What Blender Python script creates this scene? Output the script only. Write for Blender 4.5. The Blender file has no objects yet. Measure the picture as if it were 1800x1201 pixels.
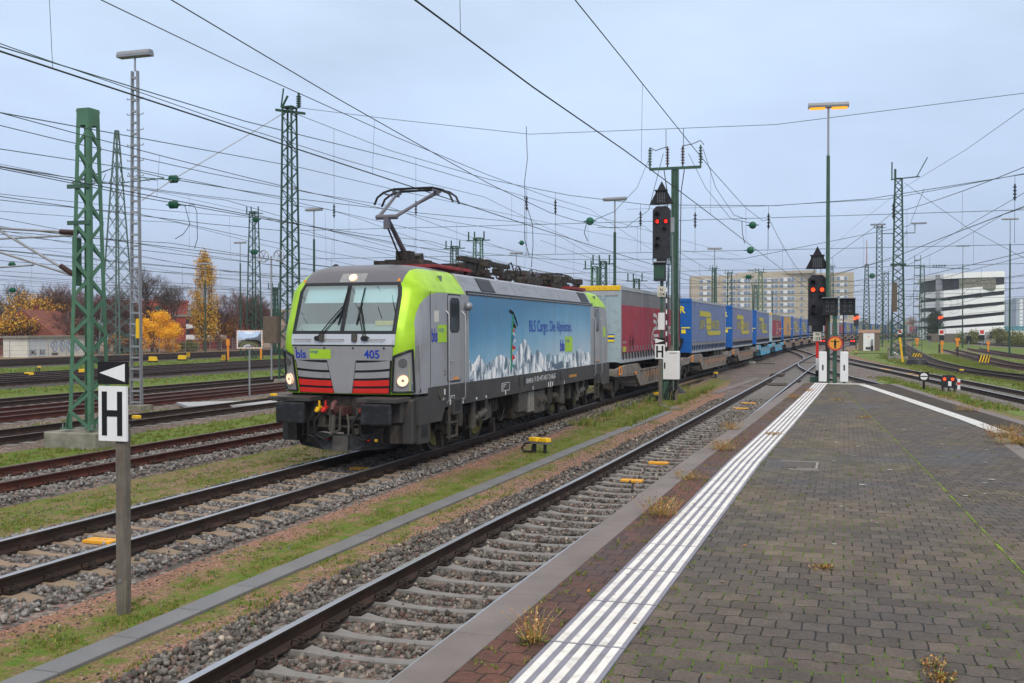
import bpy, math, random
import numpy as np
from mathutils import Vector, Matrix, noise
R=math.radians; PI=math.pi; HAZE=.00032
sc=bpy.context.scene
random.seed(7)
# ---------------- camera, sky, sun, exposure ----------------
F=1800.0; H=2.67; HY=579.0; VX=1485.0           # focal length in photo pixels, eye height over the rail head, horizon row, vanishing column
TH=math.atan((VX-900)/F); PT=math.atan((600.5-HY)/F)
cam=bpy.data.cameras.new('camera'); cam.lens=36.0; cam.sensor_width=36.0; cam.clip_end=4000; cam.clip_start=.05
co=bpy.data.objects.new('camera',cam); sc.collection.objects.link(co)
co.location=(0,0,H); co.rotation_euler=(PI/2-PT,0,TH); sc.camera=co
sc.view_settings.view_transform='Standard'; sc.view_settings.look='None'; sc.view_settings.gamma=1
sc.view_settings.exposure=0.30
SUN_EL=R(42); SUN_AZ=R(152)
w=bpy.data.worlds.new('World'); sc.world=w; w.use_nodes=True
nt=w.node_tree; nt.nodes.clear()
def N(nt,t,**k):
    n=nt.nodes.new(t)
    for a,b in k.items():
        if a=='inp':
            for i,v in b.items(): n.inputs[i].default_value=v
        else: setattr(n,a,b)
    return n
def world():
    L=nt.links.new
    out=N(nt,'ShaderNodeOutputWorld'); bg=N(nt,'ShaderNodeBackground'); bg.inputs[1].default_value=1.0
    sky=N(nt,'ShaderNodeTexSky',sky_type='NISHITA',sun_disc=False,sun_elevation=SUN_EL,sun_rotation=SUN_AZ)
    sk=N(nt,'ShaderNodeMix',data_type='RGBA',blend_type='MULTIPLY',inp={0:1.0}); sk.inputs[7].default_value=(.10,.10,.10,1)
    L(sky.outputs[0],sk.inputs[6])
    tc=N(nt,'ShaderNodeTexCoord'); sep=N(nt,'ShaderNodeSeparateXYZ'); L(tc.outputs['Generated'],sep.inputs[0])
    # height gradient of the overcast
    rp=N(nt,'ShaderNodeValToRGB'); cr=rp.color_ramp
    cr.elements[0].position=0; cr.elements[0].color=(.37,.45,.66,1)
    cr.elements[1].position=1; cr.elements[1].color=(1.05,1.00,.95,1)
    for p,c in ((.04,(.395,.475,.66,1)),(.10,(.44,.545,.735,1)),(.20,(.485,.60,.79,1)),(.34,(.555,.68,.84,1)),(.48,(.85,.86,.88,1))):
        e=cr.elements.new(p); e.color=c
    L(sep.outputs[2],rp.inputs[0])
    mp=N(nt,'ShaderNodeMapping',inp={3:(1.2,1.2,3.6)}); L(tc.outputs['Generated'],mp.inputs[0])
    nz=N(nt,'ShaderNodeTexNoise',inp={2:1.5,3:6.0,4:.55}); L(mp.outputs[0],nz.inputs[0])
    r2=N(nt,'ShaderNodeMapRange',inp={1:.35,2:.68,3:.86,4:1.17}); L(nz.outputs[0],r2.inputs[0])
    ml=N(nt,'ShaderNodeMix',data_type='RGBA',blend_type='MULTIPLY',inp={0:1.0}); L(rp.outputs[0],ml.inputs[6]); L(r2.outputs[0],ml.inputs[7])
    mx=N(nt,'ShaderNodeMix',data_type='RGBA',inp={0:.10}); L(ml.outputs[2],mx.inputs[6]); L(sk.outputs[2],mx.inputs[7])
    L(mx.outputs[2],bg.inputs[0]); L(bg.outputs[0],out.inputs[0])
world()
sl=bpy.data.lights.new('sun','SUN'); sl.energy=1.45; sl.angle=R(26); sl.color=(1,.93,.83)
so=bpy.data.objects.new('sun',sl); sc.collection.objects.link(so)
so.rotation_euler=(PI/2-SUN_EL,0,PI-SUN_AZ)
# ---------------- pixel -> place helpers (photo pixels, real places) ----------------
def ray(px,py):
    x=(px-900)/F; y=-(py-600.5)/F
    f=math.cos(PT)+y*math.sin(PT); up=-math.sin(PT)+y*math.cos(PT)
    return Vector((-math.sin(TH)*f+math.cos(TH)*x, math.cos(TH)*f+math.sin(TH)*x, up))
def G(px,py,z=-.25):
    r=ray(px,py); t=(z-H)/r.z; return Vector((r.x*t,r.y*t,z))
def W(px,py,Y):
    r=ray(px,py); t=Y/r.y; return Vector((r.x*t,Y,H+r.z*t))
def SX(px,py,X=-7.9):
    r=ray(px,py); t=X/r.x; return Vector((X,r.y*t,H+r.z*t))
# ---------------- mesh builder ----------------
class MB:
    def __init__(s): s.v=[]; s.f=[]; s.m=[]
    def add(s,vs,fs,mi=0):
        b=len(s.v); s.v+= [tuple(p) for p in vs]
        for f in fs: s.f.append(tuple(b+i for i in f)); s.m.append(mi)
        return s
    def box(s,cx,cy,cz,sx,sy,sz,mi=0,rz=0,rx=0,ry=0):
        M=Matrix.Translation((cx,cy,cz))@Matrix.Rotation(rz,4,'Z')@Matrix.Rotation(rx,4,'X')@Matrix.Rotation(ry,4,'Y')
        vs=[M@Vector((i*sx/2,j*sy/2,k*sz/2)) for i in(-1,1) for j in(-1,1) for k in(-1,1)]
        return s.add(vs,[(0,1,3,2),(4,6,7,5),(0,4,5,1),(2,3,7,6),(0,2,6,4),(1,5,7,3)],mi)
    def bb(s,x0,x1,y0,y1,z0,z1,mi=0): return s.box((x0+x1)/2,(y0+y1)/2,(z0+z1)/2,abs(x1-x0),abs(y1-y0),abs(z1-z0),mi)
    def bar(s,p,q,w,h,mi=0,up=(0,0,1)):
        p=Vector(p);q=Vector(q);d=(q-p).normalized();u=Vector(up)
        if abs(d.dot(u))>.98:u=Vector((0,1,0))
        a=d.cross(u).normalized();b=a.cross(d)
        vs=[e+a*i*w/2+b*j*h/2 for e in(p,q) for i in(-1,1) for j in(-1,1)]
        return s.add(vs,[(0,1,3,2),(4,6,7,5),(0,4,5,1),(2,3,7,6),(0,2,6,4),(1,5,7,3)],mi)
    def tube(s,pts,r,n=8,mi=0,cap=True):
        pts=[Vector(p) for p in pts]; m=len(pts)
        rs=r if isinstance(r,(list,tuple)) else [r]*m
        vs=[];pa=None
        for i,p in enumerate(pts):
            d=(pts[min(i+1,m-1)]-pts[max(i-1,0)])
            d=d.normalized() if d.length>1e-9 else Vector((0,0,1))
            if pa is None:
                u=Vector((0,0,1)) if abs(d.z)<.9 else Vector((1,0,0))
                a=d.cross(u).normalized()
            else:
                a=(pa-d*pa.dot(d)); a=a.normalized() if a.length>1e-6 else d.cross(Vector((.3,.5,.8))).normalized()
            pa=a;b=d.cross(a)
            for k in range(n):
                t=2*PI*k/n; vs.append(p+(a*math.cos(t)+b*math.sin(t))*rs[i])
        fs=[(i*n+k,i*n+(k+1)%n,(i+1)*n+(k+1)%n,(i+1)*n+k) for i in range(m-1) for k in range(n)]
        if cap: fs+=[tuple(range(n))[::-1],tuple((m-1)*n+k for k in range(n))]
        return s.add(vs,fs,mi)
    def cyl(s,p,q,r,r2=None,n=12,mi=0): return s.tube([p,q],[r,r if r2 is None else r2],n,mi)
    def prism(s,poly,fn,a,b,mi=0):
        n=len(poly); vs=[fn(u,v,a) for u,v in poly]+[fn(u,v,b) for u,v in poly]
        fs=[tuple(range(n))[::-1],tuple(range(n,2*n))]+[(i,(i+1)%n,n+(i+1)%n,n+i) for i in range(n)]
        return s.add(vs,fs,mi)
    def sheet(s,grid,mi=0,thick=None):
        r=len(grid);c=len(grid[0]); vs=[p for row in grid for p in row]
        return s.add(vs,[(i*c+j,i*c+j+1,(i+1)*c+j+1,(i+1)*c+j) for i in range(r-1) for j in range(c-1)],mi)
    def sph(s,c,r,n=10,m=6,mi=0,sc_=(1,1,1)):
        vs=[];fs=[]
        for i in range(m+1):
            t=PI*i/m
            for k in range(n): vs.append((c[0]+r*sc_[0]*math.sin(t)*math.cos(2*PI*k/n),c[1]+r*sc_[1]*math.sin(t)*math.sin(2*PI*k/n),c[2]+r*sc_[2]*math.cos(t)))
        fs=[(i*n+k,(i+1)*n+k,(i+1)*n+(k+1)%n,i*n+(k+1)%n) for i in range(m) for k in range(n)]
        return s.add(vs,fs,mi)
    def disc(s,c,ax,r,th=.01,n=20,mi=0):
        c=Vector(c);ax=Vector(ax).normalized(); return s.cyl(c,c+ax*th,r,None,n,mi)
    def text(s,t,size,o,ux,uy,mi=0,align='LEFT',sx=1.0,bold=0.0,off=.003):
        o=Vector(o);ux=Vector(ux).normalized();uy=Vector(uy).normalized();nn=ux.cross(uy)
        vs,fs=glyphs(t,align,bold)
        return s.add([o+ux*x*size*sx+uy*y*size+nn*off for x,y in vs],fs,mi)
    def build(s,name,mats,parent=None,smooth=False,bev=0,ang=35,loc=None):
        me=bpy.data.meshes.new(name); me.from_pydata(s.v,[],s.f)
        if not isinstance(mats,(list,tuple)): mats=[mats]
        for m in mats: me.materials.append(m)
        if len(mats)>1: me.polygons.foreach_set('material_index',np.array([min(i,len(mats)-1) for i in s.m],dtype=np.int32))
        if smooth:
            me.polygons.foreach_set('use_smooth',np.ones(len(s.f),dtype=bool))
            me.set_sharp_from_angle(angle=R(ang))
        me.update()
        o=bpy.data.objects.new(name,me); sc.collection.objects.link(o)
        if parent: o.parent=parent
        if loc: o.location=loc
        if bev:
            b=o.modifiers.new('b','BEVEL'); b.width=bev; b.segments=2; b.limit_method='ANGLE'
        return o
_gc={}
def glyphs(t,align,bold):
    k=(t,align,bold)
    if k in _gc: return _gc[k]
    c=bpy.data.curves.new('txt','FONT'); c.body=t; c.size=1; c.align_x=align; c.offset=bold; c.resolution_u=3
    o=bpy.data.objects.new('txt',c); me=o.to_mesh()
    vs=[(v.co.x,v.co.y) for v in me.vertices]; fs=[tuple(p.vertices) for p in me.polygons]
    o.to_mesh_clear(); bpy.data.objects.remove(o); bpy.data.curves.remove(c)
    _gc[k]=(vs,fs); return vs,fs
def tag(o,label=None,cat=None,group=None,kind=None):
    if label:o['label']=label
    if cat:o['category']=cat
    if group:o['group']=group
    if kind:o['kind']=kind
    return o
def thing(name,label,cat,loc=(0,0,0),rz=0,group=None):
    o=bpy.data.objects.new(name,None); sc.collection.objects.link(o); o.empty_display_size=.2
    o.location=loc; o.rotation_euler=(0,0,rz); return tag(o,label,cat,group)
def dup(root,loc=None,rz=None,label=None,group=None,scale=None):
    def cp(o,par):
        c=o.copy(); sc.collection.objects.link(c); c.parent=par
        for ch in KIDS.get(o.name) or [x for x in bpy.data.objects if x.parent==o]: cp(ch,c)
        return c
    kids(root); r=cp(root,None)
    if loc is not None: r.location=loc
    if rz is not None: r.rotation_euler=(0,0,rz)
    if scale is not None: r.scale=scale if hasattr(scale,'__len__') else (scale,)*3
    if label: r['label']=label
    if group: r['group']=group; root['group']=group
    return r
KIDS={}
def kids(root):
    if root.name in KIDS: return
    par={}
    for o in bpy.data.objects:
        if o.parent: par.setdefault(o.parent.name,[]).append(o)
    st=[root]
    while st:
        o=st.pop(); KIDS[o.name]=par.get(o.name,[]); st+=KIDS[o.name]
# ---------------- materials ----------------
def mat(name,col,rough=.6,metal=0,var=.12,scale=3,bump=0,bscale=30,dirt=None,damt=.4,dscale=4,spec=.25,dstretch=None,emit=0):
    m=bpy.data.materials.new(name); m.use_nodes=True; t=m.node_tree; L=t.links.new
    b=t.nodes['Principled BSDF']; b.inputs['Roughness'].default_value=rough; b.inputs['Metallic'].default_value=metal
    b.inputs['Specular IOR Level'].default_value=spec
    c=(*col,1) if len(col)==3 else col
    tc=N(t,'ShaderNodeTexCoord'); nz=N(t,'ShaderNodeTexNoise',inp={2:scale,3:6.0,4:.6}); L(tc.outputs['Object'],nz.inputs[0])
    mr=N(t,'ShaderNodeMapRange',inp={1:.3,2:.7,3:1-var,4:1+var}); L(nz.outputs[0],mr.inputs[0])
    mx=N(t,'ShaderNodeMix',data_type='RGBA',blend_type='MULTIPLY',inp={0:1.0}); mx.inputs[6].default_value=c; L(mr.outputs[0],mx.inputs[7])
    o=mx.outputs[2]
    if dirt:
        n2=N(t,'ShaderNodeTexNoise',inp={2:dscale,3:8.0,4:.65})
        mp=N(t,'ShaderNodeMapping',inp={3:dstretch or (1,1,1),1:(7,3,5)}); L(tc.outputs['Object'],mp.inputs[0]); L(mp.outputs[0],n2.inputs[0])
        m2=N(t,'ShaderNodeMapRange',inp={1:.62-.35*damt,2:.72,3:0,4:min(1,.35+damt)}); L(n2.outputs[0],m2.inputs[0])
        x2=N(t,'ShaderNodeMix',data_type='RGBA'); L(m2.outputs[0],x2.inputs[0]); L(o,x2.inputs[6]); x2.inputs[7].default_value=(*dirt,1); o=x2.outputs[2]
    L(o,b.inputs['Base Color'])
    if emit:
        b.inputs['Emission Color'].default_value=c; b.inputs['Emission Strength'].default_value=emit
    if bump:
        n3=N(t,'ShaderNodeTexNoise',inp={2:bscale,3:4.0}); L(tc.outputs['Object'],n3.inputs[0])
        bp=N(t,'ShaderNodeBump',inp={0:1.0,1:bump}); bp.inputs['Distance'].default_value=bump; bp.inputs['Strength'].default_value=.8
        L(n3.outputs[0],bp.inputs['Height']); L(bp.outputs[0],b.inputs['Normal'])
    return m
def emis(name,col,s):
    m=bpy.data.materials.new(name); m.use_nodes=True; t=m.node_tree; b=t.nodes['Principled BSDF']
    b.inputs['Base Color'].default_value=(*col,1); b.inputs['Emission Color'].default_value=(*col,1); b.inputs['Emission Strength'].default_value=s; return m
def glassy(name,tint,gloss=.3,rough=.02,gcol=(1,1,1)):
    m=bpy.data.materials.new(name); m.use_nodes=True; t=m.node_tree; L=t.links.new; t.nodes.remove(t.nodes['Principled BSDF'])
    out=t.nodes['Material Output']; a=N(t,'ShaderNodeBsdfTransparent'); a.inputs[0].default_value=(*tint,1)
    g=N(t,'ShaderNodeBsdfGlossy'); g.inputs[0].default_value=(*gcol,1); g.inputs[1].default_value=rough
    mx=N(t,'ShaderNodeMixShader'); mx.inputs[0].default_value=gloss; L(a.outputs[0],mx.inputs[1]); L(g.outputs[0],mx.inputs[2]); L(mx.outputs[0],out.inputs[0]); return m
M={}
M['steel']=mat('galvanised steel',(.34,.35,.36),.45,.6,.15,5)
M['alu']=mat('grey metal',(.27,.28,.30),.4,.5,.1,5)
M['green']=mat('green mast paint',(.075,.175,.11),.5,0,.18,2,dirt=(.10,.075,.04),damt=.22,dscale=9)
M['dgreen']=mat('dark green paint',(.03,.075,.05),.5,0,.2,3)
M['sgreen']=mat('grey green paint',(.05,.105,.075),.5,0,.25,3,dirt=(.12,.11,.10),damt=.15,dscale=6)
M['black']=mat('black',(.018,.019,.021),.5,0,.3,6)
M['sigblack']=mat('signal black paint',(.028,.028,.034),.55,0,.35,7,dirt=(.11,.05,.03),damt=.12,dscale=11)
M['white']=mat('white paint',(.78,.79,.80),.4,0,.04,4)
M['red']=mat('red paint',(.62,.03,.025),.4,0,.08,4)
M['yellow']=mat('yellow paint',(.82,.50,.02),.45,0,.06,4,dirt=(.3,.2,.08),damt=.1)
M['orange']=mat('orange paint',(.80,.27,.03),.45,0,.08,4)
M['concrete']=mat('concrete',(.25,.235,.20),.85,0,.25,3,.004,60,dirt=(.075,.095,.03),damt=.5,dscale=2.5)
M['wood']=mat('weathered wood',(.16,.14,.115),.85,0,.3,4,.004,40,dstretch=(8,8,.5),dirt=(.07,.06,.05),damt=.4)
M['rubber']=mat('rubber',(.015,.015,.016),.6,0,.2,6)
M['wire']=mat('catenary wire',(.045,.055,.055),.5,.3,.1,3)
M['wiregreen']=mat('green copper wire',(.05,.10,.085),.55,.2,.1,3)
M['ins']=mat('green insulator',(.01,.10,.055),.25,0,.1,3)
M['insb']=mat('brown insulator',(.05,.022,.018),.3,0,.2,3)
M['redlamp']=emis('red signal light',(1.0,.02,.012),1.7)
M['redlampo']=emis('orange red signal light',(1.0,.06,.012),1.8)
M['headlamp']=emis('warm headlight',(1.0,.60,.40),.85)
M['tube']=emis('sodium tube',(1.0,.40,.03),.95)
M['bluetxt']=mat('blue lettering',(.015,.05,.42),.4,0,.02)
M['blacktxt']=mat('black lettering',(.012,.012,.014),.5,0,.02)
M['wtxt']=mat('white lettering',(.7,.72,.74),.5,0,.05)
# ================= ground materials =================
def stones_nodes(t,L,tc,scale,c_lo,c_hi,red=.2):
    v=N(t,'ShaderNodeTexVoronoi',inp={2:scale}); L(tc,v.inputs['Vector'])
    sp=N(t,'ShaderNodeSeparateColor'); L(v.outputs['Color'],sp.inputs[0])
    r=N(t,'ShaderNodeValToRGB'); r.color_ramp.elements[0].color=(*c_lo,1); r.color_ramp.elements[1].color=(*c_hi,1)
    e=r.color_ramp.elements.new(.82); e.color=(c_lo[0]*.5+c_hi[0]*.5+.03*red,c_lo[1]*.6+c_hi[1]*.25,c_lo[2]*.6+c_hi[2]*.25,1)
    e=r.color_ramp.elements.new(.7); e.color=tuple(c_lo[i]*.45+c_hi[i]*.55 for i in range(3))+(1,)
    L(sp.outputs[0],r.inputs[0]); return v,r
def ballast_mat(name,scale,lo,hi,red=.5):
    m=bpy.data.materials.new(name); m.use_nodes=True; t=m.node_tree; L=t.links.new; b=t.nodes['Principled BSDF']; b.inputs['Roughness'].default_value=.7; b.inputs['Specular IOR Level'].default_value=.2
    tc=N(t,'ShaderNodeTexCoord').outputs['Object']; v,r=stones_nodes(t,L,tc,scale,lo,hi,red)
    nz=N(t,'ShaderNodeTexNoise',inp={2:.7,3:3.0}); L(tc,nz.inputs[0]); mr=N(t,'ShaderNodeMapRange',inp={1:.3,2:.7,3:.75,4:1.2}); L(nz.outputs[0],mr.inputs[0])
    mx=N(t,'ShaderNodeMix',data_type='RGBA',blend_type='MULTIPLY',inp={0:1.0}); L(r.outputs[0],mx.inputs[6]); L(mr.outputs[0],mx.inputs[7]); L(mx.outputs[2],b.inputs['Base Color'])
    bp=N(t,'ShaderNodeBump',inp={0:1.0}); bp.inputs['Distance'].default_value=.03; bp.invert=True; L(v.outputs['Distance'],bp.inputs['Height']); L(bp.outputs[0],b.inputs['Normal'])
    return m
M['ballast']=ballast_mat('ballast',19,(.042,.036,.032),(.33,.295,.265))
M['ballastbr']=ballast_mat('brown ballast',19,(.06,.045,.038),(.31,.255,.21))
M['ballastwet']=ballast_mat('dark oily ballast',19,(.02,.019,.018),(.13,.12,.115))
def stone_mat(name,stops):
    m=bpy.data.materials.new(name); m.use_nodes=True; t=m.node_tree; L=t.links.new; b=t.nodes['Principled BSDF']; b.inputs['Roughness'].default_value=.6; b.inputs['Specular IOR Level'].default_value=.25
    g=N(t,'ShaderNodeNewGeometry'); r=N(t,'ShaderNodeValToRGB'); cr=r.color_ramp; cr.interpolation='LINEAR'
    cr.elements[0].color=(*stops[0][1],1); cr.elements[1].color=(*stops[-1][1],1)
    for p,c in stops[1:-1]: cr.elements.new(p).color=(*c,1)
    L(g.outputs['Random Per Island'],r.inputs[0])
    tc=N(t,'ShaderNodeTexCoord'); nz=N(t,'ShaderNodeTexNoise',inp={2:35,3:3.0}); L(tc.outputs['Object'],nz.inputs[0]); mr=N(t,'ShaderNodeMapRange',inp={1:.3,2:.7,3:.75,4:1.25}); L(nz.outputs[0],mr.inputs[0])
    mx=N(t,'ShaderNodeMix',data_type='RGBA',blend_type='MULTIPLY',inp={0:1.0}); L(r.outputs[0],mx.inputs[6]); L(mr.outputs[0],mx.inputs[7]); L(mx.outputs[2],b.inputs['Base Color']); return m
M['stones']=stone_mat('crushed stone',[(0,(.032,.029,.026)),(.42,(.105,.096,.086)),(.70,(.21,.195,.175)),(.84,(.14,.095,.075)),(.94,(.085,.05,.042)),(1,(.45,.39,.32))])
M['stones2']=stone_mat('grey crushed stone',[(0,(.045,.042,.04)),(.45,(.15,.142,.135)),(.8,(.27,.26,.25)),(.92,(.16,.11,.085)),(1,(.40,.38,.36))])
M['blades']=stone_mat('grass blades',[(0,(.07,.13,.015)),(.35,(.11,.20,.02)),(.65,(.19,.22,.035)),(.85,(.28,.23,.08)),(1,(.22,.13,.06))])
M['dry']=stone_mat('dry weed stems',[(0,(.34,.13,.04)),(.35,(.52,.28,.09)),(.6,(.60,.42,.20)),(.8,(.18,.26,.04)),(1,(.45,.11,.05))])
def ground_mat():
    m=bpy.data.materials.new('yard ground'); m.use_nodes=True; t=m.node_tree; L=t.links.new; b=t.nodes['Principled BSDF']; b.inputs['Roughness'].default_value=.85; b.inputs['Specular IOR Level'].default_value=.15
    tc=N(t,'ShaderNodeTexCoord').outputs['Object']; sep=N(t,'ShaderNodeSeparateXYZ'); L(tc,sep.inputs[0])
    mp=N(t,'ShaderNodeMapRange',inp={1:-90.0,2:50.0,3:0.0,4:1.0}); L(sep.outputs[0],mp.inputs[0])
    st=[(-90,.5,.2),(-74,.55,.4),(-71,.2,.2),(-61,.3,0),(-60,1.15,0),(-50,1.15,0),(-49,.2,0),(-39.6,.3,0),(-39,1.1,0),(-34.8,1.1,0),(-33,.4,.3),(-28,.5,.55),(-23,.85,.2),(-18.5,.95,.1),(-16.6,.95,.1),(-13.2,.70,.3),(-11.0,.64,.4),(-7.9,.15,.85),(-7.5,.55,.6),(-7.2,.76,.4),(-6.5,.84,.25),(-6,.5,.4),(-5.4,.35,.5),(-4.9,.12,.35),(1,.5,.3),(6,.7,.4),(10,1.0,.1),(50,1.1,0)]
    r=N(t,'ShaderNodeValToRGB'); cr=r.color_ramp
    cr.elements[0].position=0; cr.elements[0].color=(st[0][1],st[0][2],0,1); cr.elements[1].position=1; cr.elements[1].color=(st[-1][1],st[-1][2],0,1)
    for x,g,p in st[1:-1]: cr.elements.new((x+90)/140).color=(g,p,0,1)
    # wobble the bands
    nw=N(t,'ShaderNodeTexNoise',inp={2:.8,3:5.0}); L(tc,nw.inputs[0]); wv=N(t,'ShaderNodeMath',operation='MULTIPLY_ADD',inp={1:.007,2:-.0035}); L(nw.outputs[0],wv.inputs[0])
    ad=N(t,'ShaderNodeMath',operation='ADD'); L(mp.outputs[0],ad.inputs[0]); L(wv.outputs[0],ad.inputs[1]); L(ad.outputs[0],r.inputs[0])
    sc_=N(t,'ShaderNodeSeparateColor'); L(r.outputs[0],sc_.inputs[0])
    # gravel
    v,gr=stones_nodes(t,L,tc,42,(.13,.085,.06),(.42,.31,.235)); v2,gp=stones_nodes(t,L,tc,42,(.20,.095,.062),(.50,.29,.215))
    mg=N(t,'ShaderNodeMix',data_type='RGBA'); L(sc_.outputs[1],mg.inputs[0]); L(gr.outputs[0],mg.inputs[6]); L(gp.outputs[0],mg.inputs[7])
    # grass/moss colour
    n1=N(t,'ShaderNodeTexNoise',inp={2:.45,3:6.0,4:.6}); n2=N(t,'ShaderNodeTexNoise',inp={2:5.0,3:8.0,4:.7}); n3=N(t,'ShaderNodeTexNoise',inp={2:24.0,3:9.0,4:.85})
    for n in (n1,n2,n3): L(tc,n.inputs[0])
    gc=N(t,'ShaderNodeValToRGB'); c=gc.color_ramp; c.elements[0].position=.30; c.elements[0].color=(.17,.115,.05,1); c.elements[1].position=.74; c.elements[1].color=(.085,.175,.016,1); c.elements.new(.5).color=(.155,.155,.035,1); c.elements.new(.60).color=(.125,.155,.024,1)
    # how green: zone + noise
    gz=N(t,'ShaderNodeMath',operation='MULTIPLY_ADD',inp={1:.28}); L(sc_.outputs[0],gz.inputs[0]); L(n2.outputs[0],gz.inputs[2])
    g2=N(t,'ShaderNodeMath',operation='SUBTRACT',inp={1:.12}); L(gz.outputs[0],g2.inputs[0]); L(g2.outputs[0],gc.inputs[0])
    # coverage
    s1=N(t,'ShaderNodeMath',operation='MULTIPLY_ADD',inp={1:.75}); L(sc_.outputs[0],s1.inputs[0]); L(n2.outputs[0],s1.inputs[2])
    s2=N(t,'ShaderNodeMath',operation='MULTIPLY_ADD',inp={1:.45}); L(n1.outputs[0],s2.inputs[0]); L(s1.outputs[0],s2.inputs[2])
    s3=N(t,'ShaderNodeMath',operation='MULTIPLY_ADD',inp={1:.5}); L(n3.outputs[0],s3.inputs[0]); L(s2.outputs[0],s3.inputs[2])
    cv=N(t,'ShaderNodeMapRange',inp={1:1.32,2:1.56,3:0.0,4:.95}); L(s3.outputs[0],cv.inputs[0])
    mx=N(t,'ShaderNodeMix',data_type='RGBA'); L(cv.outputs[0],mx.inputs[0]); L(mg.outputs[2],mx.inputs[6]); L(gc.outputs[0],mx.inputs[7])
    m3=N(t,'ShaderNodeMapRange',inp={1:.32,2:.68,3:.30,4:1.55}); L(n3.outputs[0],m3.inputs[0])
    fm=N(t,'ShaderNodeMix',data_type='RGBA',blend_type='MULTIPLY',inp={0:1.0}); L(mx.outputs[2],fm.inputs[6]); L(m3.outputs[0],fm.inputs[7]); L(fm.outputs[2],b.inputs['Base Color'])
    bp=N(t,'ShaderNodeBump',inp={0:.7}); bp.inputs['Distance'].default_value=.02; L(s3.outputs[0],bp.inputs['Height']); L(bp.outputs[0],b.inputs['Normal'])
    return m
M['ground']=ground_mat()
b=MB()
xs=[-1800,-300,-120,-60,-30,-15,-5,5,15,30,60,120,400,1800]; ys=[-60,-20,0,10,20,30,50,80,120,200,320,600,1200,3200]
b.sheet([[(x,y,-.25) for x in xs] for y in ys]); g=b.build('ground',M['ground']); tag(g,'ground of the rail yard with gravel and grass',kind='structure')
# ================= tracks =================
def spline(pts,step=1.5):
    P=[Vector((p[0],p[1],0)) for p in pts]; P=[P[0]*2-P[1]]+P+[P[-1]*2-P[-2]]; out=[]
    for i in range(1,len(P)-2):
        n=max(1,int((P[i+1]-P[i]).length/step))
        for k in range(n):
            t=k/n; a,b_,c,d=P[i-1:i+3]
            # centripetal-ish hermite using chord lengths
            l=(c-b_).length; m0=(c-a)/((c-a).length)*l; m1=(d-b_)/((d-b_).length)*l
            out.append(b_*(2*t**3-3*t*t+1)+m0*(t**3-2*t*t+t)+c*(-2*t**3+3*t*t)+m1*(t**3-t*t))
    out.append(P[-2]); return out
def frames(line):
    r=[]
    for i,p in enumerate(line):
        d=(line[min(i+1,len(line)-1)]-line[max(i-1,0)]).normalized(); r.append((p,d,Vector((d.y,-d.x,0))))
    return r
RAILP=[(-.036,-.006),(-.030,0),(.030,0),(.036,-.006),(.035,-.032),(.012,-.045),(.010,-.13),(.03,-.145),(.075,-.160),(.075,-.172),(-.075,-.172),(-.075,-.160),(-.03,-.145),(-.010,-.13),(-.012,-.045),(-.035,-.032)]
def sweep(mb,line,off,prof,mi=0,topidx=None,mt=1,z=0):
    fr=frames(line); n=len(prof); vs=[]
    for p,d,rt in fr:
        for x,zz in prof: q=p+rt*(off+x); vs.append((q.x,q.y,z+zz))
    b0=len(mb.v); mb.v+=vs
    for i in range(len(fr)-1):
        for k in range(n):
            mb.f.append((b0+i*n+k,b0+i*n+(k+1)%n,b0+(i+1)*n+(k+1)%n,b0+(i+1)*n+k)); mb.m.append(mt if topidx and k in topidx else mi)
M['railside']=mat('rail web brown',(.040,.026,.021),.55,.2,.25,1.5,dirt=(.11,.06,.04),damt=.25,dscale=3)
M['railrust']=mat('rusty rail',(.085,.028,.020),.65,.1,.3,2,dirt=(.05,.03,.028),damt=.3,dscale=3)
M['railtop']=mat('polished rail head',(.46,.47,.50),.38,.9,.06,2)
M['railtopd']=mat('dull rail head',(.12,.09,.085),.5,.4,.2,2)
M['sleeper']=mat('concrete sleeper',(.205,.20,.195),.8,0,.18,2.5,.004,50,dirt=(.12,.10,.085),damt=.35,dscale=3)
M['sleeperb']=mat('browned concrete sleeper',(.26,.195,.14),.8,0,.2,2.5,.004,50,dirt=(.16,.11,.07),damt=.35,dscale=3)
M['sleeperd']=mat('dark timber sleeper',(.07,.055,.045),.85,0,.3,2.5)
M['clip']=mat('spring clip',(.045,.032,.027),.5,.5,.3,9)
def sleeper_mb():
    b=MB(); X=[(-1.3,-.245,.10,.12),(-1.26,-.215,.105,.13),(-1.0,-.178,.11,.13),(-.55,-.176,.09,.11),(-.38,-.198,.055,.07),(0,-.208,.045,.06)]
    X=X+[(-a,z,w1,w2) for a,z,w1,w2 in X[:-1][::-1]]
    n=4;vs=[]
    for x,z,a,c in X: vs+=[(x,-c,-.42),(x,-a,z-.012),(x,-a+.015,z),(x,a-.015,z),(x,a,z-.012),(x,c,-.42)]
    fs=[(i*6+k,i*6+k+1,(i+1)*6+k+1,(i+1)*6+k) for i in range(len(X)-1) for k in range(5)]+[(5,4,3,2,1,0),tuple(range((len(X)-1)*6,len(X)*6))]
    return b.add(vs,fs)
def clip_mb():
    b=MB()
    for s in (-1,1):
        b.cyl((s*.125,0,-.17),(s*.125,0,-.095),.013,None,6); b.bb(0,s*.16,-.08,.08,-.177,-.171)
        b.box(s*.14,0,-.168,.10,.14,.02)
        for q in (-1,1):
            b.tube([(s*.11,q*.012,-.115),(s*.17,q*.03,-.10),(s*.19,q*.062,-.115),(s*.14,q*.082,-.10),(s*.085,q*.078,-.095),(s*.062,q*.06,-.145)],.0085,5)
    return b
SL=sleeper_mb(); CL=clip_mb()
slm={}
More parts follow.
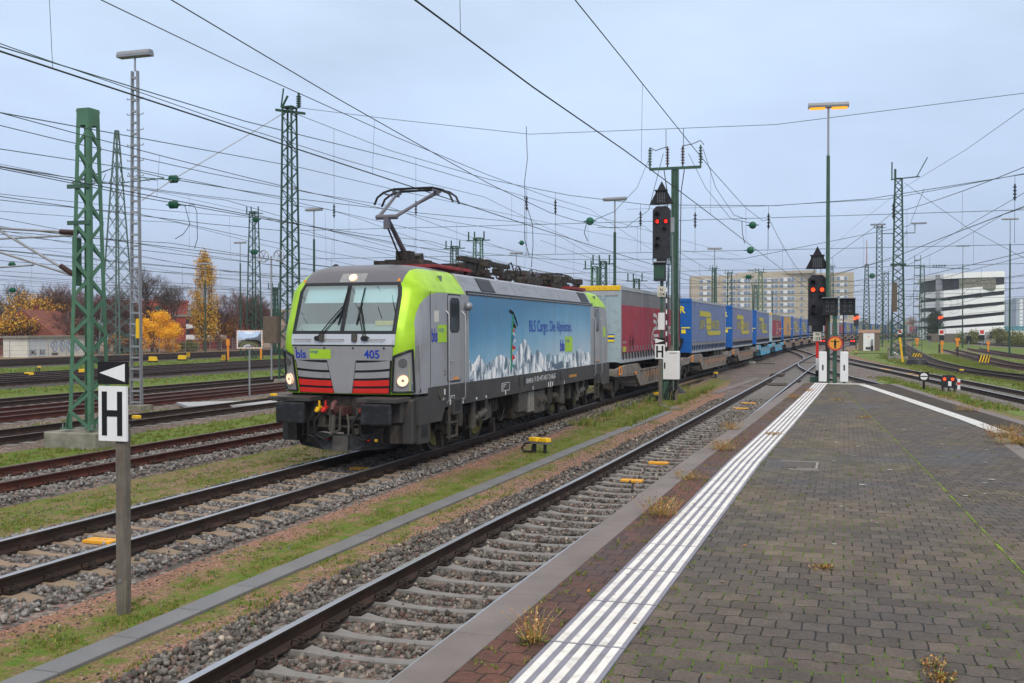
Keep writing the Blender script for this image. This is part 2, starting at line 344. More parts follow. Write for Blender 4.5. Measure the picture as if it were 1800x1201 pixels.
def track(label,pts,parts=0,stuffto=None,smat='sleeper',rusty=False,bed=True,bedw=(1.75,1.75),start=0,bedmat='ballast',clips=True,sp=.6,gauge=.75,bedz=-.215,dull=False):
    line=spline(pts); root=thing('railway_track',label,'railway track')
    if bed:
        b=MB(); l,r=bedw
        fr=frames(line)
        b.sheet([[(p.x+rt.x*x,p.y+rt.y*x,z) for x,z in ((-l-.55,-.262),(-l,bedz),(-.75,bedz),(.75,bedz),(r,bedz),(r+.55,-.262))] for p,d,rt in fr])
        tag(b.build('ballast_bed',M[bedmat],root),kind='stuff')
    for s in (-1,1):
        b=MB(); sweep(b,line,s*gauge,RAILP,0,(1,0,2),1); b.build('rail',[M['railrust' if rusty else 'railside'],M['railtopd' if rusty or dull else 'railtop']],root,True)
    # stations along the line
    L=[0]
    for i in range(1,len(line)): L.append(L[-1]+(line[i]-line[i-1]).length)
    def at(s):
        i=min(max(np.searchsorted(L,s)-1,0),len(line)-2); t=(s-L[i])/(L[i+1]-L[i]); return line[i].lerp(line[i+1],t),(line[i+1]-line[i]).normalized()
    key=smat
    s=start; k=0
    while k<parts and s<L[-1]:
        p,d=at(s); rz=math.atan2(-d.x,d.y)+random.uniform(-.01,.01)
        if key not in slm:
            o=SL.build('sleeper',M[smat],None); me=o.data
            c0=CL.build('rail_fastening',M['clip']) ; slm[key]=(o.data,c0.data); bpy.data.objects.remove(o); bpy.data.objects.remove(c0)
        o=bpy.data.objects.new('sleeper',slm[key][0]); sc.collection.objects.link(o); o.parent=root; o.location=(p.x,p.y,random.uniform(-.003,.003)); o.rotation_euler=(0,0,rz)
        if clips:
            for q in (-gauge,gauge):
                c=bpy.data.objects.new('rail_fastening',slm[key][1]); sc.collection.objects.link(c); c.parent=o; c.location=(q,0,0)
        s+=sp;k+=1
    if stuffto:
        b=MB(); s=max(s,start)
        while s<min(L[-1],stuffto):
            p,d=at(s); b.box(p.x,p.y,-.28,2.5,.24,.19,0,math.atan2(-d.x,d.y)); s+=sp
        if b.v: tag(b.build('distant_sleepers',M[smat],root),kind='stuff')
    return line
Tl=[(-9.4,-4),(-9.4,12),(-9.4,30),(-9.33,42),(-9.1,56),(-8.7,73),(-8.45,90),(-8.25,110),(-8.1,124),(-7.85,141),(-7.45,158),(-6.9,175),(-5.7,200),(-3.6,230),(-.7,265),(2.8,300),(8,340),(15,380),(23.5,420),(34,460),(46,500),(60,540)]
Al=[(-4,-3),(-4,8),(-3.93,13),(-3.76,18),(-3.57,29),(-3.4,42),(-3.1,64),(-2.88,80),(-2.6,100),(-1.8,140),(-.5,180),(1.6,220),(4.8,260),(8.8,300),(14.2,340),(21.5,380),(30,420),(41,460)]
Tline=track('track with brown sleepers under the freight train',Tl,100,None,'sleeperb',start=11,bedw=(1.3,1.25))
tag(bpy.data.objects['ballast_bed'],None)
track('near track with concrete sleepers along the platform edge',Al,100,230,'sleeper',start=5.5,sp=.56,bedw=(1.25,1.5),bedz=-.226)
track('first rusty track left of the train track',[(-14.75,-2),(-14.75,60),(-14.3,130),(-12,200)],60,None,'sleeper',rusty=True,start=10,bedz=-.2,bedw=(1.3,1.2),dull=True)
for k,(x,lab) in enumerate([(-20.6,'dark rail track between the green mast and the ladder lamp mast'),(-25.2,'pair of rusty rails behind the ladder lamp mast'),(-30.2,'track between gravel and the narrow green strip'),(-41,'near track of the dense band beyond the narrow green strip'),(-44.4,'middle track of the dense band beyond the narrow green strip'),(-47.8,'far track of the dense band beside the wide grass strip'),(-62,'first track beyond the wide grass strip'),(-66,'second track beyond the wide grass strip'),(-70.5,'last track before the fence')]):
    track(lab,[(x,-4),(x,60),(x,120),(x,230)],0,120 if k>4 else 60,'sleeperd' if k>2 else 'sleeper',rusty=k in(1,),start=8+k*4,bedmat='ballastbr' if k<2 else ('ballastwet' if k>2 else 'ballast'),bedz=-.2,dull=True,bedw=(1.3,1.3) if k<3 else (1.75,1.75))
track('extra rusty siding rail pair interlaced behind the ladder mast',[(-26.6,-4),(-26.6,20),(-26.2,45),(-25.6,80)],0,None,rusty=True,bed=False,gauge=.75)
track('slanted connecting track crossing the dense band',[(-42.9,0),(-42.6,40),(-41.6,70),(-41,100)],0,None,bed=False,dull=True)
track('second slanted connecting track crossing the dense band',[(-46.3,0),(-46,50),(-44.8,90),(-44.4,120)],0,None,bed=False,dull=True)
# right-hand tracks
track('single curved track along the right platform side',[(7.2,0),(6.6,10),(5.5,20),(4.45,28),(3.2,37.7),(1.96,47.6),(.4,56.5),(-1.0,65),(-2.3,76),(-2.85,86)],60,None,start=14,bedw=(1.5,1.5))
track('double-railed track curving right behind the dwarf signal',[(12.6,8),(10.6,20),(8.6,34),(7.0,45.6),(4.2,66),(1.9,82),(-.1,98),(-1.6,114),(-2.2,128)],100,None,start=18,sp=.6,bedw=(1.35,1.3))
track('turnout track running past the striped blocks',[(22,28),(16.5,40),(12.6,52),(9.8,65),(7.9,76),(7.0,93),(7.2,112),(9,172),(12,240),(20,320)],0,160,'sleeperd',bedmat='ballastbr',start=10,dull=True,bedw=(1.2,1.2))
track('siding ending near the small white stop boards',[(20,52),(15.6,64),(13.2,78),(12.3,90),(13.0,124),(13.4,150)],0,80,'sleeperd',bedmat='ballastbr',rusty=True,bedw=(1.15,1.15))
track('siding beside the tall grey lamp pole',[(26,75),(20.5,90),(17.3,112),(17.2,140),(17.5,160)],0,80,'sleeperd',bedmat='ballastbr',rusty=True,bedw=(1.15,1.15))
track('near line of the far right main tracks',[(60,115),(43,130),(33,150),(27,180),(24,220),(27,300),(42,390)],0,None,'sleeperd',bedmat='ballast',dull=True)
track('far line of the far right main tracks',[(70,128),(50,141),(38.5,160),(32,190),(29,230),(32,300),(47,390)],0,None,'sleeperd',bedmat='ballast',dull=True)
track('outermost line of the far right main tracks',[(80,142),(58,153),(44,171),(37,200),(33.5,240),(36,300),(51,385)],0,None,'sleeperd',bedmat='ballastwet')
track('crossover from the train track to the near track',[(-8.05,165),(-7.4,150),(-6.1,136),(-4.4,120),(-3.2,106),(-2.8,97)],0,None,bed=False)
# switch panels, frog details
b=MB()
for x,y,l in((-3.4,55,2.2),(-3.0,92,2.0)): b.box(x,y,-.19,1.1,l,.05,0,.02)
b.box(-3.9,64.5,-.10,.75,2.6,.14,0,.0); tag(b.build('switch_cover',M['sleeperd']),'dark cover plates between the rails of the turnout','cover plate')
# grey ballast field beyond the near strip
def patch(name,poly,m,z=-.246,label=None,kind='structure'):
    b=MB(); b.add([(x,y,z) for x,y in poly],[tuple(range(len(poly)))]); return tag(b.build(name,M[m]),label,kind=kind)
patch('gravel',[(-7,60),(-6.2,60),(-5.0,45),(-2,44),(.5,44),(.6,56),(2.6,62),(2.4,70),(.2,90),(-1.0,110),(-.6,140),(1.6,200),(10,300),(-2,300),(-8,200),(-8.3,120)],'ballast',label='grey gravel between the train track and the turnout')
# ================= loose stones =================
def ico():
    t=(1+5**.5)/2; v=np.array([(-1,t,0),(1,t,0),(-1,-t,0),(1,-t,0),(0,-1,t),(0,1,t),(0,-1,-t),(0,1,-t),(t,0,-1),(t,0,1),(-t,0,-1),(-t,0,1)],float)/1.9
    f=np.array([(0,11,5),(0,5,1),(0,1,7),(0,7,10),(0,10,11),(1,5,9),(5,11,4),(11,10,2),(10,7,6),(7,1,8),(3,9,4),(3,4,2),(3,2,6),(3,6,8),(3,8,9),(4,9,5),(2,4,11),(6,2,10),(8,6,7),(9,8,1)]); return v,f
rng=np.random.default_rng(3)
IV,IF=ico()
def mesh_np(name,V,Fa,m,per=3):
    me=bpy.data.meshes.new(name); me.vertices.add(len(V)); me.vertices.foreach_set('co',V.astype(np.float32).ravel())
    nf=len(Fa); me.loops.add(nf*per); me.loops.foreach_set('vertex_index',Fa.astype(np.int32).ravel()); me.polygons.add(nf)
    me.polygons.foreach_set('loop_start',np.arange(0,nf*per,per,dtype=np.int32)); me.update(calc_edges=True); me.materials.append(m)
    o=bpy.data.objects.new(name,me); sc.collection.objects.link(o); return o
def stones(pos,rad,m,name='ballast_stones',label=None):
    n=len(pos); V=IV[None]*(1+rng.normal(0,.22,(n,12,1)))
    V=V*rng.uniform(.6,1.25,(n,1,3)); a=rng.uniform(0,2*PI,n); bb_=rng.uniform(-.9,.9,n)
    ca,sa,cb,sb=np.cos(a),np.sin(a),np.cos(bb_),np.sin(bb_)
    x=V[...,0]*ca[:,None]-V[...,1]*sa[:,None]; y=V[...,0]*sa[:,None]+V[...,1]*ca[:,None]; z=V[...,2]
    y2=y*cb[:,None]-z*sb[:,None]; z2=y*sb[:,None]+z*cb[:,None]
    V=np.stack([x,y2,z2],-1)*rad[:,None,None]+pos[:,None,:]
    Fa=(IF[None]+12*np.arange(n)[:,None,None]).reshape(-1,3)
    return tag(mesh_np(name,V.reshape(-1,3),Fa,m),label,kind='stuff')
def along(line,s0,s1,x0,x1,dens,start,exclude=True,zc=-.212,over=.05,sp=.56,rmin=.016,rmax=.038):
    fr=frames(line); P=np.array([[p.x,p.y] for p,_,_ in fr]); D=np.array([[d.x,d.y] for _,d,_ in fr])
    L=np.concatenate([[0],np.cumsum(np.linalg.norm(np.diff(P,axis=0),axis=1))])
    n=int((s1-s0)*(x1-x0)*dens); s=rng.uniform(s0,s1,n); x=rng.uniform(x0,x1,n)
    keep=np.ones(n,bool)
    if exclude:
        ph=((s-start)%sp); ph=np.minimum(ph,sp-ph); keep&=~((ph<.135)&(np.abs(x)<1.28)&(rng.random(n)>over))
        keep&=~((np.abs(np.abs(x)-.75)<.10)&(rng.random(n)>.1))
    s=s[keep];x=x[keep]
    px=np.interp(s,L,P[:,0]);py=np.interp(s,L,P[:,1]);dx=np.interp(s,L,D[:,0]);dy=np.interp(s,L,D[:,1])
    rad=rng.uniform(rmin,rmax,len(s))
    edge=np.clip((np.abs(x)-1.5)*.06,0,.05)
    z=zc-edge+rng.uniform(-.012,.02,len(s))
    return np.stack([px+dy*x,py-dx*x,z],-1),rad
Aline=spline(Al); Cline=spline([(-14.75,-2),(-14.75,60)])
pa,ra=along(Aline,7,20,-1.75,1.55,430,5.5,zc=-.224); pb,rb=along(Aline,20,46,-1.7,1.5,160,5.5,rmin=.025,rmax=.045,zc=-.224)
pc,rc=along(Aline,7,40,-1.25,-1.0,300,5.5,zc=-.215,over=.9); pa=np.vstack([pa,pc]); ra=np.hstack([ra,rc])
tag(stones(np.vstack([pa,pb]),np.hstack([ra,rb]),M['stones'],'ballast_stones'),'reddish grey ballast stones around the near track sleepers')
pa,ra=along(Tline,10,26,-1.65,1.55,300,11,sp=.6); pb,rb=along(Tline,26,55,-1.6,1.5,120,11,sp=.6,rmin=.026,rmax=.045)
tag(stones(np.vstack([pa,pb]),np.hstack([ra,rb]),M['stones2'],'ballast_stones'),'grey ballast stones around the train track sleepers')
pa,ra=along(Cline,10,36,-1.6,1.6,110,10,over=.7,sp=.6,zc=-.19,rmin=.02,rmax=.042)
tag(stones(pa,ra,M['stones2'],'ballast_stones'),'grey ballast stones around the rusty track')
# scattered pebbles in the gravel strips
n=9000; P=np.stack([rng.choice([-7.55,-5.7,-12.2],n)+rng.normal(0,.32,n),rng.uniform(4,32,n),np.full(n,-.247)],-1)
tag(stones(P,rng.uniform(.006,.016,n),M['stones'],'loose_pebbles'),'loose pebbles scattered on the gravel strips')
# ================= grass =================
def blades(C,name,label,m='blades',h=(.02,.06),w=.006,per=7,spread=.045,lean=.6):
    n=len(C)*per; c=np.repeat(C,per,0); a=rng.uniform(0,2*PI,n); r=rng.uniform(0,spread,n)
    base=c+np.stack([np.cos(a)*r,np.sin(a)*r,np.zeros(n)],-1); hh=rng.uniform(*h,n); le=rng.uniform(0,lean,n); a2=rng.uniform(0,2*PI,n)
    tip=base+np.stack([np.cos(a2)*hh*le,np.sin(a2)*hh*le,hh],-1); a3=rng.uniform(0,2*PI,n); ww=w*rng.uniform(.6,1.6,n)
    side=np.stack([np.cos(a3)*ww,np.sin(a3)*ww,np.zeros(n)],-1)
    V=np.stack([base-side,base+side,tip],1).reshape(-1,3); Fa=np.arange(n*3).reshape(-1,3)
    return tag(mesh_np(name,V,Fa,M[m]),label,kind='stuff')
def clumps(n,xs,y0,y1,thr,z=-.25,sc_=1.1):
    out=[]
    while len(out)<n:
        x=random.choice(xs); x=random.gauss(x[0],x[1]); y=y0+(y1-y0)*random.random()**1.5
        if noise.noise((x*sc_*2,y*sc_,3))+random.random()*.25>thr: out.append((x,y,z))
    return np.array(out)
blades(clumps(4200,[(-6.85,.28)],5,48,.16,sc_=1.6),'grass','low grass tufts along the concrete trough',h=(.008,.035),w=.006,spread=.05)
blades(clumps(4200,[(-12.2,.7),(-11.6,.4)],9,50,.10),'grass','low grass tufts left of the train track',h=(.01,.04),w=.008,spread=.06)
blades(clumps(900,[(-5.85,.25)],5,48,.2),'grass','sparse tufts on the tan gravel strip')
blades(clumps(4500,[(-17.6,.6),(-18.2,.7),(-22.8,.6)],10,60,.05),'grass','low grass around the mast foundations',h=(.03,.09),w=.012)
blades(clumps(5200,[(-54,2.6),(-56,2),(-37,1.1)],25,170,-.3),'grass','bright green grass strips between the far tracks',h=(.05,.12),w=.03,spread=.2)
blades(clumps(5000,[(9.5,.5),(5.8,1.0),(10.5,1.4),(15,1.5)],48,130,-.1),'grass','grass between the right-hand tracks',h=(.04,.10),w=.02,spread=.15)
blades(clumps(500,[(-7.6,.25),(-6.2,.1)],30,52,.0),'grass','taller green weeds beside the signal cabinet',h=(.08,.26),w=.012,spread=.12)

gm=mat('lush grass ground',(.10,.19,.018),.9,0,.5,6,.02,18,dirt=(.19,.15,.075),damt=.62,dscale=2.2)
def gpatch(poly,label):
    b=MB(); Pz=[]
    for (a,c),(d,e) in zip(poly,poly[1:]+poly[:1]):
        for k in range(6): u=k/6; Pz.append((a+(d-a)*u+random.uniform(-.12,.12),c+(e-c)*u+random.uniform(-.3,.3),-.242))
    b.add(Pz,[tuple(range(len(Pz)))]); tag(b.build('grass',gm),label,kind='stuff')
gpatch([(1.6,60),(2.6,57),(5.0,43),(5.9,36),(6.5,37),(5.4,46),(3.2,62),(2.2,66)],'green strip between the platform side track and the double-railed track')
gpatch([(3.2,92),(6.2,70),(7.6,60),(9.4,48),(11,48),(8.7,62),(6.6,76),(5.6,92),(5.5,112),(7.2,172),(4.5,172),(1,150),(.4,128)],'green grass around the tall mast and hut')
gpatch([(9,72),(12,60),(12.3,66),(10.8,76),(11.2,90),(11.5,124),(11.8,180),(10,180),(8.5,120),(8.3,92)],'green grass between the two sidings')
gpatch([(14.6,95),(16,97),(15.6,112),(15.5,150),(14.6,150),(14.2,120)],'green grass left of the tall lamp siding')
C=[];
for i in range(5200):
    y=random.uniform(40,125); x=random.choice((np.interp(y,[40,62,76,92,112,172],[7.4+3,8.6,5.9,5,4.2,6]),np.interp(y,[40,57,66],[5.6,3.2,2.0]) if y<66 else 10.2,np.interp(y,[60,76,90,124],[11.6,10,10,10.4])))+random.gauss(0,.45); C.append((x,y,-.245))
blades(np.array(C),'grass','taller grass between the right-hand tracks',h=(.05,.14),w=.02,spread=.16)

b=MB(); fr=frames(Tline); fr=[f for f in fr if 24<f[0].y<60]
b.sheet([[(p.x+rt.x*x,p.y+rt.y*x,z) for x,z in ((.98,-.206),(1.25,-.207),(1.5+.12*math.sin(p.y*1.7),-.224))] for p,d,rt in fr]); tag(b.build('oily_mud',mat('brown oily mud',(.055,.036,.018),.30,0,.5,5,.01,14,dirt=(.02,.017,.015),damt=.5,dscale=5,spec=.5)),'brown wet mud beside the rail under the train',kind='stuff')
b=MB(); random.seed(31)
for i in range(420):
    k=random.random(); y=5+30*random.random()**1.4; x=random.uniform(-7.8,-4.9) if k<.45 else (random.uniform(-2.2,3.2) if k<.75 else random.uniform(-13,-10.8)); z=.766 if k>=.45 and k<.75 else -.238
    a=random.uniform(0,6.28); s_=random.uniform(.012,.03); u=Vector((math.cos(a),math.sin(a),random.uniform(-.2,.4)))*s_; v=Vector((-math.sin(a),math.cos(a),random.uniform(-.1,.3)))*s_*.6; q=Vector((x,y,z+.006)); b.add([q-u,q+v,q+u,q-v],[(0,1,2,3)])
tag(b.build('leaf_litter',stone_mat('fallen leaves',[(0,(.20,.07,.02)),(.5,(.40,.17,.03)),(1,(.12,.06,.03))])),'small fallen leaves scattered on the gravel and platform',kind='stuff')
# ================= platform =================
PZ=.76
def interp(tab,y):
    for (y0,x0),(y1,x1) in zip(tab,tab[1:]):
        if y<=y1: return x0+(x1-x0)*(y-y0)/(y1-y0)
    return tab[-1][1]
EL=[(-6,-2.32),(5,-2.32),(8.6,-2.27),(14.8,-2.20),(21,-2.03),(30,-1.80),(38,-1.62)]
ER=[(-6,6.2),(5,5.6),(10,4.9),(17,4.25),(22,3.75),(29.6,2.75),(38,1.75)]
WL=[(-6,5.3),(18,2.95),(20.3,2.66),(23.5,2.32),(29.6,1.5),(37.8,.36)]
yst=[-6,0,3,5,8,11,14.8,18,21,25,29.6,34,37.9]
def paver_mat(name,c1,c2,mortar,bw=.163,rh=.198,moss=.5,rot=0,damp=.3,mosscol=(.10,.175,.012)):
    m=bpy.data.materials.new(name); m.use_nodes=True; t=m.node_tree; L=t.links.new; b=t.nodes['Principled BSDF']; b.inputs['Specular IOR Level'].default_value=.10
    tc=N(t,'ShaderNodeTexCoord').outputs['Object']
    mp=N(t,'ShaderNodeMapping',inp={2:(0,0,rot)}); L(tc,mp.inputs[0]); tc2=mp.outputs[0]
    sp=N(t,'ShaderNodeSeparateXYZ'); L(tc2,sp.inputs[0])
    def wave(src,freq,amp):
        a=N(t,'ShaderNodeMath',operation='MULTIPLY',inp={1:freq}); L(src,a.inputs[0]); s=N(t,'ShaderNodeMath',operation='SINE'); L(a.outputs[0],s.inputs[0])
        q=N(t,'ShaderNodeMath',operation='MULTIPLY',inp={1:amp}); L(s.outputs[0],q.inputs[0]); return q.outputs[0]
    wy=wave(sp.outputs[0],2*PI/(bw/2)*.5,.011)
    wx=wave(sp.outputs[1],2*PI/rh*.5,.006)
    ax=N(t,'ShaderNodeMath',operation='ADD'); L(sp.outputs[0],ax.inputs[0]); L(wx,ax.inputs[1])
    ay=N(t,'ShaderNodeMath',operation='ADD'); L(sp.outputs[1],ay.inputs[0]); L(wy,ay.inputs[1])
    cb=N(t,'ShaderNodeCombineXYZ'); L(ax.outputs[0],cb.inputs[0]); L(ay.outputs[0],cb.inputs[1])
    nd=N(t,'ShaderNodeTexNoise',inp={2:9,3:3.0}); L(tc,nd.inputs[0]); dd=N(t,'ShaderNodeVectorMath',operation='MULTIPLY_ADD'); L(nd.outputs['Color'],dd.inputs[0]); dd.inputs[1].default_value=(.016,.016,0); L(cb.outputs[0],dd.inputs[2])
    br=N(t,'ShaderNodeTexBrick'); br.offset=.5; br.inputs['Scale'].default_value=1; br.inputs['Brick Width'].default_value=bw; br.inputs['Row Height'].default_value=rh
    br.inputs['Mortar Size'].default_value=.0065; br.inputs['Mortar Smooth'].default_value=.45; br.inputs['Bias'].default_value=0
    br.inputs['Color1'].default_value=(*c1,1); br.inputs['Color2'].default_value=(*c2,1); br.inputs['Mortar'].default_value=(*mortar,1); L(dd.outputs[0],br.inputs[0])
    # grain, damp
    n1=N(t,'ShaderNodeTexNoise',inp={2:.55,3:5.0,4:.6}); n2=N(t,'ShaderNodeTexNoise',inp={2:60,3:4.0,4:.7}); n3=N(t,'ShaderNodeTexNoise',inp={2:4.0,3:5.0})
    for n in(n1,n2,n3): L(tc,n.inputs[0])
    m1=N(t,'ShaderNodeMapRange',inp={1:.35,2:.65,3:1-damp,4:1.15}); L(n1.outputs[0],m1.inputs[0]); m2=N(t,'ShaderNodeMapRange',inp={1:.25,2:.75,3:.55,4:1.45}); L(n2.outputs[0],m2.inputs[0])
    m3=N(t,'ShaderNodeMapRange',inp={1:.3,2:.7,3:.84,4:1.14}); L(n3.outputs[0],m3.inputs[0])
    k=br.outputs[0]
    for mm in(m1,m2,m3):
        x=N(t,'ShaderNodeMix',data_type='RGBA',blend_type='MULTIPLY',inp={0:1.0}); L(k,x.inputs[6]); L(mm.outputs[0],x.inputs[7]); k=x.outputs[2]
    # moss in joints
    nm=N(t,'ShaderNodeTexNoise',inp={2:1.1,3:3.0}); L(tc,nm.inputs[0]); n4=N(t,'ShaderNodeTexNoise',inp={2:19,3:3.0}); L(tc,n4.inputs[0])
    s=N(t,'ShaderNodeMath',operation='ADD'); L(nm.outputs[0],s.inputs[0]); L(n4.outputs[0],s.inputs[1])
    mm=N(t,'ShaderNodeMapRange',inp={1:1.23-moss*.3,2:1.30-moss*.3,3:0.0,4:.9}); L(s.outputs[0],mm.inputs[0])
    mf=N(t,'ShaderNodeMath',operation='MULTIPLY'); L(mm.outputs[0],mf.inputs[0]); L(br.outputs['Fac'],mf.inputs[1])
    x=N(t,'ShaderNodeMix',data_type='RGBA'); L(mf.outputs[0],x.inputs[0]); L(k,x.inputs[6]); x.inputs[7].default_value=(*mosscol,1); L(x.outputs[2],b.inputs['Base Color'])
    rr=N(t,'ShaderNodeMapRange',inp={1:.35,2:.65,3:.42,4:.75}); L(n1.outputs[0],rr.inputs[0]); L(rr.outputs[0],b.inputs['Roughness'])
    h=N(t,'ShaderNodeMath',operation='MULTIPLY_ADD',inp={1:-1.0}); L(br.outputs['Fac'],h.inputs[0]); q=N(t,'ShaderNodeMath',operation='MULTIPLY',inp={1:.25}); L(n2.outputs[0],q.inputs[0]); L(q.outputs[0],h.inputs[2])
    bp=N(t,'ShaderNodeBump',inp={0:1.0}); bp.inputs['Distance'].default_value=.006; L(h.outputs[0],bp.inputs['Height']); L(bp.outputs[0],b.inputs['Normal'])
    return m
M['pave']=paver_mat('grey interlocking pavers',(.148,.119,.096),(.094,.077,.064),(.026,.021,.016),moss=.72,damp=.42)
M['pave2']=paver_mat('grey interlocking pavers turned',(.130,.105,.086),(.088,.073,.061),(.018,.015,.012),moss=.35,rot=R(-7.5),damp=.4)
M['brick']=paver_mat('red brown pavers',(.135,.064,.048),(.088,.052,.042),(.04,.032,.026),moss=.35,damp=.3)
M['kerb']=mat('platform edge stone',(.19,.165,.16),.8,0,.16,1.2,.004,70,dirt=(.13,.12,.11),damt=.4,dscale=1.6)
M['tact']=mat('grey tactile tile',(.235,.235,.285),.75,0,.15,3,dirt=(.13,.12,.11),damt=.2)
M['tactw']=mat('white tactile rib',(.74,.725,.69),.6,0,.09,3,dirt=(.33,.29,.25),damt=.30,dscale=9)
M['soil']=ballast_mat('dark grit with weeds',60,(.05,.04,.03),(.13,.115,.09))
plat=MB()
base=[(interp(EL,y),y) for y in yst]+[(interp(ER,y),y) for y in yst[::-1]]
plat.prism(base,lambda x,y,z:(x,y,z),-.3,PZ-.012)
po=plat.build('platform',mat('platform wall concrete',(.2,.185,.17),.85,0,.2,2)); tag(po,kind='structure')
def strip(name,fa,fb,z,m,y0=-6,y1=37.9,ystep=1.0,parent=po):
    ys_=list(np.arange(y0,y1,ystep))+[y1]; b=MB(); b.sheet([[(fa(y),y,z),(fb(y),y,z)] for y in ys_]); return b.build(name,M[m],parent)
eL=lambda y:interp(EL,y); wl=lambda y:interp(WL,y)
MO=[(-6,2.05),(8.8,1.34),(13.7,1.11),(20.2,.76),(33.4,-.03),(37.9,-.42)]
mo=lambda y:interp(MO,y)
strip('paved_surface',lambda y:eL(y)+1.07,mo,PZ,'pave'); strip('paved_surface',mo,lambda y:interp(ER,y)-.25,PZ-.004,'pave2')
strip('red_brick_band',lambda y:eL(y)+.26,lambda y:eL(y)+.59,PZ+.0,'brick')
strip('grit_band',lambda y:wl(y)+.30,lambda y:interp(ER,y)-.3,PZ+.002,'soil',20.3)
b=MB(); y=-6.0
while y<37.8:   # kerb stones with joints
    y2=min(y+1.0,37.9); q=.004
    for f,s in((eL,1),(lambda v:interp(ER,v)-.26,1)):
        P=[(f(y+q)-.02*(s),y+q),(f(y+q)+.26,y+q),(f(y2-q)+.26,y2-q),(f(y2-q)-.02*s,y2-q)]
        b.prism(P,lambda a,c,z:(a,c,z),PZ-.16,PZ+.006)
    y=y2
b.build('edge_stones',M['kerb'],po,bev=.006)
# tactile strip
tr=thing('tactile_strip','white ribbed grey tactile guide strip along the left platform edge','tactile strip',(0,0,0))
b=MB(); c=MB(); y=1.0
while y<37.2:
    y2=y+.985
    for yy0,yy1 in((y,y2),):
        P=[(eL(yy0)+.60,yy0),(eL(yy0)+1.065,yy0),(eL(yy1)+1.065,yy1),(eL(yy1)+.60,yy1)]; b.prism(P,lambda a,d,z:(a,d,z),PZ-.01,PZ+.006)
        for k in range(5):
            o0=.635+k*.089
            P=[(eL(yy0)+o0,yy0+.012),(eL(yy0)+o0+.047,yy0+.012),(eL(yy1)+o0+.047,yy1-.008),(eL(yy1)+o0,yy1-.008)]
            c.prism(P,lambda a,d,z:(a,d,z),PZ+.005,PZ+.0105)
    y+=1.0
b.build('grey_base_tiles',M['tact'],tr); c.build('white_ribs',M['tactw'],tr)
M['wornwhite']=mat('worn white pavement paint',(.70,.70,.69),.6,0,.06,5,dirt=(.22,.20,.18),damt=.16,dscale=5)
tr=thing('white_platform_line','broad white ribbed line along the right platform side','platform marking')
b=MB()
ys_=np.arange(20.3,37.5,.4)
for k in range(8):
    b2=MB(); o0=k*.036
    b.sheet([[(wl(y)+o0,y,PZ+.009),(wl(y)+o0+.030,y,PZ+.009)] for y in ys_])
c=MB(); c.sheet([[(wl(y)-.01,y,PZ+.005),(wl(y)+.30,y,PZ+.005)] for y in ys_])
c.build('grey_base_tiles',mat('pale worn tile',(.50,.50,.51),.7,0,.1,5),tr); b.build('white_ribs',M['wornwhite'],tr)
b=MB(); b.bb(eL(37.5)+.62,wl(37.6)+.3,37.45,37.75,PZ-.002,PZ+.0075); tag(b.build('platform_end_line',M['wornwhite']),'white line across the far end of the platform','platform marking')
b=MB(); b.bb(2.55,5.0,19.9,20.15,PZ-.1,PZ+.06); b.bb(2.5,2.75,16,20.0,PZ-.1,PZ+.0); tag(b.build('kerb_stone',M['kerb'],bev=.02),'dark kerb stone where the white line stops','kerb')
# moss seam
b=MB(); ys_=np.arange(6,36,.07); rows=[]
for y in ys_:
    n_=noise.noise((y*3,0,1))+.8*noise.noise((y*11,0,5)); w_=max(.0015,.007+.016*n_); rows.append([(mo(y)-w_,y,PZ+.004),(mo(y)+w_,y,PZ+.004)])
b.sheet(rows); tag(b.build('moss_seam',mat('bright moss',(.17,.26,.02),.9,0,.4,30,dirt=(.06,.06,.04),damt=.5,dscale=14)),'bright green moss line in the seam between the paved fields','moss',kind='stuff')
# lichen spots
b=MB(); random.seed(5)
for i in range(34):
    x=random.uniform(-.2,2.6);y=random.uniform(8,22); r=random.uniform(.015,.045)
    b.add([(x+r*random.uniform(.7,1.2)*math.cos(t*PI/4),y+r*.8*random.uniform(.7,1.2)*math.sin(t*PI/4),PZ+.004) for t in range(8)],[tuple(range(8))])
tag(b.build('pale_spots',mat('pale lichen',(.42,.43,.42),.8,0,.1,20)),'pale lichen and gum spots on the platform paving',kind='stuff')
# access cover
t=thing('access_cover','square access cover with pale frame set in the paving by the guide strip','access cover',(-.62,14.9,PZ))
b=MB()
for x0,x1,y0,y1 in((-.25,.27,.40,.43),(.0,.28,-.35,-.32),(-.1,.3,-.50,-.46),(.24,.27,-.3,.38)): b.bb(x0,x1,y0,y1,.0,.008)
b.build('frame',mat('pale concrete frame',(.27,.26,.25),.8,0,.1,9),t); b=MB(); b.bb(-.2,.2,-.28,.36,0,.0055); b.build('lid',mat('dark lid',(.10,.085,.08),.8,0,.2,9),t)
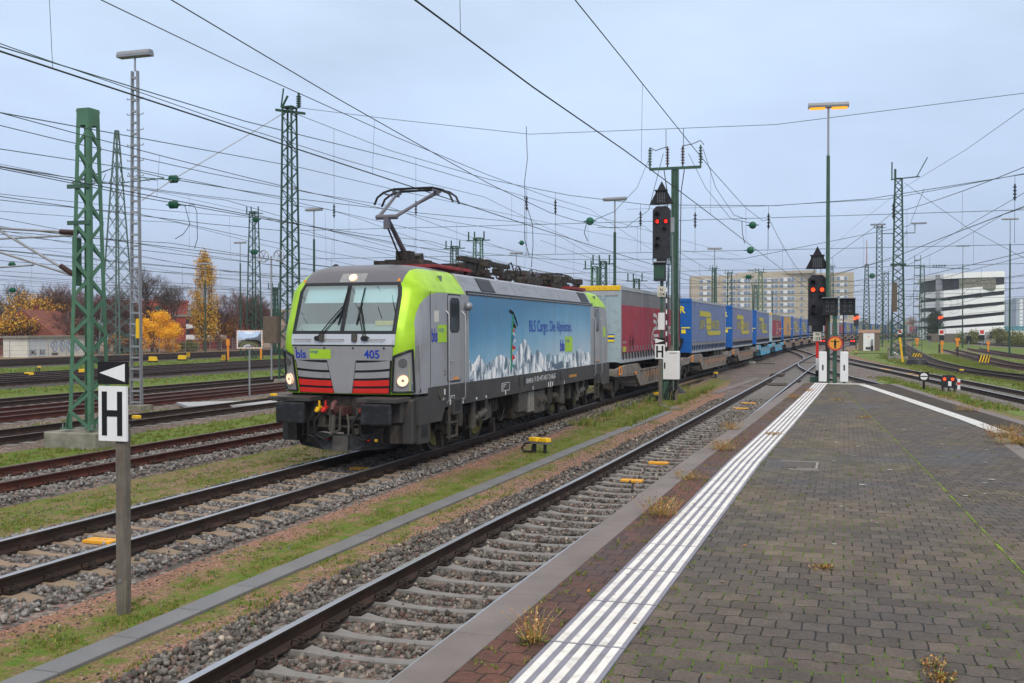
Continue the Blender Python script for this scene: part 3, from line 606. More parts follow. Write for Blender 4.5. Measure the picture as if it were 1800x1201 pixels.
# ---- cable trough ----
ct=thing('cable_trough','grey concrete cable trough covers running along the gravel','cable trough')
b0=MB(); b0.prism([(-.15,0),(.15,0),(.15,.985),(-.15,.985)],lambda x,y,z:(x,y,z),-.03,.035); b0.prism([(-.30,0),(-.20,0),(-.20,.99),(-.30,.99)],lambda x,y,z:(x,y,z),-.05,.02) if 0 else None
slab=b0.build('cover_slab',mat('trough cover concrete',(.17,.17,.175),.5,0,.2,1.1,.002,60,dirt=(.17,.165,.15),damt=.3,dscale=1.3),ct,bev=.008)
XT=[(-6,-6.52),(8,-6.42),(14,-6.38),(24,-6.22),(38,-5.85)]
y=2.0;k=0
while y<36:
    x=interp(XT,y); rz=math.atan2(-(interp(XT,y+1)-x),1)
    o=slab if k==0 else slab.copy()
    if k: sc.collection.objects.link(o)
    o.location=(x,y,-.25+random.uniform(-.004,.004)); o.rotation_euler=(random.uniform(-.003,.003),random.uniform(-.006,.006),rz+random.uniform(-.004,.004)); y+=1.0;k+=1
ct2=thing('cable_trough','detached far stretch of concrete trough covers beyond the green mast','cable trough')
for X0,Y0,X1,Y1 in((-5.85,37.2,-6.6,39.2),(-5.6,47,-4.9,62)):
    b=MB(); b.bar((X0,Y0,-.235),(X1,Y1,-.235),.45,.05); b.build('cover_slab',M['kerb'],ct2)
# weeds on the platform
def weed(x,y,z,n,h,sp,label,seed,green=.25):
    rr=random.Random(seed); b=MB()
    for i in range(n):
        a=rr.uniform(0,2*PI); r=rr.uniform(0,sp); x0=x*0+r*math.cos(a)*.6; y0=r*math.sin(a)*.6; hh=h*rr.uniform(.4,1.1); l=rr.uniform(.1,.9)*hh
        p1=(x0+math.cos(a)*l*.4,y0+math.sin(a)*l*.4,hh*.55); p2=(x0+math.cos(a)*l,y0+math.sin(a)*l,hh)
        b.tube([(x0,y0,0),p1,p2],[.0022,.0016,.0008],3,0,False)
        for k in range(rr.randint(3,8)):
            t=rr.uniform(.35,1); q=Vector(p1).lerp(Vector(p2),(t-.35)/.65) if t>.5 else Vector((x0,y0,0)).lerp(Vector(p1),t)
            s=rr.uniform(.006,.016); u=Vector((rr.gauss(0,1),rr.gauss(0,1),rr.gauss(0,.6))).normalized()*s*2; v=u.cross(Vector((rr.random(),rr.random(),1))).normalized()*s*.5
            b.add([q,q+u*.5+v,q+u,q+u*.5-v],[(0,1,2,3)])
    for i in range(int(n*green*3)):
        a=rr.uniform(0,2*PI); r=rr.uniform(0,sp*.8); s=rr.uniform(.02,.06); q=Vector((r*math.cos(a),r*math.sin(a),.002)); u=Vector((math.cos(a),math.sin(a),rr.uniform(.1,.9)))*s; v=Vector((-u.y,u.x,0)).normalized()*s*.13
        b.add([q-v*.5,q+u*.5+v,q+u,q+u*.5-v],[(0,1,2,3)],1)
    o=b.build('weed_clump',[M['dry'],M['blades']],loc=(x,y,z)); return tag(o,label,'weed',group='weeds on the platform')
def PP(px,py): g=G(px,py,PZ); return g.x,g.y
for i,(px,py,n,h,sp,lab) in enumerate([(935,1128,40,.20,.10,'tallest orange green weed clump in the nearest red bricks'),(1160,905,80,.20,.30,'dry seedy weed clump left of the strip above the yellow track plates'),(1268,790,90,.17,.40,'broad straw coloured weed clump between kerb and white strip'),(1285,755,70,.16,.35,'straw weeds just beyond the broad clump'),(1215,842,40,.12,.3,'reddish low weeds beside the kerb stones'),(1395,700,60,.14,.4,'weeds near the far left corner of the platform'),(1422,688,50,.10,.25,'dry tuft lying across the far end of the white strip'),(1360,765,50,.05,.25,'dry stalks lying across the middle of the white strip'),(1448,999,30,.03,.18,'flat orange weed alone in the middle of the paving'),(1660,700,60,.10,.5,'weeds in the grit right of the broad white line'),(1765,768,180,.22,.5,'orange brown dry bush at the end of the broad white line'),(1790,780,160,.16,.6,'green grassy clump at the right edge of the platform'),(1700,722,70,.16,.5,'straw weeds on the right platform edge'),(1655,1197,30,.05,.14,'weed clump at the bottom edge below the middle'),(1520,735,30,.06,.2,'small tuft on the paving left of the moss seam'),(1470,704,40,.05,.3,'low tuft near the platform end'),(1640,1172,20,.05,.12,'tiny weed at bottom right of the paving')]):
    x,y=PP(px,py); weed(x,y,PZ,n,h,sp,lab,i,.9 if 'green' in lab else .25)
C=[]
for i in range(420):
    y=5+33*random.random()**1.3; t=random.random(); x=eL(y)+random.choice((.3,.45,.57,1.09,.35)) if t<.55 else random.uniform(eL(y)+1.1,interp(ER,y)-.3)
    C.append((x,y,PZ))
blades(np.array(C),'moss_tufts','tiny moss and weed tufts in the platform joints',h=(.006,.028),w=.006,per=8,spread=.05)
C=np.array([(random.uniform(3.0,5.4),random.uniform(14,20),PZ) for i in range(500)]); blades(C,'grass','grass overgrowing the right platform corner',h=(.03,.12),w=.008,per=9,spread=.1)
# ================= locomotive =================
LX,LY=-9.44,17.75
loco=thing('electric_locomotive','grey and lime electric freight locomotive with alpine mural, headlights lit, pantograph raised','locomotive',(LX,LY,0))
def smoothcurve(tab,x):
    if x<=tab[0][0]: return tab[0][1]
    for (a,p),(b,q) in zip(tab,tab[1:]):
        if x<=b: return p+(q-p)*(x-a)/(b-a)
    return tab[-1][1]
YF=[(1.33,.52),(1.45,.50),(2.35,.40),(2.6,.43),(3.58,.81),(3.70,.90),(3.85,1.06),(3.93,1.22),(3.99,1.45),(4.02,1.8),(4.03,2.3)]
WZ=[(1.33,1.5),(3.44,1.5),(3.58,1.42),(3.70,1.33),(3.85,1.22),(3.93,1.08),(3.99,.9),(4.02,.6),(4.03,.05)]
DY=[(0,0),(.15,.002),(.3,.01),(.45,.02),(.6,.035),(.745,.06),(.84,.115),(.90,.19),(.945,.29),(.975,.44),(.99,.6),(1,.85)]
yf=lambda z:smoothcurve(YF,z)
wz=lambda z:smoothcurve(WZ,z)
def SP(x,z,off=0): return (x,yf(z)+smoothcurve(DY,min(1,abs(x)/wz(z)))-off,z)
YE=3.33
def paint_mat():
    m=mat('locomotive paint',(.33,.34,.37),.35,.15,.05,2,dirt=(.17,.155,.14),damt=.28,dscale=2.2,dstretch=(1,1,.35)); t=m.node_tree; L=t.links.new; b=t.nodes['Principled BSDF']; src=b.inputs['Base Color'].links[0].from_socket
    tc=N(t,'ShaderNodeTexCoord'); sp=N(t,'ShaderNodeSeparateXYZ'); L(tc.outputs['Object'],sp.inputs[0])
    mr=N(t,'ShaderNodeMapRange',inp={1:1.33,2:3.46}); L(sp.outputs[2],mr.inputs[0])
    r=N(t,'ShaderNodeValToRGB'); cr=r.color_ramp; f=lambda z:(z-1.33)/2.13
    st=[(1.33,.74),(2.45,.74),(2.8,.77),(3.0,.86),(3.15,.97),(3.27,1.12),(3.36,1.32),(3.425,1.7),(3.44,5)]
    cr.elements[0].position=0; cr.elements[0].color=(.074,)*3+(1,); cr.elements[1].position=1; cr.elements[1].color=(1,1,1,1)
    for z,g in st[1:]: cr.elements.new(f(z)).color=(min(1,g/10),)*3+(1,)
    L(mr.outputs[0],r.inputs[0]); g10=N(t,'ShaderNodeMath',operation='MULTIPLY',inp={1:10.0}); L(r.outputs[0],g10.inputs[0])
    lt=N(t,'ShaderNodeMath',operation='LESS_THAN'); L(sp.outputs[1],lt.inputs[0]); L(g10.outputs[0],lt.inputs[1])
    mx=N(t,'ShaderNodeMix',data_type='RGBA'); L(lt.outputs[0],mx.inputs[0]); L(src,mx.inputs[6])
    nz=N(t,'ShaderNodeTexNoise',inp={2:3.0,3:6.0}); L(tc.outputs['Object'],nz.inputs[0]); gr=N(t,'ShaderNodeValToRGB'); gr.color_ramp.elements[0].position=.3; gr.color_ramp.elements[0].color=(.30,.53,.02,1); gr.color_ramp.elements[1].position=.6; gr.color_ramp.elements[1].color=(.40,.66,.035,1); L(nz.outputs[0],gr.inputs[0]); L(gr.outputs[0],mx.inputs[7])
    # dark roof cap
    ab=N(t,'ShaderNodeMath',operation='ABSOLUTE'); L(sp.outputs[0],ab.inputs[0])
    k=N(t,'ShaderNodeMath',operation='MULTIPLY_ADD',inp={1:1.0,2:0.0}); L(sp.outputs[2],k.inputs[0])
    a1=N(t,'ShaderNodeMath',operation='LESS_THAN',inp={1:1.09}); L(ab.outputs[0],a1.inputs[0]); a2=N(t,'ShaderNodeMath',operation='GREATER_THAN',inp={1:3.60}); L(sp.outputs[2],a2.inputs[0])
    an=N(t,'ShaderNodeMath',operation='MULTIPLY'); L(a1.outputs[0],an.inputs[0]); L(a2.outputs[0],an.inputs[1])
    a3=N(t,'ShaderNodeMath',operation='GREATER_THAN',inp={1:3.92}); L(sp.outputs[2],a3.inputs[0]); a4=N(t,'ShaderNodeMath',operation='MAXIMUM'); L(an.outputs[0],a4.inputs[0]); L(a3.outputs[0],a4.inputs[1])
    m2=N(t,'ShaderNodeMix',data_type='RGBA'); L(a4.outputs[0],m2.inputs[0]); L(mx.outputs[2],m2.inputs[6]); m2.inputs[7].default_value=(.135,.135,.155,1); L(m2.outputs[2],b.inputs['Base Color']); return m
M['paint']=paint_mat()
M['lgrey']=mat('light grey panel',(.36,.365,.39),.32,.25,.06,2,dirt=(.16,.15,.14),damt=.15,dscale=3)
M['silver']=mat('silver shelf',(.55,.57,.60),.3,.3,.05,2,dirt=(.25,.25,.25),damt=.15)
M['skirt']=mat('dark grey underframe paint',(.052,.050,.050),.5,0,.15,2,dirt=(.12,.10,.085),damt=.25,dscale=2.5)
M['dirtyblack']=mat('grimy running gear',(.030,.025,.021),.65,.1,.35,5,dirt=(.12,.10,.08),damt=.35,dscale=6)
M['grimy']=mat('grimy grey metal',(.085,.078,.068),.55,.2,.3,5,dirt=(.05,.045,.04),damt=.3,dscale=6)
M['buffer']=mat('buffer plate',(.020,.021,.025),.45,.1,.3,4,dirt=(.08,.085,.10),damt=.3,dscale=5)
M['rubberseal']=mat('black rubber seal',(.02,.022,.026),.35,0,.1,4)
M['lime']=mat('lime decal',(.38,.62,.04),.45,0,.05)
M['wind']=glassy('windscreen glass',(.66,.86,.88),.27,.015,(.85,.98,1.0))
M['dglass']=glassy('dark cab window',(.12,.15,.17),.30,.02)
M['oyellow']=mat('olive brake disc',(.20,.18,.05),.5,.2,.2,6,dirt=(.06,.05,.04),damt=.3)
def cab(parent):
    b=MB(); zs=[1.39,1.46,1.7,2.0,2.35,2.6,2.8,3.0,3.2,3.36,3.44,3.51,3.58,3.64,3.70,3.78,3.85,3.89,3.93,3.965,3.99,4.008,4.02,4.027]
    cs=[d[0] for d in DY]; cols=[-c for c in cs[:0:-1]]+cs
    grid=[]
    for z in zs:
        w=wz(z); row=[(-w,YE,z),(-w,2.2,z)]+[SP(c*w,z) for c in cols]+[(w,2.2,z),(w,YE,z)]; grid.append(row)
    n=len(grid[0]); vs=[p for r in grid for p in r]; fs=[]
    for i in range(len(zs)-1):
        for j in range(n-1):
            if 2.59<zs[i]<3.57 and 2<=j<n-3:
                c0,c1=cols[j-2],cols[j-1]
                if min(abs(c0),abs(c1))<.745 and max(abs(c0),abs(c1))<.746: continue
            fs.append((i*n+j,i*n+j+1,(i+1)*n+j+1,(i+1)*n+j))
    t0=(len(zs)-1)*n
    b.add(vs,fs); b.add([grid[-1][k] for k in range(n)],[tuple(range(n))])
    # rear closing wall and inner lining
    b.build('cab_shell',M['paint'],parent,True,ang=28)
    b=MB(); b.bb(-1.35,1.35,2.3,2.35,1.4,3.8); b.bb(-1.4,1.4,.7,2.3,1.5,1.6); b.bb(-1.3,-1.25,.95,2.3,1.6,3.5); b.bb(1.25,1.3,.95,2.3,1.6,3.5)
    b.build('cab_interior',mat('pale cab lining',(.13,.17,.19),.7,0,.05),parent)
    b=MB(); b.prism([(.72,2.3),(1.25,2.45),(1.25,2.72),(.98,2.78),(.72,2.62)],lambda y,z,x:(x,y,z),-1.2,1.2); b.build('driver_desk',mat('beige desk',(.42,.42,.36),.6,0,.05),parent); b=MB(); b.box(.75,1.0,2.79,.5,.25,.10); b.build('yellow_folder',M['yellow'],parent,bev=.02)
    b=MB(); b.box(-.42,1.45,2.85,.5,.14,.75); b.box(-.42,1.42,2.5,.5,.5,.14); b.build('driver_seat',mat('grey blue seat',(.12,.17,.22),.8,0,.1),parent,bev=.04)
    b=MB()
    for s in(-1,1):
        P=[SP(x,3.55,-.10) for x in np.linspace(s*.08,s*1.0,5)]; Q=[SP(x,3.20,-.10) for x in np.linspace(s*.08,s*1.04,5)]; b.sheet([P,Q])
    b.build('sun_blind',mat('white sun blind',(.75,.80,.80),.8,0,.03),parent)
    def ptch(name,x0,x1,z0,z1,off,m,nx=8,nz=6,par=parent,taper=0):
        q=MB(); g=[]
        for i in range(nz+1):
            z=z0+(z1-z0)*i/nz; a=x0(z) if callable(x0) else x0; c=x1(z) if callable(x1) else x1
            g.append([SP(a+(c-a)*j/nx,z,off) for j in range(nx+1)])
        q.sheet(g)
        # give the patch real thickness: rim back to the shell
        R_,C_=nz+1,nx+1; ring=[(0,j) for j in range(C_)]+[(i,C_-1) for i in range(1,R_)]+[(R_-1,j) for j in range(C_-2,-1,-1)]+[(i,0) for i in range(R_-2,0,-1)]
        A=[g[i][j] for i,j in ring]; B=[(p[0],p[1]+off+.01,p[2]) for p in A]; k=len(A); q.add(A+B,[(i,(i+1)%k,k+(i+1)%k,k+i) for i in range(k)])
        return q.build(name,M[m] if isinstance(m,str) else m,par)
    a=lambda z:1.0+(z-1.41)*.10
    na=lambda z:-a(z)
    # glass with frame
    tw=lambda z:.745*wz(z)
    fr=ptch('windscreen_frame',lambda z:-tw(z)-.02,lambda z:-tw(z)+.06,2.575,3.61,.012,'rubberseal')
    for nm,x0,x1,z0,z1 in(('r',lambda z:tw(z)-.06,lambda z:tw(z)+.02,2.575,3.61),('c',-.045,.045,2.6,3.58),('b',lambda z:-tw(z)+.05,lambda z:tw(z)-.05,2.575,2.64),('t',lambda z:-tw(z)+.05,lambda z:tw(z)-.05,3.55,3.61)):
        ptch('windscreen_frame',x0,x1,z0,z1,.0125 if nm in'rc' else .0118,'rubberseal',nx=2 if nm in'rc' else 14,nz=8 if nm in'rc' else 1)
    ptch('windscreen_pane',lambda z:-tw(z)+.05,-.04,2.63,3.56,.004,'wind'); ptch('windscreen_pane',.04,lambda z:tw(z)-.05,2.63,3.56,.004,'wind')
    # front lower panel
    fp=ptch('front_panel',na,a,2.06,2.335,.032,'lgrey',nx=14)
    xi=lambda z:.19+(z-1.41)*.19
    ptch('front_panel_centre',lambda z:-xi(z),xi,1.405,2.065,.034,'lgrey',nx=6,nz=6)
    ptch('grille_backing',lambda z:na(z)+.005,lambda z:a(z)-.005,1.40,2.07,.012,'rubberseal',nx=14)
    for s in(-1,1):
        for z0,z1,m in((1.862,2.01,'lgrey'),(1.70,1.815,'lgrey'),(1.545,1.655,'red'),(1.41,1.50,'red')):
            q0=lambda z:s*(xi(z)+.012); q1=lambda z:s*(a(z)-.035)
            q=MB(); g=[]
            for i in range(3):
                z=z0+(z1-z0)*i/2; r_=[]
                for j in range(7):
                    x=q0(z)+(q1(z)-q0(z))*j/6; zz=z+.05*(j/6)**2*((z-1.3)/.7); r_.append(SP(x,zz,.028))
                g.append(r_)
            q.sheet(g); o=q.build('grille_slat',M[m],parent); so_=o.modifiers.new('s','SOLIDIFY'); so_.thickness=.012
    # black gap round the panel + shelf
    ptch('panel_gap',lambda z:-1.115,lambda z:1.115,2.325,2.36,.010,'rubberseal',nx=14,nz=1)
    ptch('silver_shelf',-1.13,1.13,2.365,2.575,.026,'silver',nx=14)
    for x0,x1 in((-1.05,-.68),(-.34,.06),(.50,.93)):
        q=MB(); q.tube([SP(x0,2.47,.03),SP(x0,2.47,.075),SP((x0+x1)/2,2.47,.078),SP(x1,2.47,.075),SP(x1,2.47,.03)],.011,6); q.build('grab_rail',M['steel'],parent,True)
    # wipers
    for x0,x1,xa in((-.52,-.06,-.1),(.50,.30,.42)):
        q=MB(); p0=Vector(SP(x0,2.50,.06)); p1=Vector(SP(x1,3.12,.05))
        q.tube([p0,p0.lerp(p1,.5)+Vector((0,-.03,0)),p1],.013,6); q.tube([p0+Vector((.05,0,0)),p1+Vector((.03,0,-.02))],.010,6)
        q.tube([Vector(SP(x1+(-.04 if x0<0 else .0),2.76,.03)),Vector(SP(x1+.05,3.50,.03))],.014,5); q.disc(SP(x0,2.49,.09),(0,1,0),.05,.07,12); q.disc(SP(x0+.06,2.49,.09),(0,1,0),.045,.07,12)
        q.build('wiper',M['black'],parent,True)
    for x in(-.42,.30):
        q=MB(); q.box(x,SP(x,2.5)[1]-.05,2.5,.10,.08,.15); q.build('camera_box',M['grimy'],parent,bev=.01)
    # headlights
    for s in(-1,1):
        q=MB(); g=[]
        co_=[(.04,2.14),(.06,1.40)]  # housing patch between front panel and corner
        def hp(u,v,off):   # u 0 inner ..1 outer, v 0 bottom..1 top
            z=1.44+(.70+.13*u)*v if True else 0
            x=(a(min(z,2.33))+.035)+(1.415-a(min(z,2.33))-.035)*u; return SP(s*x,z,off)
        g=[[hp(u/8,v/8,.006) for u in range(9)] for v in range(9)]; q.sheet(g); o=q.build('headlight',mat('headlight housing',(.30,.30,.31),.3,.2,.05),parent)
        q=MB(); ring=[hp(u/8,0,.03) for u in range(9)]+[hp(1,v/8,.03) for v in range(1,9)]+[hp(u/8,1,.03) for u in range(7,-1,-1)]+[hp(0,v/8,.03) for v in range(7,0,-1)]
        q.tube(ring+[ring[0]],.024,6); q.build('headlight_seal',M['rubberseal'],o,True)
        for v,rr_,mm,nm in((.30,.115,'headlamp','lens'),(.76,.085,'dglass2','reflector')):
            c=Vector(hp(.50,v,.0)); e=Vector(hp(.8,v,0))-Vector(hp(.2,v,0)); f=Vector(hp(.5,v+.1,0))-Vector(hp(.5,v-.1,0)); nn=e.cross(f)*(1 if s>0 else 1); nn=nn.normalized(); nn=-nn if nn.y>0 else nn
            q=MB(); q.cyl(c,c+nn*.03,rr_,rr_*.96,20)
            if nm=='reflector': q.build('reflector',M['chromy'],o,True,ang=60)
            else:
                q.build('lit_lens',M['headlamp'],o); q=MB(); q.cyl(c+nn*.02,c+nn*.036,rr_*.25,None,12); q.tube([c+nn*.032+ (e.normalized()*math.cos(t*PI/10)+f.normalized()*math.sin(t*PI/10))*rr_*1.02 for t in range(21)],.008,5); q.build('lens_bezel',M['steel'],o)
    # roof light
    pt=ptch('roof_light_recess',-.26,.30,3.615,3.80,.006,'chromy'); c=Vector(SP(.02,3.70,.0)); nn=Vector((0,-.80,.60)); q=MB(); q.cyl(c,c+nn*.03,.085,None,18); q.build('lit_lens',M['headlamp'],pt)
    # decals
    def tx(t,x,z,size,m,bold=0,al='LEFT',sx=1,off=.037):
        q=MB(); vs,fs=glyphs(t,al,bold); q.add([SP(x+u*size*sx,z+v*size,off+.003) for u,v in vs],fs); q.build('lettering',M[m],parent)
    tx('bls',-1.03,2.10,.235,'bluetxt',.018,sx=.95); q=MB(); q.add([SP(x,z,.0365) for x,z in((-.70,2.085),(-.22,2.085),(-.22,2.275),(-.70,2.275))],[(0,1,2,3)]); q.build('lime_logo_field',M['lime'],parent)
    tx('cargo',-.69,2.205,.085,'bluetxt',.004,off=.040); tx('405',.50,2.105,.225,'bluetxt',.02,sx=.98)
    for x in(-1.02,-.36,.27,.92): q=MB(); q.disc(SP(x,2.30,.034),(0,-1,0),.02,.006,8); q.build('bolt',M['black'],parent)
    # warning triangles
    for x in(-1.10,1.02): q=MB(); p=SP(x,3.63,.012); q.add([(p[0]-.04,p[1],p[2]),(p[0]+.04,p[1],p[2]),(p[0],p[1]+.03,p[2]+.07)],[(0,1,2)]); q.build('warning_triangle',M['orange'],parent)
M['chromy']=mat('clear lamp glass over reflector',(.30,.31,.32),.12,.7,.1,6)
cab(loco)
rear=bpy.data.objects.new('rear_cab',None); sc.collection.objects.link(rear); rear.parent=loco; rear.location=(0,18.6,0); rear.rotation_euler=(0,0,PI)
bpy.data.objects.remove(rear)
# rear cab shell (same shape turned round)
def rear_cab():
    names=('cab_shell','cab_interior')
    for o in [x for x in bpy.data.objects if x.parent==loco and x.name.split('.')[0] in names]:
        c=o.copy(); sc.collection.objects.link(c); c.parent=loco; c.location=(0,18.6,0); c.rotation_euler=(0,0,PI)
rear_cab()
y0,y1=YE,18.6-YE
b=MB()
prof=[(1.5,1.50),(1.5,3.44),(1.27,3.85),(1.20,3.90),(0,3.92)]; prof=prof+[(-x,z) for x,z in prof[-2::-1]]
b.prism(prof,lambda x,z,y:(x,y,z),y0,y1); b.build('body_shell',M['lgrey'],loco)
# slanted roof panels, vents, hatch rails
for s in(-1,):pass
xs_=lambda z:1.5-(z-3.44)/.41*.23
def slant(ya,yb,z0,z1,off): return [(xs_(z)+off*.87,y,z+off*.49) for y,z in((ya,z0),(yb,z0),(yb,z1),(ya,z1))]
for ya,yb in((3.42,7.1),(7.16,11.4),(11.46,15.1)):
    b=MB(); A=slant(ya,yb,3.50,3.85,.012);B=slant(ya,yb,3.50,3.85,.0); b.add(A+B,[(0,1,2,3),(4,7,6,5),(0,4,5,1),(1,5,6,2),(2,6,7,3),(3,7,4,0)]); b.build('roof_side_panel',mat('pale roof panel',(.26,.275,.31),.4,.1,.06,2,dirt=(.16,.17,.18),damt=.35,dscale=2,dstretch=(1,.6,4)),loco)
for ya in(4.55,14.0):
    b=MB(); A=slant(ya,ya+.95,3.56,3.83,.03);B=slant(ya-.05,ya+1.0,3.52,3.86,.005); b.add(A+B,[(0,1,2,3),(0,4,5,1),(1,5,6,2),(2,6,7,3),(3,7,4,0)]); b.build('roof_vent',M['rubberseal'],loco)
    b=MB()
    for k in range(6): A=slant(ya+.05,ya+.9,3.59+k*.038,3.60+k*.038,.036); b.add(A,[(0,1,2,3)])
    b.build('vent_slats',M['grimy'],loco)
b=MB(); b.bb(1.49,1.515,y0+.1,y1-.02,3.43,3.52); y=y0+.15
b.build('rain_gutter',M['rubberseal'],loco); b=MB()
while y<y1-.1: b.bb(1.514,1.53,y,y+.20,3.45,3.475); y+=.26
b.build('gutter_brackets',M['steel'],loco)
# mural
def mural():
    m=bpy.data.materials.new('mural sky'); m.use_nodes=True; t=m.node_tree; L=t.links.new; bs=t.nodes['Principled BSDF']; bs.inputs['Roughness'].default_value=.35
    tc=N(t,'ShaderNodeTexCoord'); sp=N(t,'ShaderNodeSeparateXYZ'); L(tc.outputs['Object'],sp.inputs[0])
    mr=N(t,'ShaderNodeMapRange',inp={1:1.5,2:3.44}); L(sp.outputs[2],mr.inputs[0]); my=N(t,'ShaderNodeMapRange',inp={1:3.6,2:12.0,3:.30,4:-.12}); L(sp.outputs[1],my.inputs[0])
    ad=N(t,'ShaderNodeMath',operation='ADD'); L(mr.outputs[0],ad.inputs[0]); L(my.outputs[0],ad.inputs[1])
    nz=N(t,'ShaderNodeTexNoise',inp={2:1.2,3:5.0}); L(tc.outputs['Object'],nz.inputs[0]); nm=N(t,'ShaderNodeMath',operation='MULTIPLY_ADD',inp={1:.30,2:-.15}); L(nz.outputs[0],nm.inputs[0])
    a2=N(t,'ShaderNodeMath',operation='ADD'); L(ad.outputs[0],a2.inputs[0]); L(nm.outputs[0],a2.inputs[1])
    r=N(t,'ShaderNodeValToRGB'); cr=r.color_ramp; cr.elements[0].position=.15; cr.elements[0].color=(.40,.55,.67,1); cr.elements[1].position=1; cr.elements[1].color=(.05,.20,.38,1); cr.elements.new(.5).color=(.21,.42,.60,1); cr.elements.new(.75).color=(.095,.30,.50,1); L(a2.outputs[0],r.inputs[0])
    # soot streaks running down from the roof
    mp=N(t,'ShaderNodeMapping',inp={3:(1,1.6,.10)}); L(tc.outputs['Object'],mp.inputs[0]); n2=N(t,'ShaderNodeTexNoise',inp={2:1.6,3:6.0,4:.65}); L(mp.outputs[0],n2.inputs[0])
    s1=N(t,'ShaderNodeMapRange',inp={1:.52,2:.72,3:0,4:.55}); L(n2.outputs[0],s1.inputs[0]); s2=N(t,'ShaderNodeMath',operation='MULTIPLY'); L(s1.outputs[0],s2.inputs[0]); L(mr.outputs[0],s2.inputs[1])
    mx=N(t,'ShaderNodeMix',data_type='RGBA'); L(s2.outputs[0],mx.inputs[0]); L(r.outputs[0],mx.inputs[6]); mx.inputs[7].default_value=(.13,.14,.16,1); L(mx.outputs[2],bs.inputs['Base Color'])
    return m
def LP(px,py): v=SX(px,py,LX+1.5); return (v.y-LY,v.z)
ya,yb=LP(824.5,600)[0],LP(1037.8,600)[0]
mu=MB(); mu.bb(1.498,1.504,ya,yb,1.50,3.43); mural_o=mu.build('side_mural',mural(),loco)
def rockmat(name,lo,hi,seed):
    m=bpy.data.materials.new(name); m.use_nodes=True; t=m.node_tree; L=t.links.new; bs=t.nodes['Principled BSDF']; bs.inputs['Roughness'].default_value=.4
    tc=N(t,'ShaderNodeTexCoord'); mp=N(t,'ShaderNodeMapping',inp={2:(R(28),0,0),3:(1,2.6,.9),1:(seed,seed,0)}); L(tc.outputs['Object'],mp.inputs[0]); n=N(t,'ShaderNodeTexNoise',inp={2:1.5,3:7.0,4:.60,8:.5}); L(mp.outputs[0],n.inputs[0])
    r=N(t,'ShaderNodeValToRGB'); r.color_ramp.elements[0].position=.44; r.color_ramp.elements[0].color=(*lo,1); r.color_ramp.elements.new(.50).color=(.25,.32,.40,1); r.color_ramp.elements[-1].position=.60; r.color_ramp.elements[1].color=(*hi,1); L(n.outputs[0],r.inputs[0]); L(r.outputs[0],bs.inputs['Base Color']); return m
def mount(pts,m,off,name='painted_mountains'):
    # pts: ridge line as photo pixels on the side plane; closed down to the sill
    P=[LP(*p) for p in pts]; Q=[]
    for (a,b_),(c,d) in zip(P,P[1:]):
        n=max(2,int(abs(c-a)/.06))
        for i in range(n):
            t=i/n; Q.append((a+(c-a)*t,b_+(d-b_)*t+random.uniform(-.035,.035)*(1 if i else 0)))
    Q.append(P[-1]); q=MB(); k=len(Q); vs=[(1.504+off,y,max(1.505,z)) for y,z in Q]+[(1.504+off,y,1.503) for y,z in Q]
    q.add(vs,[(i,i+1,k+i+1,k+i) for i in range(k-1)]); q.build(name,m,mural_o)
zz=lambda x,y:(860+x/8.0,540+y/8.0)
random.seed(11)
R0=rockmat('hazy distant peaks',(.16,.27,.36),(.50,.62,.70),3); R1_=rockmat('snow and rock',(.09,.15,.21),(.47,.54,.63),0); R2_=rockmat('near snow slope',(.085,.14,.19),(.50,.56,.64),9)
mount([(950,640)]+[zz(*p) for p in((760,700),(850,640),(900,690),(1000,640),(1100,680),(1180,640),(1250,700),(1420,640))],R0,.0012)
mount([(824.8,633),(832,640),(841,624),(849,636),(857,641)]+[zz(*p) for p in((30,760),(90,710),(155,665),(190,690),(250,700),(300,770),(345,700),(375,660),(420,560),(490,450),(545,530),(575,610),(600,690),(640,680),(675,595),(720,650),(760,720),(830,790),(880,760),(930,800),(1000,760),(1060,790),(1110,770),(1160,760),(1215,600),(1245,655),(1270,570),(1310,620),(1345,640),(1380,625),(1421,690))],R1_,.0024)
mount([(824.8,660),(835,648),(842,655),(850,662)]+[zz(*p) for p in((60,840),(130,880),(190,930),(240,850),(300,770),(360,820),(420,880),(500,840),(545,720),(600,840),(660,790),(720,860),(790,900),(870,850),(960,890),(1050,840),(1130,870),(1210,690),(1290,820),(1360,800),(1421,830))],R2_,.0036)
def sidetext(t,px,py,h,m,sx=1,bold=0,al='LEFT',off=.008,z=None,name='lettering',par=None):
    y,zz_=LP(px,py); q=MB(); q.text(t,h,(1.5+off,y,z if z is not None else zz_),(0,1,0),(0,0,1),0,al,sx,bold,.001); return q.build(name,M[m],par or loco)
sidetext('BLS Cargo. Die Alpinisten.',929.5,583,.44,'bluetxt',.94,.006,off=.010,par=mural_o)
y,z=LP(984,617); sidetext('bls',984,617,.46,'bluetxt',1.0,.03,off=.010,z=z,par=mural_o)
ya2,yb2=LP(993,600)[0],LP(1005.8,600)[0]; z0=LP(999,617)[1]; q=MB(); q.bb(1.508,1.511,ya2,yb2,z0-.02,z0+.43); q.build('lime_logo_field',M['lime'],mural_o)
q=MB(); q.text('cargo',.17,(1.512,ya2+.03,z0+.27),(0,1,0),(0,0,1),0,'LEFT',1.25,.003,.001); q.build('lettering',M['bluetxt'],mural_o)
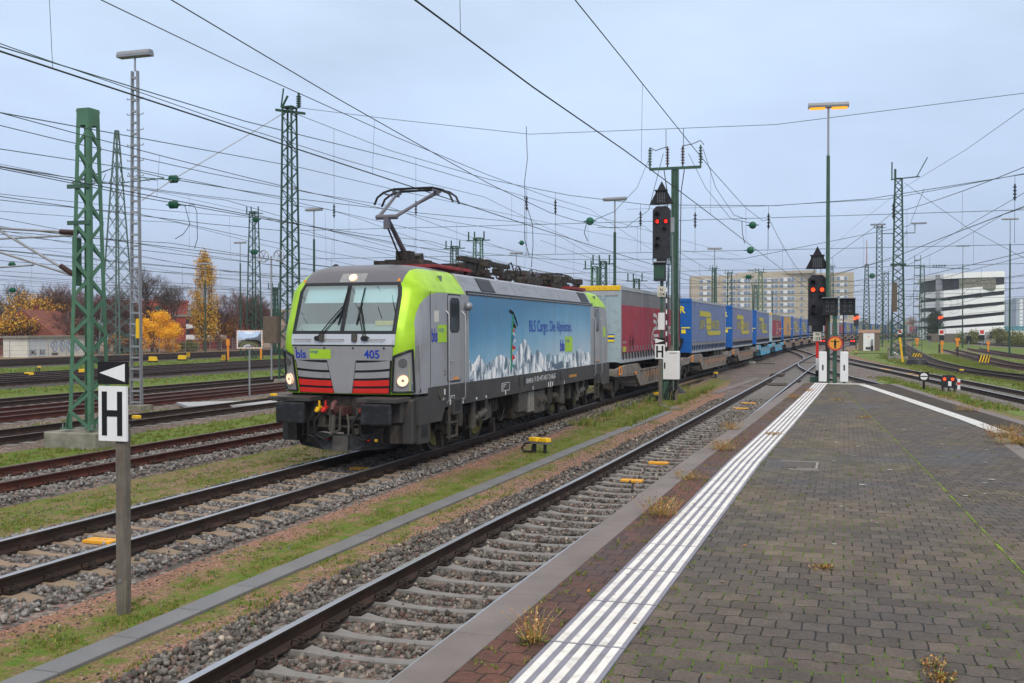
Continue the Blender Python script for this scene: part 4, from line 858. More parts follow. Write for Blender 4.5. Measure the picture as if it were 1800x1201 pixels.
# flag pole with pennants on the mural
q=MB(); P=[LP(897.6,651),LP(898,610),LP(900,570),LP(901.5,553)]; q.tube([(1.512,y,z) for y,z in P],.022,6); q.build('painted_pole',mat('green pole',(.02,.20,.10),.5,0,.1),mural_o)
q=MB(); P=[LP(*zz(*p)) for p in((285,50),(320,70),(350,130),(385,230),(393,268))]; q.tube([(1.511,y,z) for y,z in P],[.03,.03,.025,.016,.008],6); P=[LP(*zz(*p)) for p in((283,38),(286,62),(300,80))]; q.tube([(1.511,y,z) for y,z in P],.02,5); q.build('painted_ice_axe',M['black'],mural_o)
for (a1,b1,c1,col) in (((332,170),(380,300),(335,285),(.02,.02,.02)),((342,240),(382,290),(340,300),(.75,.45,.02)),((330,300),(365,340),(326,350),(.6,.04,.05)),((328,350),(378,408),(325,380),(.7,.72,.75)),((326,385),(345,430),(322,510),(.02,.08,.4)),((348,440),(375,470),(330,510),(.65,.65,.7)),((322,525),(375,580),(318,600),(.5,.02,.04)),((320,590),(345,600),(316,630),(.75,.6,.05)),((316,655),(366,712),(312,755),(.6,.03,.05)),((312,770),(340,830),(308,860),(.02,.3,.25))):
    q=MB(); q.add([(1.5105,)+LP(*zz(*p)) for p in(a1,b1,c1)],[(0,1,2)]); q.build('painted_pennant',mat('pennant',col,.5,0,.05),mural_o)
# side seams, door, handrails
for px in(756.5,):
    y,z=LP(px,600); q=MB(); q.bb(1.498,1.503,y-.008,y+.008,1.52,3.43); q.build('body_seam',M['rubberseal'],loco)
def door(ya,yb,name='cab_door'):
    q=MB(); 
    def rr(y0,y1,z0,z1,r,n=4):
        P=[]
        for cy,cz,a0 in((y1-r,z1-r,0),(y0+r,z1-r,90),(y0+r,z0+r,180),(y1-r,z0+r,270)):
            for k in range(n+1): t=R(a0+90*k/n); P.append((cy+r*math.cos(t),cz+r*math.sin(t)))
        return P
    q.prism(rr(ya-.03,yb+.03,1.54,3.42,.08),lambda y,z,x:(x,y,z),1.495,1.504); q.build('door_gap',M['rubberseal'],loco)
    q=MB(); q.prism(rr(ya,yb,1.58,3.39,.07),lambda y,z,x:(x,y,z),1.497,1.512); d=q.build(name,M['lgrey'],loco)
    w0,w1=ya+.13,yb-.11
    q=MB(); q.prism(rr(w0-.03,w1+.03,2.60,3.34,.12),lambda y,z,x:(x,y,z),1.508,1.518); q.build('window_seal',M['rubberseal'],d)
    q=MB(); q.prism(rr(w0,w1,2.64,3.30,.10),lambda y,z,x:(x,y,z),1.515,1.521); q.build('door_window',mat('dark glass',(.03,.04,.045),.08,0,.1,spec=.9),d)
    q=MB(); q.tube([(1.512,ya+.1,2.0),(1.56,ya+.1,2.0),(1.56,ya+.24,2.0)],.014,6); q.build('door_handle',M['steel'],d)
    for y in(ya-.10,yb+.12):
        q=MB(); q.tube([(1.50,y,3.06),(1.57,y,2.98),(1.575,y,1.35),(1.575,y,1.2),(1.52,y,1.12)],.016,6); q.build('handrail',M['steel'],loco,True)
    q=MB(); q.bb(1.45,1.56,ya+.2,yb-.05,.86,1.2); q.build('step_box',M['skirt'],loco); q=MB(); q.bb(1.555,1.563,ya+.27,yb-.12,.93,1.16); q.build('step_recess',M['black'],loco)
    q=MB(); q.bb(1.512,1.516,ya+.3,yb-.15,1.60,1.65) ; q.build('orange_sticker',M['orange'],loco)
    # ladder below
    for yy in(ya+.08,ya+.52): q=MB(); q.bar((1.50,yy,1.05),(1.50,yy,.35),.05,.03); q.build('ladder_rail',M['grimy'],loco)
    for zz_ in(.38,.68,.92): q=MB(); q.bb(1.42,1.53,ya+.08,ya+.52,zz_,zz_+.03); q.build('ladder_rung',M['grimy'],loco)
door(LP(787,600)[0],LP(809,600)[0]); door(15.55,16.25)
for y0_,y1_,z0_,z1_,m in((2.35-.78,2.35-.55,2.82,3.05,'white'),):
    q=MB(); q.bb(1.499,1.505,y0_,y1_,z0_,z1_); q.build('data_plate',mat('pale plate',(.6,.6,.55),.5,0,.05),loco)
y,z=LP(757.5,600); sidetext('bls',758,601,.38,'bluetxt',.78,.02,off=.005,z=2.42)
q=MB(); yl=LP(769.5,600)[0]; yr=LP(785,600)[0]; q.bb(1.502,1.506,yl,yr,2.40,2.76); q.build('lime_logo_field',M['lime'],loco); q=MB(); q.text('cargo',.15,(1.507,yl+.02,2.62),(0,1,0),(0,0,1),0,'LEFT',.95,0,.001); q.build('lettering',M['bluetxt'],loco)
sidetext('2',780.5,660,.16,'blacktxt',1,.01,off=.005)
y,z=LP(818.5,539); q=MB(); q.sph((1.56,y,z),.10,12,8); q.cyl((1.5,y,z),(1.6,y,z),.06); q.cyl((1.54,y,z-.12),(1.54,y,z-.28),.02); q.build('outside_lamp',M['alu'],loco,True)
q=MB(); q.tube([(1.44,.86,2.34),(1.50,.80,2.34),(1.52,.82,1.5),(1.46,.95,1.42)],.015,6); q.build('handrail',M['steel'],loco,True)
for p in((1.502,16.9,2.5),): q=MB(); q.bb(1.5,1.506,p[1],p[1]+.3,2.40,2.75); q.build('lime_logo_field',M['lime'],loco)
# ---- underframe ----
q=MB(); q.prism([(.75,1.33),(.75,.78),(1.95,.78),(2.15,1.04),(18.6-2.15,1.04),(18.6-1.95,.78),(17.8,.78),(17.8,1.33),(17.8,1.50),(1.25,1.50),(1.25,1.33)],lambda y,z,x:(x,y,z),1.40,1.508); q.build('underframe_skirt',M['skirt'],loco)
q=MB(); q.prism([(.75,1.33),(.75,.78),(1.95,.78),(2.15,1.04),(16.45,1.04),(16.65,.78),(17.8,.78),(17.8,1.50),(1.25,1.50),(1.25,1.33)],lambda y,z,x:(x,y,z),-1.508,-1.40); q.build('underframe_skirt',M['skirt'],loco)
q=MB(); q.bb(-1.38,1.38,.9,17.7,1.05,1.45); q.build('underframe',M['dirtyblack'],loco)
F_=[('SIEMENS',937.5,.13,1.1),('91 85 4475 405-7 CH-BLSC',939+12,.15,1.15),('Vectron',968+.5,.12,1.1)]
sidetext('SIEMENS',924,674,.17,'wtxt',1.05,.01,off=.010); sidetext('91 85 4475 405-7 CH-BLSC',938.8,671,.20,'wtxt',.95,.004,off=.010); sidetext('Vectron',968.6,666,.15,'wtxt',1.0,0,off=.010)
sidetext('250m',775,704,.09,'wtxt',1,0,off=.010); sidetext('10 m',790,701,.08,'wtxt',1,0,off=.010)
q=MB()
for px,py,w_,h_ in((881,681,.62,.20),(789.5,701,.30,.12)):
    y,z=LP(px,py)
    for a,b_,c,d in((0,w_,-h_/2,-h_/2+.012),(0,w_,h_/2-.012,h_/2),(0,.012,-h_/2,h_/2),(w_-.012,w_,-h_/2,h_/2)): q.bb(1.509,1.512,y+a,y+b_,z+c,z+d)
    if w_>.5:
        for k in range(3): q.bb(1.509,1.512,y+.03,y+.15+.1*k,z-.05+k*.045,z-.035+k*.045)
q.build('data_panel',M['wtxt'],loco)
q=MB(); random.seed(3)
for px,py,w_,h_ in((780,689,.07,.12),(789.8,706.5,.06,.13),(812.5,704.5,.06,.12),(887.5,690,.05,.10),(936,682,.05,.10),(963,676,.08,.13),(966.5,675.5,.08,.16),(970,675,.07,.12),(991,672,.04,.12),(836,700.5,.08,.05),(853,697.5,.08,.05)):
    y,z=LP(px,py); q.bb(1.509,1.5115,y,y+w_,z-h_/2,z+h_/2)
q.build('white_markings',M['wtxt'],loco)
q=MB()
for px,py in((912,672),(921.5,671),(977.5,663),(985,661)):
    y,z=LP(px,py); q.prism([(y+.09*math.cos(t*PI/6),z+.15*math.sin(t*PI/6)) for t in range(12)],lambda a,c,x:(x,a,c),1.505,1.512)
q.build('jacking_slots',M['black'],loco)
q=MB(); y,z=LP(774,691); q.disc((1.50,y,z),(1,0,0),.13,.03,18); q.build('filler_cap',M['grimy'],loco)
for px0,w_ in ((1000,.9),): 
    y,z=LP(px0,661); q=MB(); q.bb(1.509,1.511,y,y+w_,z-.05,z+.03); q.build('orange_stencil',mat('orange stencil',(.45,.22,.05),.6,0,.5,30),loco)
# ---- front end below the body ----
q=MB(); q.bb(-1.35,1.35,.62,.95,.62,1.33); q.build('headstock',M['dirtyblack'],loco)
for s in(-1,1):
    q=MB(); q.bb(s*.50,s*1.36,.05,.72,1.255,1.345); o=q.build('buffer_step',M['skirt'],loco,bev=.012)
    q=MB(); q.bb(s*.56,s*1.28,.42,.74,.84,1.26); q.build('buffer_housing',M['skirt'],loco,bev=.03)
    q=MB(); q.bb(s*.60,s*1.24,0.0,.10,.83,1.24); bp_=q.build('buffer',M['buffer'],loco,bev=.035)
    q=MB(); q.cyl((s*.92,.1,1.04),(s*.92,.45,1.04),.15,None,16); q.build('buffer_shaft',M['dirtyblack'],bp_,True)
    q=MB(); q.bb(s*1.02,s*1.44,.60,1.35,.42,1.30); q.build('crash_block',M['skirt'],loco,bev=.03)
    q=MB(); q.bb(s*1.20,s*1.50,.80,1.36,.40,1.32); st=q.build('side_steps',M['skirt'],loco,bev=.015)
    for z in(.52,.95): q=MB(); q.bb(s*1.49,s*1.505,.90,1.22,z,z+.25); q.build('step_opening',M['black'],st)
    q=MB(); q.bb(s*1.02,s*1.22,.45,.60,.45,.80); q.build('lifting_bracket',M['dirtyblack'],loco)
    q=MB(); q.bb(s*.62,s*.84,.55,.62,.42,.72); q.build('guard_box',M['dirtyblack'],loco)
q=MB(); q.text('SIEMENS',.082,(-1.20,.045,1.275),(1,0,0),(0,0,1),0,'LEFT',1.15,.006,.002); q.build('lettering',M['black'],loco)
q=MB(); q.text('Vectron',.080,(.72,.045,1.275),(1,0,0),(0,0,1),0,'LEFT',1.2,0,.002); q.build('lettering',M['black'],loco)
# coupling hook and screw link
q=MB(); q.bb(-.12,.12,.25,.62,.98,1.14); q.tube([(0,.3,1.05),(0,.12,1.06),(0,.04,1.13),(0,.08,1.22),(0,.16,1.24)],.055,8); q.build('draw_hook',mat('rusty hook',(.12,.055,.05),.6,.3,.3,7),loco,True)
q=MB(); q.tube([(-.10,.16,1.12),(-.11,.12,.72),(0,.10,.66),(.11,.12,.72),(.10,.16,1.12)],.025,6); q.tube([(-.02,.12,1.0),(-.02,.08,.66),(-.07,.08,.62)],.045,8); q.tube([(.18,.3,1.0),(.26,.2,.85),(.27,.18,.62)],.022,6); q.build('screw_coupling',M['grimy'],loco,True)
for x,c in((-.50,'yellow'),(-.36,'red'),(.47,'red')):
    q=MB(); q.tube([(x,.5,1.12),(x+.02,.36,1.10),(x-.02,.30,1.04)],.032,6); q.box(x+.05,.34,1.18,.03,.03,.16); q.sph((x,.36,1.08),.06,8,6); v_=q.build('brake_cock',M[c],loco,True)
    q=MB(); q.tube([(x-.02,.30,1.04),(x-.14,.22,.85),(x-.12,.24,.58),(x+.05,.30,.50),(x+.14,.4,.55)],.028,8); q.build('air_hose',M['rubber'],v_,True)
q=MB(); q.tube([(.5,.4,1.0),(.46,.3,.7),(.55,.3,.5)],.025,6); q.tube([(-.9,.5,.8),(-.85,.4,.55),(-.6,.4,.6)],.02,6); q.tube([(.62,.5,.9),(.66,.35,.6),(.5,.4,.48)],.02,6); q.build('jumper_cables',M['rubber'],loco,True)
for x,m_ in ((-.30,'red'),(.58,'red'),(.75,'yellow')): q=MB(); q.box(x,.42,.50,.05,.05,.05); q.build('hose_coupling',M[m_],loco)
q=MB()
for x,z,w_,h_ in((-.35,1.0,.6,.05),(.2,.92,.7,.06),(-.1,.75,.9,.04),(-.45,.88,.14,.22),(.38,1.05,.16,.14),(-.15,1.08,.12,.12),(.3,.7,.12,.2)): q.box(x,.50,z,w_,.12,h_)
q.build('headstock_fittings',M['grimy'],loco)
q=MB()
for sx_ in(-1,1):
    q.add([(0,.38,.31),(sx_*.35,.34,.29),(sx_*1.0,.62,.33),(sx_*1.22,.85,.42),(sx_*1.22,.85,.62),(sx_*.9,.60,.62),(0,.45,.60)],[(0,1,2,3,4,5,6)])
q.build('snow_plough',M['buffer'],loco); q=MB(); q.box(0,.37,.42,.34,.05,.30,0,0,R(-12)); q.build('plough_nose',M['grimy'],loco)
# ---- bogies ----
def wheel_mb(x,s):
    b=MB(); r=.625
    P=[(0,.0),(0,r*.30),(.06*1,r*.32),(.03,r*.86),(.065,r*.9),(.065,r),(-.06,r+.004),(-.068,r+.028),(-.09,r+.028),(-.09,0)]
    n=28; vs=[];fs=[]
    for i,(u,rr) in enumerate(P):
        for k in range(n): t=2*PI*k/n; vs.append((x+s*u,rr*math.cos(t),rr*math.sin(t)))
    for i in range(len(P)-1):
        for k in range(n): fs.append((i*n+k,i*n+(k+1)%n,(i+1)*n+(k+1)%n,(i+1)*n+k))
    return b.add(vs,fs)
def bogie(yc,ys):
    bo=MB()
    for s in(-1,1):
        x=s*1.12
        bo.prism([(yc-2.0,.72),(yc-1.75,.62),(yc-.8,.80),(yc-.5,.58),(yc+.5,.58),(yc+.8,.80),(yc+1.75,.62),(yc+2.0,.72),(yc+1.9,.92),(yc-1.9,.92)],lambda y,z,xx:(xx,y,z),x-.07,x+.07)
    bo.bb(-1.1,1.1,yc-.3,yc+.3,.5,.9); root=bo.build('bogie_frame',M['dirtyblack'],loco)
    for yy in ys:
        for s in(-1,1):
            w_=wheel_mb(s*.75,s).build('wheel',M['grimy'],loco,True); w_.location=(0,yy,.625)
            q=MB()
            n=24;vs=[(s*.80,rr*math.cos(2*PI*k/n),rr*math.sin(2*PI*k/n)) for rr in(.30,.52) for k in range(n)]; q.add(vs,[(k,(k+1)%n,n+(k+1)%n,n+k) for k in range(n)])
            for k in range(n): pass
            o=q.build('brake_disc',M['oyellow'],w_)
            sm=o.modifiers.new('s','SOLIDIFY'); sm.thickness=.03
            q=MB(); q.cyl((s*.82,yy,.625),(s*1.2,yy,.625),.15,.12,14); q.box(s*1.12,yy-.28,.60,.14,.5,.16); q.build('axle_box',M['grimy'],loco,True)
            q=MB(); q.cyl((s*1.14,yy-.45,.62),(s*1.14,yy-.45,1.0),.10,None,12)
            for k in range(5): q.cyl((s*1.14,yy-.45,.64+k*.07),(s*1.14,yy-.45,.665+k*.07),.125,None,12)
            q.build('axle_spring',M['dirtyblack'],loco,True)
        q=MB(); q.cyl((-.7,yy,.625),(.7,yy,.625),.09,None,10); q.cyl((-.45,yy,.625),(-.35,yy,.625),.4,None,18); q.cyl((.30,yy,.625),(.40,yy,.625),.4,None,18); q.build('axle',M['dirtyblack'],loco)
    for s in(-1,1):
        q=MB(); q.cyl((s*1.34,yc-.35,1.02),(s*1.34,yc-.35,.42),.085,None,12); q.cyl((s*1.34,yc-.35,.75),(s*1.34,yc-.35,.42),.10,None,12); q.build('vertical_damper',M['grimy'],loco,True)
        q=MB(); q.cyl((s*1.36,yc-.28,.62),(s*1.36,yc+.42,.74),.075,None,12); q.cyl((s*1.36,yc-.1,.655),(s*1.36,yc+.42,.74),.095,None,12); q.build('yaw_damper',M['grimy'],loco,True)
        q=MB(); q.box(s*1.30,yc+.55,.80,.16,.20,.50); q.box(s*1.22,yc+.9,.7,.2,.35,.3); q.cyl((s*1.2,yc+1.0,.55),(s*1.2,yc+1.0,.9),.12,None,12); q.box(s*1.25,yc-1.0,.75,.14,.22,.45); q.box(s*1.2,yc-1.55,.55,.12,.3,.3); q.build('bogie_fittings',M['grimy'],loco)
        q=MB(); rr=random.Random(int(yc*10)+s)
        for k in range(8):
            y=yc+rr.uniform(-1.8,1.8); q.tube([(s*1.36,y,1.02),(s*1.40,y+rr.uniform(-.15,.15),.7),(s*1.38,y+rr.uniform(-.1,.3),.42),(s*1.3,y+rr.uniform(.1,.5),.5)],.014,5)
        q.build('bogie_hoses',M['rubber'],loco,True)
        for k in range(3):
            q=MB(); q.box(s*(1.1),yc+(-1.7,0.05,1.75)[k],.30,.12,.18,.35,0,0,R(12)); q.build('sand_pipe',M['dirtyblack'],loco)
bogie(4.55,(3.25,5.85)); bogie(14.05,(12.75,15.35))
q=MB(); q.bb(-1.3,1.3,7.4,10.9,.35,1.03); q.build('transformer',M['dirtyblack'],loco,bev=.03)
for y,w_,z0_,z1_,m in((7.5,.75,.52,1.02,'grimy'),(8.35,.55,.45,1.0,'lgrey2'),(9.0,.9,.38,.98,'grimy'),(10.2,.5,.55,1.02,'dirtyblack'),(11.6,.4,.5,1.02,'grimy')):
    M.setdefault('lgrey2',mat('dusty grey box',(.22,.21,.19),.6,0,.2,4,dirt=(.1,.08,.06),damt=.3))
    q=MB(); q.bb(1.2,1.42,y,y+w_,z0_,z1_); q.build('equipment_box',M[m],loco,bev=.015)
for y,r_ in((9.35,.2),(9.8,.16),(11.0,.13)): q=MB(); q.cyl((1.25,y,.72),(1.46,y,.72),r_,r_*.85,16); q.cyl((1.42,y,.72),(1.5,y,.72),r_*.5,None,12); q.build('fan_housing',M['grimy'],loco,True)
# ---- roof gear ----
rg=MB(); rg.bb(-1.0,1.0,2.95,5.1,4.02,4.09); rg.build('pantograph_base',mat('red oxide base',(.30,.03,.035),.6,0,.3,5,dirt=(.06,.05,.05),damt=.4),loco,bev=.01)
q=MB()
for x in(-.9,.9):
    for y in(3.05,5.0): q.cyl((x,y,3.9),(x,y,4.05),.07,.05,8)
q.build('base_feet',M['insb'],loco)
def panto(y0,knee,head,zb,name='pantograph'):
    P=bpy.data.objects.new(name,None); sc.collection.objects.link(P); P.parent=loco
    m=M['pan']; q=MB()
    q.bb(-.45,.45,y0-.3,y0+.35,zb,zb+.14); q.box(0,y0-.15,zb+.22,.35,.3,.22); q.box(0,y0+.3,zb+.2,.4,.3,.18,0,0,R(15)); q.bb(-.6,.6,y0-.55,y0-.45,zb,zb+.1); q.build('drive_box',M['dirtyblack'],P,bev=.01)
    q=MB(); q.tube([(0,y0,zb+.15),(0,*knee)],[.065,.045],8); q.build('lower_arm',m,P,True)
    q=MB(); q.tube([(.05,y0-.5,zb+.1),(.05,knee[0]-.05,knee[1]-.25)],.022,6); q.build('coupling_rod',M['black'],P,True)
    q=MB(); q.tube([(-.25,*knee),(.25,*knee)],.055,8); q.box(0,knee[0],knee[1]-.12,.12,.10,.28); q.build('knee_joint',m,P,True)
    for s in(-1,1): q=MB(); q.tube([(s*.2,*knee),(s*.48,*head)],[.042,.03],8); q.build('upper_arm',m,P,True)
    q=MB(); q.tube([(.02,knee[0]+.12,knee[1]-.03),(.46,head[0],head[1]-.07)],.018,6); q.build('guide_rod',m,P,True)
    for d in(-.2,.2):
        q=MB(); y,z=head; y+=d; pts=[(-.98,y,z-.27),(-.90,y,z-.10),(-.74,y,z+.01),(-.55,y,z+.06),(0,y,z+.075),(.55,y,z+.06),(.74,y,z+.01),(.90,y,z-.10),(.98,y,z-.27)]; q.tube(pts,.026,6); q.bar((-.5,y,z+.085),(.5,y,z+.085),.05,.025); q.build('contact_strip',M['black'],P,True)
    q=MB()
    for s in(-1,1): q.bar((s*.5,head[0]-.22,head[1]+.02),(s*.5,head[0]+.22,head[1]+.02),.05,.05); q.bar((s*.72,head[0]-.22,head[1]-.02),(s*.72,head[0]+.22,head[1]-.02),.03,.03); q.box(s*.5,head[0],head[1]-.03,.08,.16,.10)
    q.build('head_frame',m,P)
M['pan']=mat('pantograph steel',(.14,.135,.16),.45,.3,.2,5)
panto(3.66,(2.53,5.10),(4.15,5.83),4.1); panto(14.6,(13.0,4.42),(14.9,4.42),4.1)
random.seed(21)
q=MB()
for k in range(4): q.tube([(-.5+.12*k,4.2,4.18),(-.4+.12*k,5.2,4.28),(-.35+.14*k,5.75,4.22),(-.3+.15*k,6.2,4.02)],.02,6)
for k in range(4): q.tube([(-.4+.2*k,13.4,4.2),(-.35+.2*k,14.6,4.34),(-.3+.2*k,15.6,4.26),(-.25+.2*k,16.1,4.02)],.018,6)

for k in range(9):
    ya_=6.5+k*1.1+random.uniform(-.3,.3); xa=random.uniform(0,.9); q.tube([(xa,ya_,4.05),(xa+.05,ya_+.1,4.42),(xa,ya_+.5,4.50),(xa-.1,ya_+.95,4.40),(xa-.05,ya_+1.1,4.05)],.02,5)
q.build('roof_cables',M['black'],loco,True)
q=MB(); q.bar((.35,6.0,4.43),(.35,9.8,4.42),.16,.11); q.bar((-.45,6.2,4.30),(-.45,12.8,4.30),.06,.06); q.bar((.1,9.4,4.28),(.5,13.0,4.25),.05,.05); q.build('roof_busbar',M['dirtyblack'],loco)
for y,x in((6.1,.35),(7.5,.35),(9.2,.35),(10.2,-.4),(11.0,.5),(12.2,.3),(13.0,.5),(8.3,-.45)):
    q=MB(); q.cyl((x,y,3.9),(x,y,4.28),.05,None,8)
    for k in range(5): q.cyl((x,y,3.96+.06*k),(x,y,3.985+.06*k),.10,None,10)
    q.build('roof_insulator',M['insb'],loco)
for i in range(34):
    y=random.uniform(6.2,16.2);x=random.uniform(-.2,.95); q=MB(); q.box(x,y,4.04+random.random()*.30,random.uniform(.12,.35),random.uniform(.15,.5),random.uniform(.08,.22)); q.cyl((x,y-.2,4.1),(x,y+.2,4.15),.06,None,8); q.build('roof_equipment',M['dirtyblack'] if i%3 else M['grimy'],loco,bev=.01)
for y in(9.9,10.25,10.6,10.95): q=MB(); q.cyl((.55,y,4.02),(.95,y,4.02),.11,.15,14); q.build('roof_horn',M['dirtyblack'],loco,True)
q=MB(); q.bb(.2,1.1,14.0,16.0,3.96,4.05); q.build('pantograph_base',M['red'] if 0 else mat('red oxide base rear',(.28,.03,.035),.6,0,.3,5,dirt=(.06,.05,.05),damt=.5),loco)
q=MB(); q.cyl((-.9,1.9,4.0),(-.9,1.9,4.06),.10,.03,10); q.build('roof_antenna',M['black'],loco)
# ================= wagons and trailers =================
def arc_at(line):
    L=[0]
    for i in range(1,len(line)): L.append(L[-1]+(line[i]-line[i-1]).length)
    def at(s):
        i=min(max(int(np.searchsorted(L,s))-1,0),len(line)-2); t=(s-L[i])/(L[i+1]-L[i]); return line[i].lerp(line[i+1],t)
    return at,L
Tat,TL=arc_at(Tline)
def curtain_mat(name,bands,bumpy=.03,dirt=.28):
    m=mat(name,(.3,.3,.3),.55,0,.07,2,dirt=(.16,.15,.15),damt=dirt,dscale=1.6,dstretch=(1,1,.35)); t=m.node_tree; L=t.links.new; b=t.nodes['Principled BSDF']
    tc=N(t,'ShaderNodeTexCoord'); sp=N(t,'ShaderNodeSeparateXYZ'); L(tc.outputs['Object'],sp.inputs[0]); mr=N(t,'ShaderNodeMapRange',inp={1:1.4,2:4.4}); L(sp.outputs[2],mr.inputs[0])
    r=N(t,'ShaderNodeValToRGB'); cr=r.color_ramp; cr.interpolation='CONSTANT'; cr.elements[0].position=0; cr.elements[0].color=(*bands[0][1],1); cr.elements.remove(cr.elements[1])
    for z,c in bands[1:]: cr.elements.new((z-1.4)/3).color=(*c,1)
    L(mr.outputs[0],r.inputs[0])
    for n in t.nodes:
        if n.type=='MIX' and n.blend_type=='MULTIPLY': L(r.outputs[0],n.inputs[6])
    w=N(t,'ShaderNodeTexWave',inp={1:1.15,2:2.2,3:2.0}); w.wave_type='BANDS'; w.bands_direction='Y'; L(tc.outputs['Object'],w.inputs[0])
    nz=N(t,'ShaderNodeTexNoise',inp={2:1.3,3:5.0}); L(tc.outputs['Object'],nz.inputs[0]); a=N(t,'ShaderNodeMath',operation='MULTIPLY_ADD',inp={1:1.6}); L(nz.outputs[0],a.inputs[0]); L(w.outputs['Fac'],a.inputs[2])
    bp=N(t,'ShaderNodeBump',inp={0:.9}); bp.inputs['Distance'].default_value=bumpy; L(a.outputs[0],bp.inputs['Height']); L(bp.outputs[0],b.inputs['Normal']); return m
M['cred']=curtain_mat('red and grey curtain',[(0,(.21,.21,.23)),(1.74,(.33,.035,.06)),(3.6,(.20,.195,.215))])
M['cblue']=curtain_mat('faded blue curtain',[(0,(.15,.20,.33)),(1.83,(.45,.33,.12)),(1.87,(.14,.19,.36))])
M['cblue2']=curtain_mat('faded grey blue curtain',[(0,(.16,.18,.30)),(1.83,(.40,.30,.12)),(1.87,(.18,.20,.34))])
M['corange']=curtain_mat('orange curtain',[(0,(.20,.17,.14)),(1.6,(.55,.30,.09))])
M['cgrey']=curtain_mat('dark grey blue curtain',[(0,(.10,.12,.17)),(1.8,(.10,.13,.22))])
M['walls']=mat('pale blue grey front wall',(.36,.45,.51),.45,.1,.06,2,dirt=(.22,.24,.25),damt=.25)
M['bluewall']=mat('strong blue front wall',(.014,.11,.39),.4,0,.08,2,dirt=(.02,.06,.2),damt=.2)
M['dbluewall']=mat('dark blue front wall',(.02,.05,.20),.4,0,.08,2)
M['roofw']=mat('trailer roof edge',(.40,.42,.45),.5,.2,.1,2,dirt=(.22,.21,.2),damt=.3)
M['logoy']=mat('faded yellow lettering',(.48,.42,.05),.6,0,.08,3)
M['logoy2']=mat('strong yellow lettering',(.85,.68,.03),.5,0,.04,3)
M['logow']=mat('greyish white lettering',(.55,.52,.53),.6,0,.06,3)
M['wag']=mat('dusty wagon frame',(.215,.19,.17),.7,.1,.25,3,dirt=(.09,.07,.055),damt=.35,dscale=2.5)
M['wagb']=mat('light blue wagon frame',(.12,.40,.58),.6,.1,.15,3,dirt=(.10,.10,.10),damt=.4,dscale=3)
